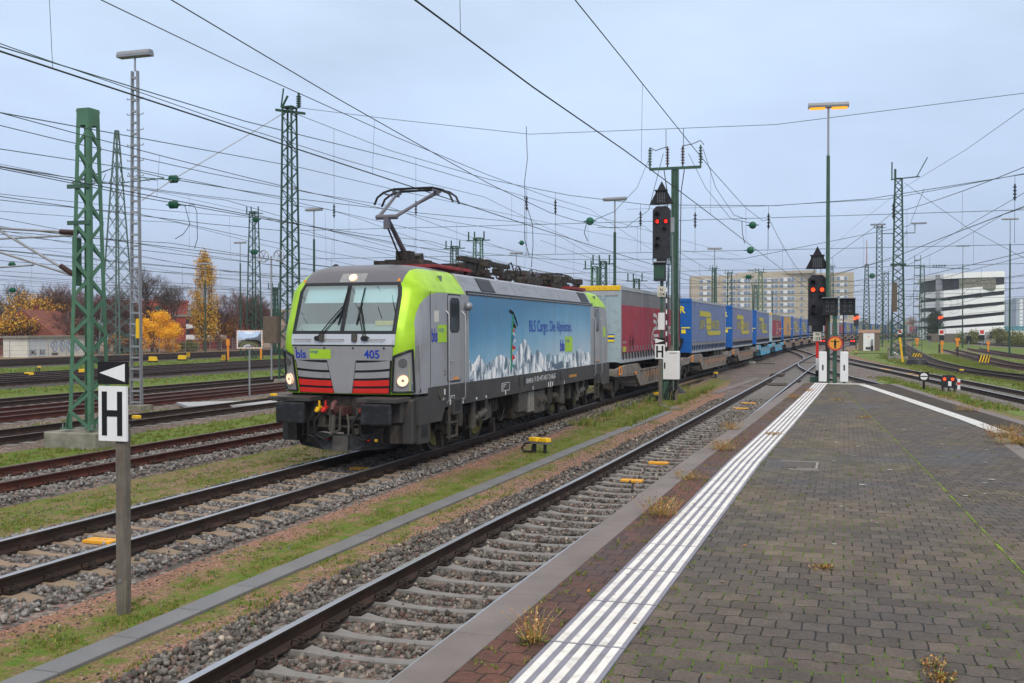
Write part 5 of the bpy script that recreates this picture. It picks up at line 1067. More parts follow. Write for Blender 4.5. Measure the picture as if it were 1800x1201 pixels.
def trailer(kind):
    cur,wall={'red':('cred','walls'),'blue':('cblue','bluewall'),'greyblue':('cblue2','bluewall'),'orange':('corange','bluewall'),'dark':('cgrey','dbluewall')}[kind]
    t=thing('semi_trailer','x','semi trailer')
    b=MB(); b.bb(-1.25,1.25,.03,13.58,1.42,4.27); b.build('trailer_body',M['roofw'],t)
    for s in(-1,1):
        b=MB(); g=[]
        for i in range(41):
            y=.14+13.3*i/40; w_=.012*math.sin(i*1.9)+.008*math.sin(i*3.7)
            g.append([(s*(1.262+.25*w_),y,1.50),(s*(1.268+w_),y,2.0),(s*(1.272+w_),y,2.8),(s*(1.268+w_),y,3.6),(s*1.262,y,4.20)])
        b.sheet(g); b.build('side_curtain',M[cur],t,True)
        b=MB(); b.bb(s*1.25,s*1.285,0,13.6,4.17,4.31); b.bb(s*1.25,s*1.28,0,13.6,1.38,1.52); b.bb(s*1.2,s*1.285,13.45,13.6,1.4,4.3); b.build('side_rail',M['roofw'],t)
        b=MB(); b.bb(s*1.15,s*1.287,-.005,.13,1.40,4.28); b.build('corner_post',M[wall],t)
        b=MB(); c=MB(); y=.35
        while y<13.4:
            b.bar((s*1.29,y,1.80),(s*1.295,y+.04,1.64),.05,.012); b.bar((s*1.295,y+.04,1.66),(s*1.29,y+.14,1.50),.035,.012); c.bar((s*1.288,y,2.02),(s*1.29,y,1.78),.035,.008); y+=.56
        b.build('strap_buckles',M['black'],t); c.build('straps',M['alu'],t)
    b=MB(); b.bb(-1.27,1.27,-.02,.04,1.42,4.2)
    for x in(-.85,-.42,0,.42,.85): b.bb(x-.015,x+.015,-.03,-.02,1.5,4.1)
    f=b.build('front_wall',M[wall],t)
    b=MB(); b.bb(-1.28,1.28,-.06,.25,4.14,4.33); b.build('header_beam',M['yellow' if kind=='red' else ('bluewall' if kind in('blue','greyblue') else 'roofw')],t,bev=.02)
    b=MB()
    if kind=='red': 
        for k in range(11): b.bb(-1.14+k*.23,-1.115+k*.23,-.065,-.06,4.21,4.24)
        b.build('header_holes',M['black'],t); b=MB(); b.bb(-1.2,1.2,-.05,-.02,3.95,4.12); b.build('front_top_rail',M['roofw'],t); b=MB(); b.bb(.55,.66,-.09,-.03,1.5,3.95); b.bb(-.6,-.5,-.09,-.03,1.5,3.95); b.build('front_post',M['walls'],t)
    else:
        b.bb(.75,.98,-.05,-.03,2.45,2.65); b.bb(.75,1.22,-.05,-.028,2.72,2.78); b.build('yellow_stickers',M['logoy2'],t); b=MB(); b.box(.55,-.10,1.98,.55,.1,.5,0,0,0,R(14)); b.build('document_box',M['black'],t)
        b=MB(); b.text('WALTER',.52,(-1.05,-.032,3.55),(1,0,0),(0,0,1),0,'LEFT',.98,.025,.002); b.build('lettering',M['logoy2'],t)
    # hanging gear under the body
    b=MB(); b.bb(-.5,.5,.3,13.4,1.15,1.42); 
    for y in(9.3,10.6,11.9):
        for s in(-1,1): b.cyl((s*.85,y,.98),(s*1.22,y,.98),.5,None,18)
    for s in(-1,1): b.bb(s*.7,s*.8,2.6,2.7,.7,1.4)
    b.build('chassis',M['dirtyblack'],t)
    X=1.286
    def tx(s_,y,z,h,m,sx=1,bold=0):
        q=MB(); q.text(s_,h,(X,y,z),(0,1,0),(0,0,1),0,'LEFT',sx,bold,.002); q.build('lettering',M[m],t)
    if kind in('blue','greyblue','dark'):
        q=MB(); fn=lambda y,z,x:(x,y,z)
        q.prism([(2.8,3.40),(7.1,3.40),(7.0,3.60),(6.3,3.70),(2.8,3.72)],fn,X-.004,X+.003)
        q.prism([(5.25,2.98),(7.15,2.98),(7.15,3.35),(5.25,3.35)],fn,X-.004,X+.003); q.prism([(5.25,2.64),(7.15,2.64),(7.15,2.93),(5.25,2.93)],fn,X-.004,X+.003)
        q.prism([(5.35,2.58),(11.1,2.58),(11.0,2.33),(6.3,2.30),(5.7,2.40)],fn,X-.004,X+.003); q.build('logo_blocks',M['logoy'],t)
        tx('LKW',2.75,2.70,.72,'logoy',1.22,.02); tx('WALTER',7.25,2.70,.72,'logoy',1.20,.02); tx('LKW WALTER',.5,2.0,.12,'logoy',1)
    elif kind=='red':
        k=8.58; pt=lambda x,y:( (SX(1060+x/k,480+y/k,-8.07)).y-38.2,(SX(1060+x/k,480+y/k,-8.07)).z)
        q=MB()
        def rib(P,w_):
            P=[pt(*p) for p in P]
            for (a,b_),(c,d) in zip(P,P[1:]):
                dx,dz=c-a,d-b_; l=math.hypot(dx,dz); 
                if l<1e-4: continue
                nx_,nz_=-dz/l*w_/2,dx/l*w_/2; e=w_*.25
                ex,ez=dx/l*e,dz/l*e
                q.add([(X+.001,a+nx_-ex,b_+nz_-ez),(X+.001,a-nx_-ex,b_-nz_-ez),(X+.001,c-nx_+ex,d-nz_+ez),(X+.001,c+nx_+ex,d+nz_+ez)],[(0,1,2,3)])
        rib([(735,637),(765,640),(785,670),(799,760),(806,840)],.16); rib([(735,730),(765,738),(780,775),(786,820)],.15); rib([(812,835),(770,832),(735,855),(716,930),(710,1010),(716,1090),(730,1140),(748,1165)],.14)
        rib([(738,945),(805,945)],.13); rib([(738,1000),(800,1000)],.10); rib([(806,840),(821,640),(853,900),(838,975)],.06); q.build('logo_emblem',M['logow'],t)
        tx('arcese',9.75,2.45,.78,'logow',1.08,.02); tx('NE2 RA107',.35,2.12,.14,'logow'); 
        q=MB(); 
        for (y,z) in((1.7,2.15),(2.3,2.15)): q.prism([(y,z-.32),(y+.10,z-.1),(y+.22,z),(y+.12,z+.1),(y,z+.32),(y-.12,z+.08),(y-.1,z-.1)],lambda a,c,x:(x,a,c),X-.01,X+.002)
        q.build('crane_pictogram',mat('dark maroon print',(.10,.02,.03),.6,0,.05),t)
        q=MB(); q.bb(X,X+.003,.3,1.0,1.80,2.0); q.bb(X,X+.003,12.4,12.9,1.78,1.95); q.build('yellow_code',M['logoy'],t); q=MB(); q.bb(.72,1.05,-.05,-.03,2.20,2.28); q.bb(.72,1.05,-.05,-.03,2.36,2.44); q.build('yellow_stickers',M['logoy2'],t)
        q=MB(); q.bb(.72,1.05,-.05,-.03,2.28,2.36); q.bb(.72,1.05,-.05,-.03,2.44,2.48); q.build('blue_stickers',M['bluetxt'],t)
    elif kind=='orange':
        tx('SBB',6.5,2.8,1.0,'logow',1,0) if 0 else tx('arcese',6.2,2.9,.9,'logow',1,0) if 0 else None
        q=MB()
        for k in range(7): q.bb(X,X+.003,6.6+k*.55,6.6+k*.55+.32,2.3+.1*(k%2),3.2+.15*((k*2)%3))
        q.build('grey_print',mat('grey print',(.30,.27,.30),.6,0,.1),t)
    return t
def wagon(m):
    t=thing('pocket_wagon','x','flat wagon')
    for s in(-1,1):
        b=MB(); b.prism([(-1.3,1.18),(-1.3,.92),(.6,.86),(2.2,.84),(3.0,.40),(12.4,.40),(13.2,.84),(15.6,.86),(15.6,1.18),(13.6,1.22),(12.9,1.02),(3.4,1.02),(2.6,1.30),(.2,1.30)],lambda y,z,x:(x,y,z),s*1.30,s*1.42)
        b.build('side_beam',M[m],t,bev=.01)
        b=MB(); y=3.6
        while y<12.4: b.bb(s*1.41,s*1.47,y,y+.10,.44,1.0); y+=.62
        b.bb(s*1.41,s*1.46,2.9,12.7,1.0,1.06); b.bb(s*1.41,s*1.46,3.0,12.4,.38,.46); b.bb(s*1.41,s*1.445,.3,2.4,.95,1.2); b.build('beam_ribs',M[m],t)
        b=MB(); y=3.9
        while y<12.2: b.box(s*1.44,y,.80,.05,.16,.22,0,0,R(20)); y+=.62
        b.build('corner_fittings',mat('rust orange fittings',(.42,.20,.09),.7,0,.4,6),t)
        b=MB(); b.tube([(s*1.44,-1.05,.98),(s*1.48,-1.08,1.05),(s*1.48,-1.05,1.28),(s*1.48,-.72,1.28),(s*1.48,-.66,1.05),(s*1.44,-.72,.98),(s*1.44,-1.05,.98)],.022,6); b.build('shunter_handle',M['orange'],t,True)
        b=MB(); b.box(s*1.47,1.9,.95,.05,.08,.10); b.build('orange_lever',M['orange'],t)
    b=MB(); b.bb(-1.3,1.3,-1.3,2.4,.95,1.15); b.bb(-1.3,1.3,13.0,15.6,.95,1.15); b.bb(-1.3,1.3,2.8,12.6,.36,.46); b.bb(-.45,.45,.3,.9,1.15,1.42); b.build('deck',M[m],t)
    for y0_ in(-.15,14.9):
        b=MB()
        for s in(-1,1):
            b.prism([(y0_-1.35,.50),(y0_-.3,.30),(y0_+.3,.30),(y0_+1.35,.50),(y0_+1.25,.72),(y0_-1.25,.72)],lambda y,z,x:(x,y,z),s*.95,s*1.08); b.cyl((s*1.08,y0_-.9,.46),(s*1.2,y0_-.9,.46),.13,None,10); b.cyl((s*1.08,y0_+.9,.46),(s*1.2,y0_+.9,.46),.13,None,10); b.bb(s*1.0,s*1.15,y0_-.25,y0_+.25,.35,.8)
        b.bb(-.9,.9,y0_-.2,y0_+.2,.55,.9); b.build('bogie',M['dirtyblack'],t)
        for dy in(-.9,.9):
            for s in(-1,1):
                w_=MB(); n=20; P=[(.02,.1),(.03,.38),(.065,.42),(.065,.46),(-.06,.465),(-.07,.49),(-.09,.49),(-.09,.1)]; vs=[(s*(.75+u),r*math.cos(2*PI*k/n),r*math.sin(2*PI*k/n)) for u,r in P for k in range(n)]
                w_.add(vs,[(i*n+k,i*n+(k+1)%n,(i+1)*n+(k+1)%n,(i+1)*n+k) for i in range(len(P)-1) for k in range(n)]); o=w_.build('wheel',M['grimy'],t,True); o.location=(0,y0_+dy,.46)
    for s in(-1,1): b=MB(); b.cyl((s*.88,-1.9,1.04),(s*.88,-1.3,1.04),.10,None,10); b.cyl((s*.88,-1.95,1.04),(s*.88,-1.88,1.04),.22,None,14); b.build('buffer',M['dirtyblack'],t)
    return t
kinds=['red','blue','greyblue','blue','red','orange','greyblue','blue','greyblue','blue','red','red','red','greyblue','dark','blue','dark','blue','greyblue','dark','blue','dark','red','dark','blue','dark']
desc={'red':'red and grey curtain-sided trailer','blue':'blue-fronted trailer with yellow lettering on a faded blue curtain','greyblue':'blue-fronted trailer with yellow lettering on a greyish blue curtain','orange':'orange curtain trailer with a blue front','dark':'dark blue trailer'}
ordn=['first','second','third','fourth','fifth','sixth','seventh','eighth','ninth','tenth','eleventh','twelfth','thirteenth','fourteenth','fifteenth','sixteenth','seventeenth','eighteenth','nineteenth','twentieth','twenty-first','twenty-second','twenty-third','twenty-fourth','twenty-fifth','twenty-sixth']
proto={};wp={}
s0=38.2+4
for i,k in enumerate(kinds):
    s=s0+17.1*i; p=Tat(s); q=Tat(s+13.6); rz=math.atan2(-(q-p).x,(q-p).y)
    lab=f'{desc[k]}, {ordn[i]} behind the locomotive'
    if k not in proto: o=proto[k]=trailer(k); o.location=(p.x,p.y,0); o.rotation_euler=(0,0,rz); tag(o,lab,None,'semi trailers on the freight train')
    else: dup(proto[k],(p.x,p.y,0),rz,lab,'semi trailers on the freight train')
    wm='wagb' if i in(3,4) else 'wag'; lw=('light blue' if wm=='wagb' else 'dusty grey brown')+f' pocket wagon under the {ordn[i]} trailer'
    if wm not in wp: o=wp[wm]=wagon(wm); o.location=(p.x,p.y,0); o.rotation_euler=(0,0,rz); tag(o,lw,None,'pocket wagons of the freight train')
    else: dup(wp[wm],(p.x,p.y,0),rz,lw,'pocket wagons of the freight train')
# ================= masts =================
def lattice(name,label,cat,x,y,w0,w1,h,n,m,lw=.09,bw=.06,z0=-.25,rz=0,group=None,style='Z',cap=True,found=0,w0y=None,r=1.0):
    t=thing(name,label,cat,(x,y,z0),rz,group); H_=h-z0; f=r
    def c(i,u): 
        wx=w0+(w1-w0)*u; wy=wx*f; sx_,sy_=((-1,-1),(1,-1),(1,1),(-1,1))[i%4]; return Vector((sx_*wx/2,sy_*wy/2,u*H_))
    zz0=found/H_ if found else 0
    for i in range(4): b=MB(); b.bar(c(i,zz0),c(i,1),lw,lw,0,(0,1,0)); b.build('corner_leg',M[m],t)
    b=MB()
    for i in range(4):
        for k in range(n):
            u0=zz0+(1-zz0)*k/n;u1=zz0+(1-zz0)*(k+1)/n
            nn=((0,-1,0),(1,0,0),(0,1,0),(-1,0,0))[i]
            if style=='X': b.bar(c(i,u0),c(i+1,u1),bw,.012,0,nn) ; b.bar(c(i+1,u0),c(i,u1),bw,.012,0,nn)
            elif style=='L': b.bar(c(i,u0),c(i+1,u0),bw,bw*.5)
            else:
                if (k+i)%2: b.bar(c(i,u0),c(i+1,u1),bw,.014,0,nn)
                else: b.bar(c(i+1,u0),c(i,u1),bw,.014,0,nn)
    b.build('lattice_bracing',M[m],t)
    if cap: b=MB(); b.bb(-w1*.6,w1*.6,-w1*.6*f,w1*.6*f,H_-.02,H_+.06); b.build('top_plate',M[m],t)
    if found: b=MB(); b.bb(-w0*.75,w0*.75,-w0*.75,w0*.75,-.1,found); b.build('foundation',M['concrete'],t,bev=.02)
    return t
# near green mast on its concrete block
t=thing('green_lattice_mast','thick green lattice mast on a mossy concrete block, nearest on the left','mast',(-17.9,21.0,-.25))
H_=8.35
def c(i,u,w0=.68,w1=.36):
    w_=w0+(w1-w0)*u; a,b_=((-1,-1),(1,-1),(1,1),(-1,1))[i%4]; return Vector((a*w_/2,b_*w_/2,.45+u*(H_-.45)))
for i in range(4):
    b=MB(); sx_,sy_=((-1,-1),(1,-1),(1,1),(-1,1))[i]; A,B=c(i,0),c(i,1)
    b.bar(A-Vector((sx_*.05,0,0)),B-Vector((sx_*.05,0,0)),.11,.012,0,(0,1,0)); b.bar(A-Vector((0,sy_*.05,0)),B-Vector((0,sy_*.05,0)),.11,.012,0,(1,0,0))
    b.add([A+Vector(p) for p in((-.13*sx_*-1,0,0),(.02*sx_,0,0),(.06*sx_,0,-.0),(-.02*sx_,0,.35))],[(0,1,2,3)])
    b.bar(A+Vector((-sx_*.08,0,.02)),A+Vector((sx_*.14,0,.02)),.26,.03); b.bar(A+Vector((sx_*.05,0,0)),A+Vector((-sx_*.03,0,.4)),.02,.14)
    b.build('corner_leg',M['green'],t)
    q=MB()
    for k in range(2): q.cyl(A+Vector((sx_*.10,(k-.5)*.16,0)),A+Vector((sx_*.10,(k-.5)*.16,.14)),.02,None,6)
    q.build('anchor_bolt',M['alu'],t)
b=MB(); n=17
for i in range(4):
    for k in range(n):
        u0,u1=k/n,(k+1)/n; A,B=(c(i,u0),c(i+1,u1)) if (k+i)%2 else (c(i+1,u0),c(i,u1)); b.bar(A,B,.085,.014,0,((0,-1,0),(1,0,0),(0,1,0),(-1,0,0))[i])
b.build('lattice_bracing',M['green'],t)
b=MB()
for i in range(4):
    A,B=c(i,1),c(i+1,1); b.bar(A+Vector((0,0,-.18)),B+Vector((0,0,-.18)),.03,.42)
b.build('top_plate_box',M['green'],t)
b=MB(); b.bb(-.82,.72,-.66,.66,-.05,.40); b.build('foundation',M['concrete'],t,bev=.03)
for z in(6.45,5.55): b=MB(); b.bar((-.42,-.24,z),(.25,-.24,z),.06,.10); b.build('bracket',M['sgreen'],t)
b=MB(); b.bb(-.33,-.30,-.2,.1,4.0,5.2); b.build('hinge_plate',M['green'],t)
# cantilever arms
t=thing('cantilever_arm','silver tube cantilever arm reaching left from the near green mast','cantilever',(-18.25,21,4.95))
mx,my=-18.25,21.0
def arm(pts,r,m,nm): b=MB(); b.tube([(p[0]-mx,p[1]-my,p[2]-4.95) for p in pts],r,8); b.build(nm,M[m],t,True)
arm([(mx,my,5.08),(-20.9,20.9,5.28)],.03,'steel','top_tube'); arm([(mx,my,3.98),(-20.9,20.9,5.36)],.035,'steel','diagonal_tube'); arm([(mx,my,5.02),(-20.9,20.9,4.98)],.025,'steel','steady_tube'); arm([(mx,my,3.98),(-20.6,20.9,4.65),(-21.6,20.9,4.7)],.03,'steel','registration_tube'); arm([(-19.6,21,4.3),(-23.4,20.9,4.15)],.022,'steel','lower_tube')
arm([(mx,my,5.08),(mx-.5,my,5.12)],.07,'insb','insulator'); arm([(mx,my,3.98),(mx-.5,my,4.26)],.07,'insb','insulator'); arm([(-20.6,21,4.65),(-21.5,21,4.4),(-21.9,21,4.1),(-21.9,21,3.95)],.018,'steel','drop_bracket')
def ladder_mast(name,label,x,y,h,w0,w1,n,lampw=None,m='steel',group=None):
    t=thing(name,label,'lamp mast' if lampw else 'mast',(x,y,-.25),0,group); H_=h+.25-(.7 if lampw else 0)
    for s in(-1,1):
        b=MB()
        for d in(-.05,.05): b.bar((s*w0/2,d,.15),(s*w1/2,d,H_),.035,.05)
        b.bar((s*w0/2,0,.15),(s*w1/2,0,H_),.015,.1); b.build('upright',M[m],t)
    b=MB()
    for k in range(n): u=(k+.3)/n; w_=w0+(w1-w0)*u; b.bb(-w_/2,w_/2,-.06,-.045,.15+u*(H_-.15),.15+u*(H_-.15)+.07); b.bb(-w_/2,w_/2,.045,.06,.15+u*(H_-.15),.15+u*(H_-.15)+.07)
    b.build('tie_plates',M[m],t)
    b=MB(); b.bb(-.45,.45,-.35,.35,-.1,.2); b.build('foundation',M['concrete'],t)
    if lampw:
        b=MB(); b.cyl((0,0,H_),(0,0,H_+.55),.035,None,8); b.build('lamp_neck',M[m],t)
        b=MB()
        for k in range(6): z=H_-1.0-k*.55; b.bar((-w1-.12,0,z),(w1+.12,0,z),.02,.03); b.bar((-w1-.12,0,z),(-w1-.12,0,z+.06),.02,.02); b.bar((w1+.12,0,z),(w1+.12,0,z+.06),.02,.02)
        b.build('climbing_steps',M[m],t)
        b=MB(); b.prism([(-.16,0),(.16,0),(.16,.10),(.10,.22),(-.10,.22),(-.16,.10)],lambda y,z,x:(x,y,H_+.5+z),-lampw/2,lampw/2); b.build('lamp_housing',M['alu'],t,bev=.01)
    return t
t=ladder_mast('ladder_lamp_mast','tall grey ladder-like lamp mast with an unlit trough lamp, left of the locomotive',-24.17,30.76,12.6,.44,.22,30,1.38)
b=MB(); b.bb(.08,.2,-.12,-.06,2.6,3.3); b.build('yellow_box',M['yellow'],t)
def lamp(label,x,y,h,w_=1.3,m='sgreen',lit=False,r=.09,z0=-.25,group='pole lamps in the yard'):
    t=thing('pole_lamp',label,'street lamp',(x,y,z0),R(random.uniform(-8,8)),group); H_=h-z0
    b=MB(); b.cyl((0,0,0),(0,0,H_*.82),r,r*.75,10); b.build('pole',M[m],t,True); b=MB(); b.cyl((0,0,H_*.82),(0,0,H_-.05),r*.45,None,8); b.build('lamp_neck',M['steel'],t)
    b=MB(); b.prism([(-.15,.03),(.15,.03),(.16,.10),(.10,.20),(-.10,.20),(-.16,.10)],lambda y,z,x:(x,y,H_-.1+z),-w_/2,w_/2); h_=b.build('lamp_housing',M['alu'],t)
    if lit:
        for s in(-1,1): b=MB(); b.bb(s*.12,s*(w_/2-.05),-.10,.10,H_-.125,H_-.068); b.build('lit_tube',M['tube'],h_)
    else: b=MB(); b.bb(-w_/2+.05,w_/2-.05,-.11,.11,H_-.09,H_-.068); b.build('diffuser',M['wtxt'],h_)
    return t
random.seed(2)
lamp('pole lamp with two glowing orange tubes at the end of the platform',-.60,39.3,10.85,1.42,'sgreen',True,.085,.70,None)
for a in [('pole lamp in front of the yellow poplar',-70.9,102.5,10.3,1.6),('pole lamp between the two lattice masts left of the locomotive cab',-33.5,60.6,10.6,1.25),('pole lamp rising behind the red trailer roof',-12.1,55.6,9.85,1.3),('small distant pole lamp above the locomotive roof',-33,103,10.7,1.4),('pole lamp in front of the left half of the apartment slab',-12.2,102,10.6,1.4),('pole lamp in front of the middle of the apartment slab',-11.7,140,10.5,1.4),('most distant pole lamp before the apartment slab',-11,168,10.6,1.5),('thin pole lamp with striped foot before the white parking building',17.4,173,15.6,2.0),('tall thin pole lamp at the far right',16.4,118,14.2,1.6),('small pole lamp behind the lattice mast near the poplar',-62,96,12.0,1.4)]: lamp(a[0],a[1],a[2],a[3],a[4],'dgreen',r=.10)
M['pylon']=mat('pale grey green steel',(.11,.17,.145),.5,.2,.1,2)
lattice('transmission_pylon','slender green power pylon rising behind the near green mast','pylon',-72.4,89.2,2.7,.25,23.4,16,'pylon',.12,.06,style='X')
b=MB(); P=bpy.data.objects['transmission_pylon']
for z in(18.2,):
    for s in(-1,1):
        b.bar((s*.5,0,z),(s*5.8,0,z+.25),.12,.1); b.bar((s*.35,0,z+1.6),(s*5.8,0,z+.3),.08,.08)
        for k in range(1,6): b.bar((s*k,0,z),(s*(k-.6),0,z+1.6-.28*k),.05,.05)
    b.bar((-1.2,0,19.6),(-5.0,0,18.5),.08,.08)
b.build('cross_arm',M['sgreen'],P)
t=lattice('lattice_mast','tall dark green lattice mast with tension wheels just left of the cab','mast',-27.8,47.7,.82,.52,14.3,30,'dgreen',.08,.05,found=.3)
b=MB()
for s in(-1,1): b.tube([(s*.16-.75+.3*s+math.cos(k*PI/10)*.30,-.6,6.75+math.sin(k*PI/10)*.30) for k in range(21)],.03,6); 
for s in(-1,1):
    for k in range(6): b.bar((s*.46-.75,-.6,6.75),(s*.46-.75+.3*math.cos(k*PI/3),-.6,6.75+.3*math.sin(k*PI/3)),.025,.025)
b.build('tension_wheel',M['steel'],t,True)
b=MB(); b.bb(-1.15,-.35,-.75,-.45,2.2,3.6); b.build('counterweight',mat('brown counterweight',(.13,.10,.075),.8,0,.2,4),t); b=MB(); b.cyl((-.75,-.6,.3),(-.75,-.6,6.75),.05,None,8); b.build('weight_guide',M['steel'],t)
b=MB(); b.bar((-.8,0,14.5),(.9,0,14.2),.18,.12); b.bar((-.5,0,14.6),(-.35,0,15.6),.06,.06); b.cyl((.55,0,14.5),(.55,0,15.3),.07,None,8); b.cyl((-.45,0,14.6),(-.1,0,15.2),.06,None,8)
for k in range(5): b.cyl((.55,0,14.6+.12*k),(.55,0,14.64+.12*k),.14,None,8)
b.build('top_switch_gear',M['dgreen'],t)
for a in [('lattice mast with insulators left of the cab mast',-55.4,88.2,1.15,.6,14.2,20,'dgreen'),('short thin lattice pole between the two tall masts',-61.8,102.7,.6,.45,7.4,14,'dgreen'),('bright green lattice mast above the locomotive roof',-27.8,76.8,.8,.55,9.9,14,'green'),('thin lattice mast top left of the bright green one',-33,85,.7,.5,10,14,'sgreen'),('lattice mast top above the red trailer front',-20,84,.6,.45,7.9,12,'green'),('lattice mast top above the middle of the red trailer',-17.9,78,.6,.45,7.9,12,'sgreen'),('lattice mast top near the end of the red trailer',-18,92,.6,.45,7.2,12,'sgreen'),('pale lattice pylon before the left end of the apartment slab',-48,300,4,2.2,23,10,'sgreen'),('lattice mast before the left windows of the slab',-24,200,1,.7,14.5,12,'sgreen'),('lattice mast behind the third trailer',-20,190,1,.7,13,12,'sgreen'),('green mast before the right part of the slab',-13,170,1,.5,12,12,'green'),('distant mast above the orange trailer',-17,210,1,.5,11.5,12,'sgreen'),
   ('slender mast at the right end of the slab',-3,260,1,.5,18,14,'dgreen'),('short lattice mast behind the tall right masts',8.6,240,1.2,.9,15,12,'dgreen'),('lattice mast before the right of the parking building',44.4,345,1.9,1.3,17,12,'sgreen'),('lattice mast beside the dark trees left of the parking building',20,300,1.6,1.0,20,12,'dgreen'),('distant lattice mast in the haze at right',16,330,1.6,1.0,18,12,'dgreen'),('tall right lattice mast with a crooked top',5.38,180,1.1,.8,19.6,26,'dgreen')]:
    t=lattice('lattice_mast',a[0],'mast',a[1],a[2],a[3],a[4],a[5],a[6],a[7],.09 if a[2]<100 else .15,.05 if a[2]<100 else .09,group='lattice masts of the yard')
    b=MB(); b.bar((-1.0,0,a[5]+.1),(1.0,0,a[5]+.1),.08,.08); 
    for s in(-.8,-.3,.5): b.cyl((s,0,a[5]+.1),(s,0,a[5]+.8),.06,None,6)
    b.build('top_switch_gear',M['dgreen'],t)
t=lattice('lattice_mast','tallest lattice mast on the right with two side lamps','mast',4.88,105.8,1.2,.62,17.2,24,'dgreen',.13,.09,found=.3)
b=MB(); b.bar((-.7,0,17.4),(1.9,0,17.6),.12,.10); b.bar((1.6,0,17.5),(2.6,0,19.4),.09,.09); b.cyl((-.6,0,17.4),(-.6,0,19.1),.07,None,6); b.cyl((-.3,0,17.4),(-.3,0,18.4),.12,None,6); b.build('top_switch_gear',M['dgreen'],t)
for s in(-1,1):
    b=MB(); b.tube([(s*.4,0,12.2),(s*1.5,0,12.2),(s*1.5,0,13.0)],.05,6); b.build('lamp_bracket',M['dgreen'],t); b=MB(); b.box(s*(1.5+.35*s*s),0,13.1,1.4,.3,.15); b.build('lamp_housing',M['alu'],t)
b=MB(); b.bb(-.55,-.1,-.75,-.5,4.6,7.4); b.build('counterweight',bpy.data.materials['brown counterweight'],t); b=MB(); b.bb(-.7,.7,-.7,.7,9.1,9.25); b.build('platform_ring',M['dgreen'],t)
t=lattice('lattice_mast','lattice mast with a red and white aerial on its tip','mast',3.6,190,1.3,.5,14,20,'dgreen',.15,.1)
b=MB(); b.cyl((0,0,14.2),(0,0,18.6),.09,.05,6); b.build('aerial',mat('rust red aerial',(.35,.08,.04),.6,0,.2),t)
t=ladder_mast('ladder_mast','green ladder-like mast on a dark round foundation beside the siding',5.61,89.5,8.7,.75,.45,14,None,'sgreen')
b=MB(); b.cyl((0,0,.0),(0,0,.45),.95,.75,16); b.build('dark_foundation',M['black'],t)
for z,l in((8.0,3.6),(5.5,2.2)): b=MB(); b.bar((.2,0,z),(l+.3,0,z-.25),.05,.05); b.bar((-.9,0,z+.1),(.2,0,z+.1),.05,.05); b.build('bracket_arm',M['dgreen'],t); 
for z in(8.05,5.35):
    b=MB(); b.cyl((1.1,0,z),(2.2,0,z),.03,None,6)
    for k in range(5): b.cyl((1.2+k*.2,0,z),(1.24+k*.2,0,z),.12,None,8)
    b.build('insulator',M['dgreen'],t)
# T-topped green mast with jumpers
t=thing('switch_mast','dark green steel mast with a broad insulator crossbar beside the red trailer','mast',(-7.42,47.0,-.25))
b=MB(); b.bb(-.16,-.11,-.11,.11,0,10.25); b.bb(.11,.16,-.11,.11,0,10.25); b.bb(-.11,.11,-.02,.02,0,10.25); b.build('post',M['sgreen'],t)
b=MB(); b.cyl((0,0,-.05),(0,0,.28),.62,.22,16); b.build('foot_cone',M['black'],t,True)
b=MB(); b.bar((-1.18,0,10.3),(1.18,0,10.3),.12,.12); b.bar((-1.16,0,10.3),(-1.16,0,10.65),.07,.07); b.bar((1.16,0,10.3),(1.16,0,10.65),.07,.07); b.build('crossbar',M['sgreen'],t)
for x in(-1.16,-.35,.35,1.16):
    b=MB(); b.cyl((x,0,10.35),(x,0,11.3),.035,None,8)
    for k in range(6): b.cyl((x,0,10.5+.13*k),(x,0,10.54+.13*k),.10,.08,10)
    b.build('insulator',M['insb'] if abs(x)<1 else M['dgreen'],t,True)
b=MB(); b.cyl((-.42,0,11.2),(-.42,0,12.1),.015,None,5); b.cyl((.38,0,11.2),(.38,0,12.1),.015,None,5); b.tube([(-1.16,0,11.3),(-.9,0,11.15),(-.35,0,11.3)],.02,5); b.tube([(.35,0,11.3),(.75,0,11.35),(1.16,0,11.5),(1.3,0,11.3)],.02,5); b.build('jumper_rods',M['wire'],t)
b=MB()
for x in(-.3,.28): b.tube([(x*1.6,-.15,10.2),(x*1.1,-.2,9.2),(x*.9,-.2,5),(x,-.2,1.2)],.022,6)
b.build('down_cables',M['black'],t)
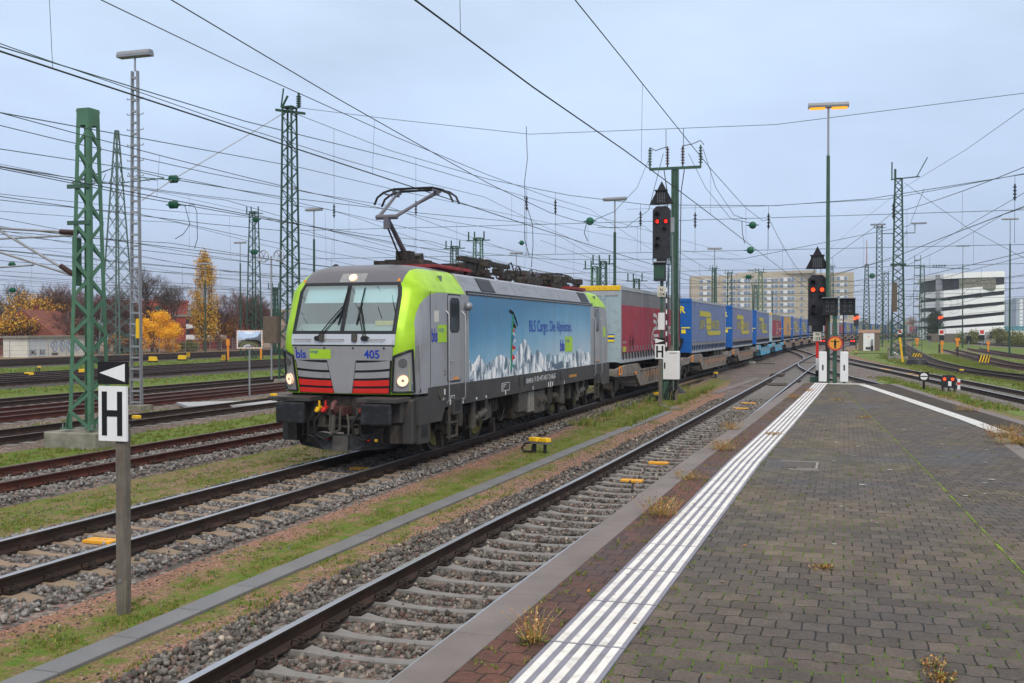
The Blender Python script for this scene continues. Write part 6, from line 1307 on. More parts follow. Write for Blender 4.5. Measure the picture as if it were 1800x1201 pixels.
# ================= signals =================
def signal(label,x,y,z0,kx,heads,plate,lampm,pole,ident):
    t=thing('colour_light_signal',label,'railway signal',(x,y,z0)); z=lambda py:py-z0
    (h0,h1,hw),(t0,t1,tw)=heads
    b=MB(); b.prism([(-hw/2,h0),(hw/2,h0),(hw/2,h1-.16),(hw/2-.14,h1),(-hw/2+.14,h1),(-hw/2,h1-.16)],lambda X,Z,Y:(X,Y,z(Z)),-.10,.06); hd=b.build('signal_head',M['sigblack'],t)
    Hh=h1-h0
    lens=[(-.23*hw,h1-.15*Hh,0),(-.23*hw,h1-.29*Hh,1),(.25*hw,h1-.29*Hh,1),(.18*hw,h1-.43*Hh,2),(-.2*hw,h1-.62*Hh,2),(-.23*hw,h1-.76*Hh,0)]
    for lx,lz,on in lens:
        r_=.075 if on!=2 else .055
        b=MB(); n=12; vs=[];
        for Y_,rr in((-.10,r_*1.35),(-.30,r_*1.25)):
            for k in range(n+1): a=-.15*PI+1.3*PI*k/n; vs.append((lx+rr*math.cos(a),Y_,z(lz)+rr*math.sin(a)))
        b.add(vs,[(k,k+1,n+2+k,n+1+k) for k in range(n)]); o=b.build('lamp_hood',M['black'],hd); sm=o.modifiers.new('s','SOLIDIFY'); sm.thickness=.01
        b=MB(); b.cyl((lx,-.10,z(lz)),(lx,-.125,z(lz)),r_,r_*.9,16); b.build('lit_lamp' if on==1 else 'dark_lamp',M[lampm] if on==1 else M['black'],hd)
    b=MB(); b.add([(-tw/2,-.05,z(t0)),(tw/2,-.05,z(t0)),(0,-.05,z(t1)),(-tw/2,.0,z(t0)),(tw/2,.0,z(t0)),(0,.0,z(t1))],[(0,1,2),(3,5,4),(0,3,4,1),(1,4,5,2),(2,5,3,0)]); tr=b.build('triangle_board',M['sigblack'],t)
    hh=t1-t0; b=MB(); b.bb(-.23,.23,-.22,-.04,z(t0)+.02,z(t0)+.56*hh); b.bb(-.26,.26,-.30,-.04,z(t0)+.56*hh,z(t0)+.60*hh); b.build('indicator_box',M['black'],t); b=MB()
    for i in range(5):
        for j in range(7): b.box(-.14+.07*i,-.225,z(t0)+.08+.06*j,.025,.01,.025)
    b.build('indicator_dots',M['alu'],t)
    b=MB(); b.bb(-.2,.2,-.12,.1,z(h0)-.22,z(h0)+.02); b.bar((-hw/2,0,z(h0)-.25),(-hw/2,0,z(h0)+.1),.03,.03); b.bar((hw/2,0,z(h0)-.25),(hw/2,0,z(h0)+.1),.03,.03); b.bar((-hw/2,0,z(h0)-.25),(hw/2,0,z(h0)-.25),.03,.03); b.build('lower_bracket',M['black'],t)
    b=MB(); b.bar((-.12,0,z(h1)),(-.12,0,z(t0)+.02),.03,.03); b.bar((.12,0,z(h1)),(.12,0,z(t0)+.02),.03,.03); b.build('neck',M['steel'],t)
    for z1_,z2_,m_,wd in pole: b=MB(); b.bb(-wd/2,wd/2,-.05,.10,z(z1_),z(z2_)); b.build('post_section',M[m_],t)
    pz,pw,ph=plate
    b=MB(); b.bb(-pw/2,pw/2,-.10,-.08,z(pz)-ph/2,z(pz)+ph/2); pl=b.build('number_plate',mat('ivory plate',(.62,.60,.50),.5,0,.05),t)
    b=MB(); b.text('N',ph*.42,(0,-.10,z(pz)+.03*ph),(1,0,0),(0,0,1),0,'CENTER',1,.02,.003); b.text(ident,ph*.46,(0,-.10,z(pz)-.42*ph),(1,0,0),(0,0,1),0,'CENTER',.95,.015,.003); b.build('lettering',M['blacktxt'],pl)
    return t
t=signal('left signal with two red lights and plate N 104 before the red trailer',-7.17,42,-.25,1,((5.58,7.72,.73),(7.80,8.75,1.02)),(4.22,.32,.42),'redlamp',[(4.1,5.5,'wagp',.13),(.0,4.1,'wagp',.17)] if 0 else [(-.2,5.5,'sgreen',.12)],'104')
b=MB(); b.bb(-.30,.17,-.22,.05,4.90,5.65); b.build('small_indicator_box',M['sigblack'],t); b=MB(); b.bb(-.27,.14,-.225,-.215,5.0,5.55); b.build('indicator_glass',M['dgreen'],t); b=MB(); b.bb(-.32,.19,-.34,.05,5.65,5.70); b.build('indicator_hood',M['alu'],t)
b=MB(); b.bar((.20,0,2.0),(.20,0,4.9),.03,.06); b.build('edge_strip',M['black'],t); b=MB()
for k in range(6): b.bar((.20,-.02,2.2+k*.45),(.20,-.02,2.38+k*.45),.045,.06)
b.build('white_edge_marks',M['white'],t)
b=MB(); b.bb(-.13,.12,-.09,.06,2.9,3.6); b.build('white_plate',M['white'],t); b=MB(); b.cyl((.48,.1,.3),(.42,.1,7.4),.02,None,5); b.bb(.36,.5,-.05,.1,6.9,7.5); b.build('cable_run',M['steel'],t)
t=signal('right signal with orange red lights and plate N 103 at the platform end',-.97,39.6,.70,1,((2.80,4.68,.66),(4.90,5.75,.86)),(2.42,.29,.36),'redlampo',[(2.55,2.80,'white',.10),(1.60,2.25,'red',.10),(1.15,1.60,'white',.10),(.72,1.15,'black',.12)],'103')
b=MB(); b.bb(-.25,.22,-.25,.2,0,.22); b.build('foot_box',M['sgreen'],t,bev=.01); b=MB(); b.bb(.10,.22,0,.15,.2,.8); b.build('side_cabinet',M['sgreen'],t)
# twin indicator boxes on the lamp pole, cabinets, round sign
t=thing('indicator_pair','two black dot indicator boxes mounted on a grey green post at the platform end','signal box',(-.25,39.1,.70))
b=MB()
for x in(-.26,.34): b.bb(x-.27,x+.27,-.12,.12,2.48,3.10)
b.build('housings',M['black'],t,bev=.01); b=MB(); b.bb(-.55,.05,-.3,.12,3.10,3.13); b.bb(.08,.63,-.3,.12,3.08,3.11); b.build('hoods',M['alu'],t); b=MB()
for cx_ in(-.26,.34):
    for i in range(7):
        for j in range(9):
            if (i*j)%3: b.box(cx_-.18+.06*i,-.123,2.56+.055*j,.02,.006,.02)
b.build('dots',M['alu'],t)
b=MB(); b.bb(-.17,-.02,-.06,.06,0,2.5); b.build('post',M['steel'] if 0 else M['sgreen'],t); b=MB(); b.cyl((-.38,.05,.0),(-.38,.05,2.5),.03,None,6); b.cyl((.20,.05,1.0),(.20,.05,2.5),.025,None,6); b.build('rusty_pipe',M['railrust'],t)
t=thing('round_warning_sign','round orange sign with a red ring and a black standing figure','sign',(-.33,38.75,2.16))
b=MB(); b.cyl((0,.02,0),(0,0,0),.26,None,32); b.build('disc_back',M['red'] if 0 else mat('red sign ring',(.55,.05,.05),.5,0,.08),t); b=MB(); b.cyl((0,.0,0),(0,-.004,0),.21,None,32); b.build('orange_disc',mat('orange sign face',(.75,.33,.05),.5,0,.06),t)
b=MB(); b.cyl((0,-.004,.135),(0,-.009,.135),.028,None,12); b.bb(-.15,.15,-.009,-.004,.06,.085); b.bb(-.04,.04,-.009,-.004,-.06,.10); b.bb(-.038,-.006,-.009,-.004,-.18,-.06); b.bb(.006,.038,-.009,-.004,-.18,-.06); b.build('figure',M['blacktxt'],t)
for x,lab in((-.76,'narrow white cabinet left of the lamp pole on the platform end'),(-.02,'narrow white cabinet right of the lamp pole on the platform end')):
    t=thing('switch_cabinet',lab,'cabinet',(x,39.0,.70)); b=MB(); b.bb(-.14 if x<-.5 else -.14,.14,-.15,.15,.06,1.16); b.build('housing',M['white'],t,bev=.025); b=MB(); b.bb(-.02,.03,-.158,-.15,.48,.68); b.build('handle',M['black'],t); b=MB(); b.bb(-.05,.05,-.05,.05,-.02,.07); b.build('foot',M['sgreen'],t)
t=MB(); t.bb(-1.3,.25,37.9,40.6,-.3,.70); tag(t.build('signal_foundation',M['concrete']),'low concrete base carrying the signal and cabinets past the platform end','foundation')
t=thing('relay_cabinet','large white relay cabinet on a green post beside the second H sign','cabinet',(-6.85,42.2,-.25),0)
b=MB(); b.bb(-.30,.38,-.2,.2,.85,2.02); b.build('housing',M['white'],t,bev=.03); b=MB(); b.bb(-.22,-.16,-.21,-.2,1.30,1.55); b.build('handle',M['black'],t); b=MB(); b.bb(-.25,-.04,-.1,.1,0,.85); b.build('green_post',M['sgreen'],t)
b=MB(); b.bb(-.01,.33,-.207,-.2,1.93,1.96); b.build('data_label',M['alu'],t); b=MB()
random.seed(4)
for k in range(7): x=-.05+k*.06; b.tube([(x,-.05,.85),(x+random.uniform(-.05,.1),-.12,.5),(x+random.uniform(-.2,.1),-.1,.2),(x-.1,-.1,0)],.025,6)
b.build('cables',M['rubber'],t,True); b=MB(); b.cyl((.2,.1,0),(.2,.1,.4),.08,None,10); b.cyl((.02,.1,2.0),(.02,.1,2.25),.09,None,8); b.build('stub_post',M['wood'],t)
def hsign(label,x,y,s,post,flip,w_=.34,rz=0):
    t=thing('halt_sign',label,'sign',(x,y,-.25),rz)
    b=MB(); b.bb(-.055+post,.065+post,.03,.12,0,1.95); b.build('wooden_post',M['wood'],t,bev=.008)
    b=MB(); b.bb(-w_/2,w_/2,0,.03,1.78,2.34); b.build('white_board',M['white'],t); b=MB(); b.bb(-w_/2-.008,w_/2+.008,.001,.034,2.36,2.59); b.build('black_board',M['blacktxt'],t)
    b=MB(); f=-1 if flip else 1
    b.add([(f*(-w_/2+.015),-.003,2.475),(f*(w_/2-.012),-.003,2.385),(f*(w_/2-.012),-.003,2.57)],[(0,1,2)]); b.build('white_triangle',M['white'],t)
    b=MB(); hh=w_*.62; b.bb(-w_*.37,-w_*.19,-.004,0,1.835,2.285); b.bb(w_*.18,w_*.36,-.004,0,1.835,2.285); b.bb(-w_*.19,w_*.18,-.004,0,2.03,2.095); b.build('lettering',M['blacktxt'],t)
    b=MB(); b.cyl((post,.03,.35),(post,.02,.35),.022,None,10); b.build('bolt',M['alu'],t)
hsign('near H sign with a white left-pointing triangle on a wooden post beside the trough',-7.10,8.66,1,.065,False)
hsign('distant H sign with a white right-pointing triangle beside the relay cabinet',-6.78,39.3,1,0,True,.38)
# mirror
t=thing('track_mirror','rectangular traffic mirror with red and white rim on a thin grey post','mirror',(-24.0,37.85,-.25),R(38))
b=MB(); b.cyl((0,.05,0),(0,.05,2.9),.04,None,8); b.build('post',M['steel'],t); b=MB(); b.bb(-.53,.53,-.02,.04,2.10,2.88); b.build('frame',M['white'],t)
b=MB()
for k in range(9):
    for z in(2.115,2.865): b.bb(-.50+k*.118,-.45+k*.118,-.026,-.02,z-.015,z+.015)
for k in range(6):
    for x in(-.515,.515): b.bb(x-.012,x+.012,-.026,-.02,2.17+k*.12,2.22+k*.12)
b.build('red_rim_marks',M['orange'],t)
b=MB(); g=[]
for i in range(9):
    g.append([(-.48+.96*j/12,-.022-.05*(1-((j-6)/6)**2)*(1-((i-4)/4)**2)-.002,2.15+.68*i/8) for j in range(13)])
b.sheet(g); b.build('mirror_glass',mat('mirror',(.8,.82,.85),.03,1,0),t,True)
# ================= small yard things =================
def capbox(label,x,y,n=1,s=1.0):
    t=thing('point_heater_box',label,'track box',(x,y,-.25),R(-20)); 
    for k in range(n):
        b=MB(); b.prism([(-.15*s,.34*s),(.15*s,.34*s),(.13*s,.46*s),(-.13*s,.46*s)],lambda X,Z,Y:(X+k*.30,Y,Z),-.12*s,.12*s); b.build('yellow_lid',M['yellow'],t,bev=.015); b=MB(); b.bb(-.13*s+k*.3,.13*s+k*.3,-.11*s,.11*s,.28*s,.34*s); b.build('grey_body',M['alu'],t); b=MB(); b.cyl((k*.3,0,0),(k*.3,0,.3*s),.05*s,None,8); b.build('stem',M['black'],t)
    b=MB(); b.tube([(0,-.05,.3*s),(-.2,-.1,.22),(-.3,-.12,.1),(-.2,-.15,.03),(.0,-.12,.04),(.02,-.1,.2)],.03*s,6); b.build('cable',M['rubber'],t,True)
for a in [('twin yellow-lidded box with a black cable beside the near trough',940,796,2),('yellow-capped box at the foot of the distant H sign',1155,706,1),('yellow-capped box in the grass past the switch mast',1258,665,1),('yellow lid box just right of the near H sign',240,752,1),('yellow box by the left buffer of the locomotive',481,708,1),('small yellow capped box in the left grass strip',69,653,1),('yellow-capped box in the grass before the curved siding',1690,659,1),('yellow-capped box left of the tall right mast',1505,624,1),('left one of two yellow capped boxes by the hut',1490,618,1)]:
    g=G(a[1],a[2]); capbox(a[0],g.x,g.y,a[3],.8)
def block(label,px,py,w_,h_,dep=.3,m='yellow',nm='yellow_box',cat='track box'):
    g=G(px,py); t=thing(nm,label,cat,(g.x,g.y,-.25),0); b=MB(); b.prism([(-w_/2,0),(w_/2,0),(w_*.4,h_),(-w_*.4,h_)],lambda X,Z,Y:(X,Y,Z),-dep/2,dep/2); b.build('lid',M[m],t,bev=.01); b=MB(); b.bb(-w_*.55,w_*.55,-dep*.55,dep*.55,0,h_*.25); b.build('base',M['black'],t)
block('yellow box lid on the left tracks before the shed',51,664,.55,.32); block('yellow box among the far tracks by the ladder mast',269,637,.8,.5); block('second yellow box among the far tracks',320,634,.8,.5); block('yellow box lid behind the green mast leg',146,660,.5,.4)
# yellow plates between the rails
def plate(label,px,py,w_,l_,rz=0):
    g=G(px,py,-.17); b=MB(); b.box(0,0,0,w_,l_,.05); o=b.build('yellow_plate',M['orange2'],loc=(g.x,g.y,-.195),bev=.01); o.rotation_euler=(0,0,rz); tag(o,label,'track plate')
M['orange2']=mat('orange yellow plate',(.75,.36,.03),.5,0,.08,5,dirt=(.3,.18,.06),damt=.15)
for a in [('nearer of two orange yellow plates on the near track',1111,843,.42,.20),('farther of the two orange yellow plates on the near track',1158,812,.42,.20),('nearer plate of the distant pair on the near track',1302,717,.55,.22),('farther plate of the distant pair on the near track',1316,708,.55,.22),('orange yellow plate on the train track behind the near H sign post',178,948,.45,.22),('orange yellow plate on the train track under the front of the locomotive',636,822,.5,.2)]: plate(*a)
for k,(px,py) in enumerate(((1556,648),(1566,649.5),(1601,657),(1616,660))): plate(f'orange plate on the double-railed right track, number {k+1} from the left' if 0 else ['leftmost plate on the right-hand double track','second plate on the right-hand double track','third plate on the right-hand double track','rightmost plate on the right-hand double track'][k],px,py,.8,.22)
def stripes(label,px,py,w_,h_,z=.25):
    g=G(px,py); t=thing('striped_block',label,'warning board',(g.x,g.y,-.25)); b=MB(); b.bb(-w_/2,w_/2,-.1,.1,z,z+h_); b.build('board',M['black'],t); b=MB()
    n=4
    for k in range(n):
        x=-w_/2+w_*k/n; b.add([(x,-.104,z),(x+w_/n*.5,-.104,z),(min(w_/2,x+w_/n*1.3),-.104,z+h_),(min(w_/2,x+w_/n*.8),-.104,z+h_)],[(0,1,2,3)])
    b.build('yellow_stripes',M['yellow'],t); b=MB(); b.bb(-w_*.4,w_*.4,-.25,.25,0,.22); b.build('foot',M['grimy'],t)
stripes('black and yellow striped block with a yellow foot beside the right siding',1730,643,.85,.6); stripes('striped block at the foot of the green ladder mast',1612,637,.9,.35,.5); stripes('striped block between the train and the turnout',1382,610,1.6,1.3); stripes('left striped block beside the far left tracks',332,632,.5,.5,.2); stripes('right striped block beside the far left tracks',394,638,.5,.5,.2)
def stopboard(label,px,py,h=1.7,red=True):
    g=G(px,py); t=thing('stop_board',label,'stop signal',(g.x,g.y,-.25)); b=MB(); b.cyl((0,.05,0),(0,.05,h*.6),.07,None,6); b.build('post',M['steel'],t); b=MB(); b.bb(-.38,.38,-.1,.1,h*.45,h*.75); b.build('black_box',M['black'],t)
    if red: b=MB(); b.bb(-.42,.42,-.06,.06,h*.78,h*1.12); b.build('white_board',M['white'],t); b=MB(); b.bb(-.28,.28,-.064,-.06,h*.84,h*1.06); b.build('red_field',M['red'],t)
stopboard('white board with a red field left of the striped lamp pole',1655,611,2.6); stopboard('white board with a red field before the parking building right end',1726,611,2.6); stopboard('low black stop box at the left of the sidings',1633,609,2.4,False); stopboard('low black stop box between the two red boards',1703,611,2.4,False); stopboard('white board with a red field beside the tall mast',1582,606,2.6)
def ypost(label,px,py,h,w_=.16,lean=0,m='orange'):
    g=G(px,py); t=thing('yellow_post',label,'post',(g.x,g.y,-.25),0); b=MB(); b.bar((0,0,0),(lean,0,h),w_,w_); b.build('post',M[m],t)
    if m=='orange' and not lean: b=MB(); b.bb(-w_,w_,-w_*.7,w_*.7,h*.7,h); b.build('box_head',M[m],t)
ypost('tall leaning yellow bar beside the concrete box',1587,638,2.2,.16,-.25,'yellow')
for a in [('short orange post right of the ladder mast',1656,621,1.5),('short orange post with a box at the far right',1737,621,1.5),('squat orange post behind the left stop boxes',1683,611,1.5,.35),('small orange post near the striped lamp pole',1612,609,1.4,.3)]: ypost(*a)
ypost('yellow post with a lamp beside the far left striped block',401,634,2.0,.14); ypost('orange white post behind the mirror',459,632,1.9,.14)
for px,py,l in((1651,621,'left dark stub post between the sidings'),(1683,628,'right dark stub post between the sidings')): ypost(l,px,py,1.1,.18,.001,'dirtyblack')
# dwarf signal + round board
g=G(1667,690); t=thing('dwarf_signal','black dwarf signal with two orange red lights and a white plate','railway signal',(g.x,g.y,-.25))
b=MB(); b.prism([(-.30,.22),(.30,.22),(.32,.72),(.22,.80),(-.22,.80),(-.32,.72)],lambda X,Z,Y:(X,Y,Z),-.08,.10); b.build('housing',M['sigblack'],t); 
for x in(-.17,.17): b=MB(); b.cyl((x,-.08,.62),(x,-.11,.62),.065,None,14); b.build('lit_lamp',M['redlampo'],t); b=MB(); b.cyl((x,-.08,.37),(x,-.10,.37),.06,None,12); b.build('dark_lamp',M['black'],t)
b=MB(); b.bb(-.02,.12,-.12,-.10,.30,.52); b.build('white_plate',M['white'],t); b=MB()
for x in(-.25,0,.25): b.cyl((x,0,0),(x,0,.25),.03,None,6); b.tube([(x,-.1,.25),(x+.06,-.2,.1),(x-.05,-.2,.0)],.02,5)
b.build('feet',M['rubber'],t); b=MB(); b.bb(.38,.50,-.05,.05,.15,.62); b.build('white_post',M['white'],t); b=MB(); b.bb(.375,.505,-.055,.055,.36,.48); b.build('red_band',M['red'],t)
g=G(1624,685); t=thing('round_board','small black board with a white disc and a black bar on a short post','sign',(g.x,g.y,-.25))
b=MB(); b.bb(-.23,.23,-.02,.02,.42,.85); b.build('black_board',M['black'],t); b=MB(); b.cyl((0,-.02,.635),(0,-.025,.635),.17,None,24); b.build('white_disc',M['white'],t); b=MB(); b.bb(-.16,.16,-.029,-.025,.61,.66); b.build('black_bar',M['black'],t); b=MB(); b.cyl((0,.03,0),(0,.03,.5),.06,None,8); b.build('post',M['black'],t)
g=G(1572,679,-.1); t=thing('rail_lubricator','small orange device on the rail right of the platform end','track box',(g.x-.1,g.y,-.15)); b=MB(); b.box(0,0,.05,.30,.4,.12); b.build('housing',M['orange'],t,bev=.02); b=MB(); b.box(.2,.1,.0,.4,.15,.05); b.build('arm',M['yellow'],t)
# hut, concrete box
g=G(1527.5,617); t=thing('relay_hut','small pebble-dash relay hut with a white door and pinkish flat roof','hut',(g.x,g.y,-.25))
hc=mat('pebble dash',(.17,.135,.10),.9,0,.35,14,.01,30); b=MB(); b.bb(-1.32,1.32,-1,1,0,2.45); b.build('walls',hc,t); b=MB(); b.bb(-1.40,1.40,-1.1,1.1,2.45,2.85); b.build('roof',mat('pink concrete roof',(.48,.29,.22),.8,0,.12,3),t)
b=MB(); b.bb(-.75,.65,-1.03,-1.0,.05,2.42); d=b.build('door',M['white'],t); b=MB(); b.bb(-.45,.2,-1.05,-1.03,.2,.55); b.build('vent',M['grimy'],d); b=MB(); b.add([(-.2,-1.04,1.85),(.05,-1.04,1.85),(-.075,-1.04,2.08)],[(0,1,2)]); b.build('warning_triangle',M['orange'],d)
b=MB(); b.cyl((.38,-1.3,0),(.38,-1.3,.75),.14,None,8); b.build('post_foot',M['black'],t); b=MB(); b.cyl((.38,-1.3,.75),(.38,-1.3,1.6),.1,None,8); b.build('post_top',M['alu'],t)
g=G(1572,628); t=thing('concrete_box','low concrete cable box with a sloped lid and white label by the tall mast','cabinet',(g.x,g.y,-.25)); b=MB(); b.bb(-.65,.65,-.5,.5,0,.85); b.build('box',M['concrete'],t); b=MB(); b.prism([(-.75,.85),(.75,.85),(.55,1.08),(-.55,1.08)],lambda X,Z,Y:(X,Y,Z),-.6,.6); b.build('lid',M['concrete'],t); b=MB(); b.bb(-.05,.3,-.51,-.5,.3,.55); b.build('label_plate',M['white'],t)
# distant lit signals
for px,py,Y,col,lab in((1505,560,160,'redlampo','distant signal with an orange red light beside the hut'),(1625,566,330,'redlamp','distant signal with one red light right of the masts'),(1653,559,230,'redlampo','distant signal with two orange lights before the parking building')):
    p=W(px,py,Y); t=thing('distant_signal',lab,'railway signal',(p.x,Y,-.25)); b=MB(); b.cyl((0,.2,0),(0,.2,p.z+.9),.09,None,6); b.build('post',M['dgreen'],t); b=MB(); b.bb(-.35,.35,-.1,.15,p.z-.9,p.z+1.0); b.build('head',M['sigblack'],t)
    for dx,dz in(((-.15,0),(.18,.15)) if px!=1625 else ((0,0),)): b=MB(); b.cyl((dx*1.3,-.1,p.z+.25+dz),(dx*1.3,-.16,p.z+.25+dz),.17+Y*.0004,None,10); b.build('lit_lamp',M[col],t)
for px,py,lab in((1446,597,'small red ground signal left of the platform lamp pole'),(1499,596,'small red ground signal at the train rear curve')):
    p=W(px,py,190); t=thing('ground_signal',lab,'railway signal',(p.x,190,-.25)); b=MB(); b.bb(-.5,.5,-.1,.1,.1,1.2); b.build('housing',M['sigblack'],t)
    for s in(-1,1): b=MB(); b.cyl((s*.22,-.1,.85),(s*.22,-.15,.85),.14,None,8); b.build('lit_lamp',M['redlamp'],t)
for k,(px,py) in enumerate(((1237,648),(1255,647),(1335,634))):
    pass
t=thing('point_drive','pale drive covers with yellow boxes between the train and the turnout','point machine',(G(1330,640).x,G(1330,640).y,-.25))
b=MB(); b.bb(-4.2,-3.2,-.12,.12,.05,.2); b.bb(-1.1,-.1,-.12,.12,.05,.22); b.build('drive_cover',mat('pale cover',(.42,.42,.38),.7,0,.15,4),t); b=MB(); b.bb(-5,1.5,-.03,.03,.0,.06); b.build('rod',M['dirtyblack'],t)
for x in(-2.4,-1.6,-2.9): b=MB(); b.box(x,.1,.30,.28,.28,.14); b.cyl((x,.1,0),(x,.1,.25),.06,None,6); b.build('yellow_lid',M['yellow'],t)
# pallets / planks, rail boards
g=G(1522,622); b=MB()
for k in range(5): b.box(k*.35,k*.1,.06,.16,2.6,.07,0,R(-70))
tag(b.build('sleeper_pile',M['grimy'],loc=(g.x,g.y,-.25)),'small stack of old sleepers lying in the grass by the hut','sleepers')
b=MB(); P=[G(310,709,-.14),G(480,705,-.14),G(500,712,-.14),G(330,716,-.14)]; b.prism([(p.x,p.y) for p in P],lambda x,y,z:(x,y,z),-.2,-.10); tag(b.build('boardwalk',mat('pale board crossing',(.36,.37,.38),.6,0,.15,2)),'pale flat board crossing between the tracks left of the locomotive','crossing')
# ================= overhead wires =================
def wire(name,label,pts,r=.010,m='wire',cat='wire',group='overhead wires',parent=None,step=None):
    b=MB(); b.tube(pts,r,4,0,False); o=b.build(name,M[m],parent)
    if not parent: tag(o,label,cat)
    return o
def zmes(y,sup=(-17,47.7,112.4,177,242,306,370,434,500),zt=7.75,sag=1.15):
    for a,b_ in zip(sup,sup[1:]):
        if y<=b_: u=(y-a)/(b_-a); return zt-4*sag*u*(1-u)
    return zt
def catenary(label,line,zc=5.75,y0=-2,y1=320,mes=zmes,r=.009,stag=.0):
    t=thing('catenary',label,'overhead line')
    P=[p for p in line if y0<=p.y<=y1]; wr=lambda y: r*(1+max(0,y-40)*.012)
    def build(nm,zf,rr,seg):
        pts=[(p.x,p.y,zf(p.y)) for p in P]; b=MB(); b.tube(pts,[rr*(1+max(0,p.y-40)*.010) for p in P],4,0,False); b.build(nm,M['wire'],t)
    build('contact_wire',lambda y:zc,r*1.15,1); build('messenger_wire',mes,r,1)
    b=MB(); y=y0+3.0; k=0
    while y<min(y1,150):
        x=np.interp(y,[p.y for p in P],[p.x for p in P]); o=.12*math.sin(k*2.1) ; b.tube([(x,y,mes(y)),(x,y+o,zc)],.004*(1+max(0,y-30)*.02),3,0,False); 
        y+=9.3;k+=1
    b.build('droppers',M['wire'],t)
    return t
def lin(x,*more): return spline([(x,-8),(x,60)]+[(a,b_) for a,b_ in (more or ((x,140),(x,320)))],3)
tabT=[(-20,8.4),(5,8.1),(12.6,7.5),(18.1,7.15),(26.4,6.72),(34,6.55),(42,6.9),(47.7,7.5)]
mT=lambda y: smoothcurve(tabT,y) if y<47.7 else zmes(y)
tabA=[(-20,9.2),(8,7.95),(15,7.6),(19.3,7.4),(28,7.15),(38,7.08),(47.7,7.4)]
mA=lambda y: smoothcurve(tabA,y) if y<47.7 else zmes(y)
catenary('overhead line above the freight train and locomotive',spline([(p[0],p[1]) for p in Tl],3),5.92,-2,500,mT,.011)
catenary('overhead line above the near platform track',spline([(p[0],p[1]) for p in Al],3),5.87,-2,400,mA,.011)
for x,lab in((-14.75,'overhead line above the first rusty track'),(-20.6,'overhead line above the track behind the green mast'),(-25.2,'overhead line above the second rusty track'),(-30.2,'overhead line above the track by the narrow grass'),(-41,'overhead line above the near track of the dense band'),(-44.4,'overhead line above the middle track of the dense band'),(-47.8,'overhead line above the far track of the dense band'),(-62,'overhead line above the first track past the wide grass'),(-66,'overhead line above the second track past the wide grass'),(-70.5,'overhead line above the last track before the fence')): catenary(lab,lin(x),5.3 if x==-20.6 else 5.65,-2,300,lambda y,q=random.uniform(-10,10):zmes(y+q),.009)
for pts,lab in(([(7.2,0),(6.6,10),(5.5,20),(4.45,28),(3.2,37.7),(1.96,47.6),(.4,56.5),(-1.0,65),(-2.3,76),(-2.85,86)],'overhead line above the curved track at the platform right side'),([(14.6,0),(12.6,8),(10.6,20),(8.6,34),(7.0,45.6),(4.2,66),(1.9,82),(-.1,98),(-1.6,114)],'overhead line above the right double-railed track'),([(28,16),(22,28),(16.5,40),(12.6,52),(9.8,65),(7.9,76),(7.0,93),(7.2,112),(9,172),(12,240)],'overhead line above the right turnout track'),([(60,115),(43,130),(33,150),(27,180),(24,220),(27,300)],'overhead line above the far right main tracks'),([(30,30),(22,48),(15.6,64),(13.2,78),(12.3,90),(13.0,124),(13.4,150)],'overhead line above the middle right siding')): catenary(lab,spline(pts,3),5.8,-5,300,zmes,.011)
def strain(label,nodes,r=.012,m='wiregreen',n=12,sag=0):
    pts=[]
    for a,b_ in zip(nodes,nodes[1:]):
        a=Vector(a);b_=Vector(b_)
        for k in range(n): u=k/n; p=a.lerp(b_,u); p.z-=4*sag*u*(1-u); pts.append(p)
    pts.append(Vector(nodes[-1])); b=MB(); b.tube(pts,r,4,0,False); return tag(b.build('span_wire',M[m]),label,'span wire')
Y1=47.7
strain('highest span wire running right from the cab mast across the whole sky',[(-27.4,Y1,14.3),(-22,Y1,13.35),(-14.6,Y1,12.15),(-3,Y1,11.9),(7.2,Y1,12.6),(20,Y1,13.9),(32,Y1,15.5)],.013,n=1)
hs=[(-27.5,14.0),(-22,11.75),(-16.7,10.05),(-12.6,9.1),(-8.75,8.5),(-3,8.25),(1,8.4),(7.2,9.2),(15,10.8),(30,14.2)]
strain('sagging head span wire from the cab mast over all the tracks',[(x,Y1,z) for x,z in hs],.014,n=1)
strain('upper level cross wire below the head span',[(-27.5,Y1,7.85),(30,Y1,7.75)],.012,sag=.1); strain('lower level cross wire at contact height',[(-27.5,Y1,6.35),(30,Y1,6.25)],.011,sag=.05)
t=thing('head_span_hangers','vertical hangers with black insulators below the sagging head span wire','wire hanger')
for x in(-25.2,-20.6,-14.75,-13.3,-9.15,-6.6,-3.3,2.0,6.8,10.5):
    z1_=float(np.interp(x,[a for a,_ in hs],[c_ for _,c_ in hs])); b=MB(); b.tube([(x,Y1,z1_),(x,Y1,6.3)],.008,4,0,False); b.build('hanger',M['wire'],t)
    b=MB(); zc_=min(z1_-.2,9.3)-.5; b.cyl((x,Y1,zc_-.35),(x,Y1,zc_+.35),.035,None,6)
    for k in range(4): b.cyl((x,Y1,zc_-.25+k*.15),(x,Y1,zc_-.21+k*.15),.075,None,8)
    b.build('insulator',M['black'],t)
for yy,zz_,x0_,lab in((88.2,13.9,-55,'second'),(112,12.8,-33,'third')):
    hh=[(x0_,zz_),(x0_*.72,zz_-3.4),(x0_*.45,zz_-5.0),(x0_*.15,zz_-5.3),(4.9,zz_-2.9),(6,zz_)] ; strain(f'{lab} head span wire farther up the yard',[(x,yy,z) for x,z in hh],.02,n=1)
    strain(f'{lab} upper cross wire farther up the yard',[(x0_,yy,7.8),(14,yy,7.8)],.018,sag=.15); strain(f'{lab} lower cross wire farther up the yard',[(x0_,yy,6.3),(14,yy,6.3)],.016,sag=.1)
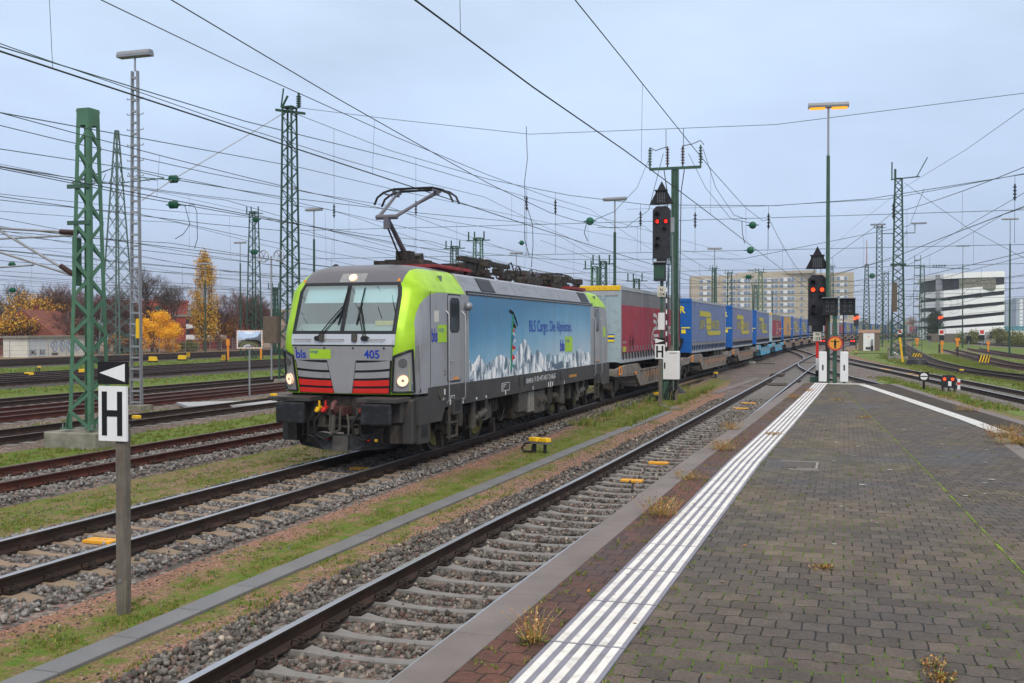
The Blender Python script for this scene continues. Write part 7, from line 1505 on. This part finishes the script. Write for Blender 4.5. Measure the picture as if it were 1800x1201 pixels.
for yy,x0_,x1_ in((150,-62,30),(190,-62,34),(240,-60,40)): strain(f'distant cross wire {["","nearest","middle","farthest"][1 if yy==150 else 2 if yy==190 else 3]} of the far three',[(x0_,yy,8.2),((x0_+x1_)/2,yy,7.6),(x1_,yy,8.2)],.028,n=4)
random.seed(9)
for k,(xa,za,xb,zb,lab) in enumerate(((-11,8.2,-13,7.4,'nearest'),(-16.5,9.0,-18,8.2,'second'),(-18.5,6.9,-23,7.1,'third'),(-22.5,8.8,-22,7.6,'fourth'),(-27,7.6,-29,8.6,'fifth'),(-31,9.4,-33,8.0,'sixth'),(-34,7.2,-38,7.8,'seventh'),(-38,8.9,-36,8.4,'eighth'),(-46,7.1,-50,8.6,'ninth'),(-51,9.6,-49,8.2,'tenth'),(-57,7.5,-60,8.8,'eleventh'),(-63,9.2,-64,8.0,'farthest'))):
    strain(f'{lab} of twelve slack line wires running along the left tracks',[(xa,2,za),(xa*.7+xb*.3,47.7,za+.2),(xb*.6+xa*.4,112,zb+.3),(xb,220,zb)],.010+.0009*k,'wire',n=6,sag=.55)
# anchor wires, feeders crossing the left sky (real heights above the tracks)
def pw(*a): return [W(px,py,Y) for px,py,Y in a]
strain('pale anchor rope from the cab mast top down to the green insulators',pw((500,198,47.7),(432,240,43),(305,315,36),(250,352,33)),.022,'steel',n=1)
strain('feeder wire above the train track coming from upper left',pw((-60,60,10),(0,82,11.5),(430,213,19),(700,280,28),(930,348,45),(1300,450,90)),.010,n=3)
strain('wire descending from left edge past the cab mast into the distance',pw((-40,188,16),(0,198,17),(520,293,34),(700,335,45),(1000,400,75),(1350,470,140)),.012,n=3)
strain('high thin wire from the left edge crossing behind the ladder mast',pw((-40,255,20),(0,262,21),(240,298,28),(505,352,40),(800,420,60),(1200,500,110)),.012,n=3)
strain('wire with green insulator running right from the ladder mast',pw((245,312,30),(320,318,33),(500,347,42),(740,375,55),(960,395,70)),.016,n=2)
strain('wire from the pylon arm toward the cab mast',pw((-30,283,60),(110,310,70),(205,322,85),(450,375,88)),.02,n=2)
strain('right feeder wire from the upper right toward the tall mast',pw((1830,170,50),(1700,262,68),(1592,328,103),(1500,400,150),(1440,455,210)),.016,n=2)
strain('second right feeder wire descending into the distance',pw((1830,322,45),(1600,455,80),(1500,505,120),(1380,530,190)),.014,n=2)
strain('long right wire crossing before the tall mast',pw((1830,300,40),(1560,350,60),(1330,363,80),(1100,368,100)),.014,n=3)
strain('wire from the tall right mast down to the lower right',pw((1590,322,105),(1700,400,100),(1830,470,95)),.02,n=2)
strain('wire from the switch mast falling left to a green ball',pw((1148,262,47),(1120,330,46),(1080,372,45),(1042,388,44)),.014,n=1); strain('second wire from the switch mast falling left',pw((1166,270,47),(1140,370,46),(1100,400,45),(1050,400,44)),.014,n=1)
strain('wire from the switch mast falling right to a green ball',pw((1210,270,47),(1240,330,48),(1285,385,49),(1318,392,50)),.014,n=1); strain('outer wire from the switch mast falling right',pw((1236,262,47),(1258,330,48),(1290,378,49),(1312,386,50)),.014,n=1)
for a in [('hooked jumper cable left of the green insulators',((309,361,36),(325,362,36),(334,395,36),(322,412,36),(308,420,36))),('long jumper cable beside the hooked one',((325,362,36),(340,360,36),(346,372,36),(347,420,36),(342,437,36))),('jumper hanging from the left ball',((1031,392,44),(1027,410,44),(1033,424,44))),('jumper hanging from the right ball',((1304,388,50),(1305,410,50),(1309,428,50))),('long drop cable above the locomotive rear',((925,222,47.7),(927,280,47.7),(922,320,47.7),(923,345,47.7),(922,420,47.7),(930,450,47.7))),('second long drop cable above the locomotive rear',((921,345,47.7),(936,395,47.7),(937,430,47.7),(934,470,47.7)))]: strain(a[0],pw(*a[1]),.016,'black',n=1)
for a in [(305,315,36,.20,'upper green insulator left of the ladder mast lamp'),(305,360,36,.20,'lower green insulator left of the ladder mast lamp'),(1037,389,44,.17,'green ball insulator left of the switch mast'),(1323,396,50,.17,'green ball insulator right of the switch mast'),(1319,440,60,.20,'lower green ball insulator right of the switch mast'),(917,427,70,.17,'small green ball insulator above the locomotive rear'),(450,386,88,.32,'large green insulator on the second lattice mast'),(447,443,88,.32,'lower large green insulator on the second lattice mast'),(21,465,60,.22,'green insulator at the left edge'),(22,510,60,.22,'lower green insulator at the left edge'),(1316,487,110,.33,'green insulator above the blue trailers'),(1533,485,160,.4,'green ball left of the tall right mast')]:
    p=W(a[0],a[1],a[2]); b=MB()
    if 'ball' in a[4]: b.sph((p.x,p.y,p.z),a[3]*1.05,14,10)
    else:
        for k in(-1,0,1): b.sph((p.x+k*a[3]*.62,p.y,p.z),a[3]*.85,14,8,0,(.42,1,1))
    b.cyl((p.x-a[3]*1.7,p.y,p.z),(p.x+a[3]*1.7,p.y,p.z),a[3]*.16,None,6)
    tag(b.build('ball_insulator',M['ins'],None,True),a[4],'insulator')
# ================= buildings =================
def bld(label,px0,px1,pyt,Y,depth,storeys,m,wx,wm,rz=0,win=(1.3,1.4),cols=None,base=-.25,name='building',roofm=None,gap=None):
    a=W(px0,579,Y); c_=W(px1,579,Y); top=W((px0+px1)/2,pyt,Y).z; wd=(c_-a).length; t=thing(name,label,'building',((a.x+c_.x)/2,Y,base),rz)
    hgt=top-base; b=MB(); b.bb(-wd/2,wd/2,0,depth,0,hgt); b.build('walls',M[m] if isinstance(m,str) else m,t)
    b=MB(); b.bb(-wd/2-.15,wd/2+.15,-.15,depth+.15,hgt,hgt+.35); b.build('roof_edge',M[roofm] if roofm else (M[m] if isinstance(m,str) else m),t)
    n=cols or int(wd/wx); fh=hgt/storeys; b=MB(); k2=MB()
    for s in range(storeys):
        for i in range(n):
            if gap and gap(i,s): continue
            x=-wd/2+wd*(i+.5)/n; z=fh*(s+.5); (k2 if gap and (i*3)%4==0 else b).bb(x-win[0]/2,x+win[0]/2,-.06,.02,z-win[1]/2,z+win[1]/2)
    if b.v: b.build('windows',M[wm] if isinstance(wm,str) else wm,t)
    if k2.v: k2.build('white_panels',M['wtxt'],t)
    return t
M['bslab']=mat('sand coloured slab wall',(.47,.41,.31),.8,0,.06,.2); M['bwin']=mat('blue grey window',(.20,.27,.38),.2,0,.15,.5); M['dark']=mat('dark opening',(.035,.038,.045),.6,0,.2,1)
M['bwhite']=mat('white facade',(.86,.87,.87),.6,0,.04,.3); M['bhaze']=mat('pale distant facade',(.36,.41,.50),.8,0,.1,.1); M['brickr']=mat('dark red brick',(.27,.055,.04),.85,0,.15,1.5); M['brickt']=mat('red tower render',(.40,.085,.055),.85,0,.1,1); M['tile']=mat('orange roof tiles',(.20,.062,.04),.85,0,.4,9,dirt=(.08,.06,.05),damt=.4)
# long apartment slab seen obliquely, windows in groups
t=thing('apartment_slab','long sand coloured eight storey apartment slab with rows of white and blue windows','building'); Yb=560
A=W(1215,494,Yb);B=W(1440,485,Yb-22);C_=W(1501,488,Yb-16)
z0b=-.25; hb=31.5
def wallq(b,P,Q,u0,u1,z0,z1,off=0):
    d=(Q-P);d.z=0;n_=Vector((d.y,-d.x,0)).normalized()*off
    p=P+d*u0+n_;q=P+d*u1+n_; b.add([(p.x,p.y,z0),(q.x,q.y,z0),(q.x,q.y,z1),(p.x,p.y,z1)],[(0,1,2,3)])
b=MB(); bk=Vector((-3,14,0)); P=[A,C_,C_+bk,A+bk]; b.prism([(p.x,p.y) for p in P],lambda x,y,z:(x,y,z),z0b,hb); b.build('walls',M['bslab'],t)
b=MB(); b.prism([(p.x,p.y) for p in [A+Vector((25,-.1,0)),C_+Vector((-18,-.4,0)),C_+bk+Vector((-18,0,0)),A+bk+Vector((25,0,0))]],lambda x,y,z:(x,y,z),hb,hb+1.4); b.build('roof_storey',M['bslab'],t)
L_=(C_-A).length
grp=[(.055,.13,3),(.21,.29,4),(.30,.385,4),(.465,.555,4),(.565,.655,4),(.735,.82,4),(.90,.965,3)]; sing=[.155,.41,.69,.845,.875]
bw=MB();bl=MB();bd=MB()
for s in range(9):
    z=1.6+s*3.25
    for u0,u1,n_ in grp:
        wallq(bd,A,C_,u0,u1,z-.1,z+1.9,.15)
        for k in range(n_):
            a_=u0+(u1-u0)*(k+.06)/n_; c_=u0+(u1-u0)*(k+.94)/n_; wallq(bw if (k in(1,2) and k!=2) or (n_==3 and k==1) else bl,A,C_,a_,c_,z,z+1.75,.3)
    for u in sing: wallq(bl,A,C_,u,u+.014,z,z+1.5,.2)
bd.build('window_bays',M['bwhite'],t); bw.build('white_panels',M['white'],t); bl.build('windows',M['bwin'],t)
# white parking building with curved bands
t=thing('parking_building','white six level building with sweeping curved bands and dark open floors','building'); Yp=300
def pk(px): return W(px,579,Yp)
x0=pk(1657).x;x1=pk(1767).x; s_=.163
zt=W(1700,477,Yp).z
outline=[(x0-4.6,Yp+28),(x0-3.6,Yp+14),(x0-1.2,Yp+2.5),(x0+.2,Yp+.2),(x0+5,Yp-.9),(x0+9.5,Yp-.6),(x1,Yp+1.5),(x1,Yp+28)]
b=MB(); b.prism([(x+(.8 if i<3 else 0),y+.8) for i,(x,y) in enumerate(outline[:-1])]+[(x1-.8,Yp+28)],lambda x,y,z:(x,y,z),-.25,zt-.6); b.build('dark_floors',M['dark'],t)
lev=[(478,491,478,491),(515,522,500,511),(530,543,518,530),(548,561,536,548),(565,600,554,567)]
tops=[(0,3.4,0)]
def band(zL0,zL1,zR0,zR1):
    b=MB(); n=len(outline); r1=[];r2=[]
    xs_o=[p[0] for p in outline]
    for i,(x,y) in enumerate(outline):
        u=min(1,max(0,(x-x0)/(x1-x0))); r1.append((x,y,zL0+(zR0-zL0)*u)); r2.append((x,y,zL1+(zR1-zL1)*u))
    vs=r1+r2; b.add(vs,[(i,i+1,n+i+1,n+i) for i in range(n-1)]); o=b.build('white_band',M['bwhite'],t); m_=o.modifiers.new('s','SOLIDIFY'); m_.thickness=.4; m_.offset=-1
zp=lambda py:W(1700,py,Yp).z
band(zp(490),zp(481),zp(487.5),zp(477)); band(zp(523),zp(511),zp(511),zp(500.5)); band(zp(540),zp(529),zp(530),zp(518.5)); band(zp(558),zp(547),zp(548),zp(536)); band(zp(574),zp(565),zp(566),zp(554)); band(-.2,zp(578),zp(579),zp(572))
b=MB(); b.bb(x0+4,x0+13,Yp-.5,Yp+3,zp(509),zp(490)); b.build('concrete_panel',M['concrete'],t); b=MB(); b.bb(x0-1.6,x0+.3,Yp+1.5,Yp+3,zp(577),zp(482)); b.build('stair_tower',mat('grey stair tower',(.25,.26,.29),.6,0,.1,.4),t)
bld('low cream wall building at the right edge',1745,1812,590,230,8,1,mat('cream wall',(.52,.50,.42),.8,0,.06,.5),5,'dark',win=(1.5,1.2),roofm='bwhite')
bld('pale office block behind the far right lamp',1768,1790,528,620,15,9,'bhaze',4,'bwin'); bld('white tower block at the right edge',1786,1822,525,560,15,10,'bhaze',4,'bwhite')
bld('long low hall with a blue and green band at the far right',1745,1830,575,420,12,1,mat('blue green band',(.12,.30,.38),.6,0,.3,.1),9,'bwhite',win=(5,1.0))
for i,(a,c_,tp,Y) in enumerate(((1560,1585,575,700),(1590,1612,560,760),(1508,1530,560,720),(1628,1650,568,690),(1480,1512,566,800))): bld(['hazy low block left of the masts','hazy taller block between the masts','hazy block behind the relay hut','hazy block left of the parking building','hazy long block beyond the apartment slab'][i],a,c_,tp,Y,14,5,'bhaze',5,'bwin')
# left side houses
t=bld('dark red brick building with a flat roof and balconies behind the yellow bush',236,392,557,130,10,3,'brickr',3.2,'dark',win=(.5,1.0),cols=9,gap=lambda i,s:i in(1,2,4) or s==0,roofm='concrete')
b=MB()
for x in(2.2,4.6,7.0):
    for z in(1.4,3.0): b.bb(x,x+1.5,-1.1,-.06,z,z+.7)
b.build('balconies',M['wtxt'],t)
b=MB()
for k in range(24): b.bb(-6.5+k*.6,-6.46+k*.6,.2,.24,4.8,5.9)
b.bb(-6.5,7.4,.2,.25,5.85,5.9); b.build('roof_railing',M['alu'],t)
t=bld('red square tower with a green door rising behind the bare tree',245,296,531,135,5,1,'brickt',9,'dark',win=(.1,.1),cols=1); b=MB(); b.bb(.3,1.5,-.08,0,4.3,6.6); b.build('green_door',M['dgreen'],t); b=MB(); b.bb(-.8,.2,1,2,7.0,8.0); b.build('chimney',M['brickr'],t)
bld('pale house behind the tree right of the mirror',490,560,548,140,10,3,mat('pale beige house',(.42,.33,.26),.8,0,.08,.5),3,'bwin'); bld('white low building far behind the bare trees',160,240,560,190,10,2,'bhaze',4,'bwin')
def house(label,x,y,wd,dp,h,hr,rz):
    t=thing('house',label,'building',(x,y,-.25),rz); b=MB(); b.bb(-wd/2,wd/2,-dp/2,dp/2,0,h); b.build('walls',mat('brick house wall',(.22,.09,.06),.85,0,.2,1.5),t)
    b=MB(); b.prism([(-wd/2-.4,h-.1),(wd/2+.4,h-.1),(0,h+hr)],lambda X,Z,Y:(X,Y,Z),-dp/2-.4,dp/2+.4); b.build('roof',M['tile'],t); b=MB(); b.bb(-.9,-.4,0,.5,h+hr*.6,h+hr+.6); b.build('chimney',M['brickr'],t)
    b=MB()
    for x_ in(-wd*.25,wd*.22): b.bb(x_-.45,x_+.45,-dp/2-.05,-dp/2,h*.35,h*.7)
    b.build('windows',M['bwin'],t)
p=W(72,579,98); house('orange roofed gable house behind the graffiti shed',p.x,98,9,9,1.6,3.6,R(18)); p=W(12,579,95); house('small tiled house at the left edge',p.x,95,8,7,1.6,2.2,R(40))
# graffiti shed
pa=G(48.5,628.5); pb_=G(155,624.5); d=(pb_-pa); rz=math.atan2(d.y,d.x); Ls=d.length
t=thing('graffiti_shed','low cream shed with white doors and blue and black graffiti','shed',(pa.x,pa.y,-.25),rz); hs_=2.15*pa.length/ (Vector((pa.x,pa.y,0)).length)
b=MB(); b.bb(0,Ls,0,3,0,2.0); b.build('walls',mat('cream shed wall',(.64,.62,.55),.8,0,.08,1,dirt=(.3,.28,.22),damt=.2),t); b=MB(); b.bb(-.3,Ls+.2,-.25,3.2,2.0,2.22); b.build('flat_roof',M['concrete'],t)
for k in(0,1): b=MB(); b.bb(.18+k*1.3*Ls/9,.18+(k+.85)*1.3*Ls/9,-.04,0,.05,1.85); b.build('door',mat('door white blue',(.55,.58,.60),.6,0,.05),t)
b=MB(); b.text('SMG',.75,(.3,-.05,.25),(1,0,0),(0,0,1),0,'LEFT',.62,.01,.005); b.text('BUE',.75,(.3+1.35*Ls/9,-.05,.25),(1,0,0),(0,0,1),0,'LEFT',.62,.01,.005); b.build('black_graffiti',M['blacktxt'],t)
b=MB(); rr=random.Random(4)
for k in range(4):
    x=Ls*.42+k*.16*Ls*.8; pts=[(x+rr.uniform(-.1,.1)+.55*Ls/9*math.cos(a*PI/5)*(1 if a%2 else .7),-.03,1.15+.62*math.sin(a*PI/5)*(1 if a%3 else .6)) for a in range(11)]; b.tube(pts,.035,4,0,False); b.tube([(x-.2,-.03,.6),(x-.1,-.03,1.5),(x+.25,-.03,.9)],.03,4,0,False)
b.build('blue_graffiti',mat('blue graffiti paint',(.12,.25,.50),.6,0,.1),t); b=MB(); b.bb(Ls*.38,Ls*.48,-.03,0,.15,.4); b.build('vent_grille',M['grimy'],t)
# fence
t=thing('mesh_fence','thin grey mesh fence in front of the trees on the left','fence'); fx=-79.0
for k in range(60): b=MB(); b.cyl((fx,45+k*2.6,-.25),(fx,45+k*2.6,1.55),.035,None,5); b.build('post',M['steel'],t)
b=MB()
for z in(0.1,.55,1.0,1.45): b.bar((fx,45,z),(fx,200,z),.02,.02)
for k in range(600): b.bar((fx,45+k*.26,0),(fx,45+k*.26,1.45),.008,.008)
b.build('wire_mesh',M['steel'],t)
# ================= trees =================
def leafmat(name,stops): return stone_mat(name,stops)
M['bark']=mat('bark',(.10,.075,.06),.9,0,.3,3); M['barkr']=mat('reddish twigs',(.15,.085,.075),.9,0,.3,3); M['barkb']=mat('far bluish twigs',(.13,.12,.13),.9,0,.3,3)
M['lyel']=leafmat('yellow leaves',[(0,(.72,.28,.012)),(.5,(.98,.50,.015)),(1,(1.0,.66,.04))]); M['lgold']=leafmat('golden leaves',[(0,(.45,.17,.02)),(.5,(.70,.34,.02)),(1,(.62,.48,.06))]); M['lpop']=leafmat('poplar leaves',[(0,(.30,.16,.02)),(.4,(.62,.34,.03)),(.8,(.80,.46,.05)),(1,(.40,.36,.07))]); M['lor']=leafmat('orange brown leaves',[(0,(.30,.10,.02)),(.5,(.50,.21,.03)),(1,(.55,.33,.06))]); M['lgr']=leafmat('dull green leaves',[(0,(.05,.08,.02)),(.5,(.12,.14,.03)),(1,(.25,.22,.05))]); M['ldk']=leafmat('dark green leaves',[(0,(.015,.03,.012)),(.6,(.03,.06,.02)),(1,(.06,.09,.03))])
def leaves(root,C,n,ls,m,seed,sp=None):
    rg=np.random.default_rng(seed); C=np.array(C); c=C[rg.integers(0,len(C),n)]; c=c+rg.normal(0,1,(n,3))*(ls*1.5 if sp is None else sp)
    A_=rg.normal(0,1,(n,3)); A_/=np.linalg.norm(A_,axis=1)[:,None]; B_=np.cross(A_,rg.normal(0,1,(n,3))); B_/=np.linalg.norm(B_,axis=1)[:,None]; s=ls*rg.uniform(.3,.75,(n,1))
    V=np.stack([c-A_*s,c+B_*s*.6,c+A_*s,c-B_*s*.6],1).reshape(-1,3); V[:,2]=np.maximum(V[:,2],.02)
    o=mesh_np('crown',V,np.arange(n*4).reshape(-1,4),M[m],4); o.parent=root
def tree(label,x,y,h,spread,seed,bark='bark',leaf=None,nleaf=0,ls=.25,up=.5,levels=6,name='tree',low=.22,shape=1.0,kind='bare',thick=1.0):
    rr=random.Random(seed); b=MB(); tips=[]; root=thing(name,label,'tree',(x,y,-.25))
    def br(p,d,l,r,lv):
        pts=[p]; q=p.copy(); dd=d.copy()
        for k in range(3):
            dd=(dd+Vector((rr.gauss(0,.16),rr.gauss(0,.16),rr.gauss(.03,.08)))).normalized(); q=q+dd*l/3; pts.append(q.copy())
        b.tube(pts,[r,r*.85,r*.72,r*.6],5 if lv<2 else 3,0,False)
        if lv>=3: tips.extend([pts[2],pts[3]])
        if lv>=levels: return
        for k in range(rr.randint(2,3) if lv else rr.randint(4,5)):
            u=rr.uniform(.30,1.0) if lv else rr.uniform(.55,1.0); s=pts[1+min(2,int(u*3))]; a=rr.uniform(0,2*PI); sp_=spread*rr.uniform(.6,1.2); nd=(dd*.9+Vector((math.cos(a)*sp_,math.sin(a)*sp_,up*rr.uniform(-.2,1)))).normalized(); br(s,nd,l*rr.uniform(.60,.82),max(.008,r*.56),lv+1)
        br(pts[3],dd,l*.74,max(.008,r*.62),lv+1)
    if kind=='bare': br(Vector((0,0,0)),Vector((0,0,1)),h*low,.017*h*thick,0)
    elif kind=='column':
        b.tube([(0,0,0),(.1,0,h*.5),(0,.1,h*.95)],[.25,.14,.03],6,0,False)
        for j in range(5): a=rr.uniform(0,6.28); b.tube([(0,0,h*.08),(math.cos(a)*.9,math.sin(a)*.9,h*.35),(math.cos(a)*1.2,math.sin(a)*1.2,h*rr.uniform(.7,.93))],[.14,.09,.02],5,0,False)
        for j in range(230):
            u=rr.uniform(.06,1); z=h*u*.93; a=rr.uniform(0,2*PI); R_=spread*(math.sin(PI*min(1,(u*.9+.12)))**.6)*rr.uniform(.3,1); c=Vector((math.cos(a)*R_*.5,math.sin(a)*R_*.5,z)); e=Vector((math.cos(a)*R_,math.sin(a)*R_,z+h*.07)); b.tube([c,e],[.03,.01],3,0,False)
            if noise.noise((a*1.3,z*.45,3))+rr.random()*.35>.02: tips.extend([c.lerp(e,.5),e,e+Vector((0,0,.35))])
    else:
        for j in range(14): a=rr.uniform(0,2*PI); e=Vector((math.cos(a)*spread*rr.uniform(.3,.8),math.sin(a)*spread*rr.uniform(.3,.8),h*rr.uniform(.5,.85))); b.tube([(0,0,0),e*.5+Vector((0,0,.3)),e],[.07,.045,.015],4,0,False)
        for j in range(46):
            a=rr.uniform(0,2*PI); v=rr.random(); zz=h*(.10+.82*v); R_=spread*math.sqrt(max(.05,1-(abs(v-.40)/.72)**2))*math.sqrt(rr.uniform(.25,1)); c=Vector((math.cos(a)*R_,math.sin(a)*R_,zz)); rad=rr.uniform(.28,.55)*h/5.5
            for k in range(16): tips.append(c+Vector((rr.gauss(0,1),rr.gauss(0,1),rr.gauss(0,.8)))*rad*.7)
    if kind=='bare':
        zs=max(p.z for p in tips); k=h/zs; b.v=[(v[0]*k*shape,v[1]*k*shape,v[2]*k) for v in b.v]; tips=[Vector((p.x*k*shape,p.y*k*shape,p.z*k)) for p in tips]
    b.build('trunk_and_branches',M[bark],root)
    if leaf: leaves(root,[tuple(p) for p in tips],nleaf,ls,leaf,seed)
    return root
def T(label,px,pyt,Y,**k):
    p=W(px,pyt,Y)
    if px<500 and p.x>-82: Y*=82/abs(p.x); p=W(px,pyt,Y)
    return tree(label,p.x,Y,p.z+.25,**k)
T('tall narrow poplar with yellow autumn leaves',359,444,118,spread=2.0,seed=3,leaf='lpop',nleaf=9500,ls=.19,kind='column')
T('rounded bright yellow bush left of the brick building',276,548,97,spread=2.7,seed=5,leaf='lyel',nleaf=20000,ls=.15,name='shrub',kind='bush')
T('golden tree at the left edge',12,545,92,spread=.95,seed=8,leaf='lgold',nleaf=3600,ls=.20,low=.2,shape=1.1); T('thinly leaved golden brown tree left of the shed',52,508,99,spread=.85,seed=12,leaf='lgold',nleaf=3000,ls=.20,low=.2)
T('orange tinged tree behind the shed',95,515,104,spread=.85,seed=14,bark='barkr',leaf='lor',nleaf=2600,ls=.18,low=.18); T('bare reddish tree left of the green mast',122,500,108,spread=.8,seed=16,bark='barkr',low=.16)
T('bare reddish tree behind the green mast',148,510,106,spread=.8,seed=18,bark='barkr',low=.15); T('bare tree with brown twigs between mast and pylon',188,518,110,spread=.85,seed=21,bark='barkr',low=.15,leaf='lor',nleaf=400,ls=.16)
T('dark round evergreen shrub behind the pylon foot',224,585,96,spread=1.5,seed=22,leaf='ldk',nleaf=7000,ls=.14,name='shrub',kind='bush'); T('bare brown tree right of the pylon',228,530,112,spread=.8,seed=24,bark='barkr',low=.16)
T('bare black-branched tree before the red tower',268,466,112,spread=.75,seed=27,up=.6,low=.26,levels=6); T('slim bare tree right of the red tower',312,492,108,spread=.7,seed=29,up=.6,low=.28)
T('bare brown tree right of the poplar',412,503,112,spread=.9,seed=31,bark='barkr',low=.2); T('orange leaved tree behind the mirror',420,548,108,spread=.85,seed=33,leaf='lor',nleaf=4500,ls=.17,low=.2); T('brownish shrub below the poplar',348,600,100,spread=1.0,seed=35,bark='barkr',leaf='lor',nleaf=700,ls=.13,low=.15,name='shrub')
T('bare brown tree by the left edge of the cab',478,540,115,spread=.9,seed=37,bark='barkr',low=.18); T('dull green shrub below the brick building',330,600,96,spread=1.4,seed=39,leaf='lgr',nleaf=3500,ls=.13,name='shrub',kind='bush'); T('brown bush before the fence left of the yellow bush',205,588,97,spread=1.0,seed=41,bark='barkr',leaf='lor',nleaf=900,ls=.14,low=.13,name='shrub')
T('reddish brown bush between shed and mast',140,560,99,spread=1.0,seed=43,bark='barkr',leaf='lor',nleaf=500,ls=.14,low=.12,name='shrub'); T('low bush before the balconies',385,590,98,spread=1.0,seed=45,bark='barkr',leaf='lor',nleaf=900,ls=.14,low=.13,name='shrub')
T('bare reddish thicket before the left orange roof',82,560,96,spread=1.1,seed=71,bark='barkr',low=.12,name='shrub'); T('wide bare thicket between the golden trees',36,552,94,spread=1.1,seed=72,bark='barkr',leaf='lor',nleaf=700,ls=.15,low=.12,name='shrub'); T('tall bare reddish tree above the shed',100,494,103,spread=.85,seed=73,bark='barkr',low=.16); T('bare reddish tree just right of the near green mast',203,505,109,spread=.85,seed=74,bark='barkr',low=.16); T('bare brown tree between the poplar and the mirror',385,520,114,spread=.9,seed=75,bark='barkr',low=.16); T('bare reddish tree beside the second lattice mast',440,525,112,spread=.95,seed=76,bark='barkr',low=.16)
T('bare tree behind the mirror post',450,515,118,spread=.9,seed=46,bark='barkr',low=.18); T('bare brown thicket behind the shed roof',112,545,101,spread=1.1,seed=47,bark='barkr',low=.12,name='shrub'); T('bare reddish thicket left of the ladder lamp mast',215,560,104,spread=1.1,seed=48,bark='barkr',low=.12,name='shrub'); T('reddish thicket below the bare mast tree',170,565,103,spread=1.1,seed=49,bark='barkr',low=.12,name='shrub'); T('thin bare tree at the far left behind the golden one',36,495,112,spread=.75,seed=50,low=.2)
T('pale green shrub before the parking building',1703,584,215,spread=2.6,seed=51,leaf='lgr',nleaf=2500,ls=.25,name='shrub',kind='bush'); T('dull green shrub right of the wooden wall',1757,577,215,spread=.9,seed=53,bark='barkr',leaf='lgr',nleaf=900,ls=.25,low=.15,name='shrub'); T('green shrubs at the right edge',1786,585,200,spread=3.8,seed=55,leaf='lgr',nleaf=5000,ls=.25,name='shrub',kind='bush')
T('dark narrow ivy tree left of the parking building',1643,552,262,spread=2.0,seed=57,leaf='ldk',nleaf=5000,ls=.35,kind='column')
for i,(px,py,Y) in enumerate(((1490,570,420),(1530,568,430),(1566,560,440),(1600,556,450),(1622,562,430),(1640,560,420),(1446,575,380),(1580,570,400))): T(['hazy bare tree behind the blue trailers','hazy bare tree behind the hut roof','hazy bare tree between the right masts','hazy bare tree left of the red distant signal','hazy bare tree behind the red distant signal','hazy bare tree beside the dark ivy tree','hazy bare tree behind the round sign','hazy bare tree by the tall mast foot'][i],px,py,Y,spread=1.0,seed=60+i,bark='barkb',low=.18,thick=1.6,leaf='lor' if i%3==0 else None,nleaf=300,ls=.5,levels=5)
b=MB(); rr=random.Random(8); rows=[]
for k in range(90): x=-60+k*2.4; rows.append((x,560+rr.uniform(-3,3),3+3.5*rr.random()+2*math.sin(k*.3)))
b.sheet([[(x,y,-.3),(x,y+2,h*.6),(x,y+6,h),(x,y+14,h*.7)] for x,y,h in rows]); tag(b.build('distant_woods',mat('hazy distant woods',(.10,.095,.09),.9,0,.4,.15)),'hazy low belt of distant bare woods along the horizon at right','woods',kind='stuff')
b=MB()
rows=[(-420+i*12, 3+2.5*noise.noise((i*.31,0,0))+1.5*rr.random()) for i in range(46)]
b.sheet([[(-160,40+i*10,-.3),(-162,40+i*10,h*1.6),(-168,40+i*10,h*2.1),(-180,40+i*10,h)] for i,(x,h) in enumerate(rows)]); tag(b.build('distant_woods',bpy.data.materials['hazy distant woods']),'hazy low belt of distant woods behind the left houses','woods',kind='stuff')
# boundary wall and hoarding near the parking building
p0=W(1632,590,250);p1=W(1690,590,250); b=MB(); b.bb(p0.x,p1.x,250,250.4,-.25,1.7); tag(b.build('low_wall',M['wood']),'low dark wall below the parking building','wall')
p0=W(1690,590,225);p1=W(1742,590,225); t=thing('board_fence','grey board fence panels right of the low dark wall','fence',(p0.x,225,-.25)); b=MB(); w_=p1.x-p0.x
for k in range(int(w_/.25)): b.bb(k*.25,k*.25+.22,0,.06,0,2.3+.1*((k//6)%2))
b.build('boards',mat('grey boards',(.33,.34,.36),.8,0,.2,1),t)

# ================= haze =================
b=MB(); b.bb(-1500,1500,-59,2900,-1.3,60); hz=b.build('haze',None) if 0 else None
hm=bpy.data.materials.new('thin haze'); hm.use_nodes=True; t=hm.node_tree; t.nodes.remove(t.nodes['Principled BSDF']); pv=N(t,'ShaderNodeVolumePrincipled'); pv.inputs['Color'].default_value=(.80,.87,1,1); pv.inputs['Density'].default_value=HAZE; pv.inputs['Anisotropy'].default_value=.2
t.links.new(pv.outputs[0],t.nodes['Material Output'].inputs['Volume'])
b=MB(); b.bb(-1500,1500,-59,2900,-1.3,60); hz=b.build('haze',hm); tag(hz,'thin bluish haze over the rail yard',kind='stuff'); sc.cycles.volume_max_steps=64
print('objects',len(bpy.data.objects))
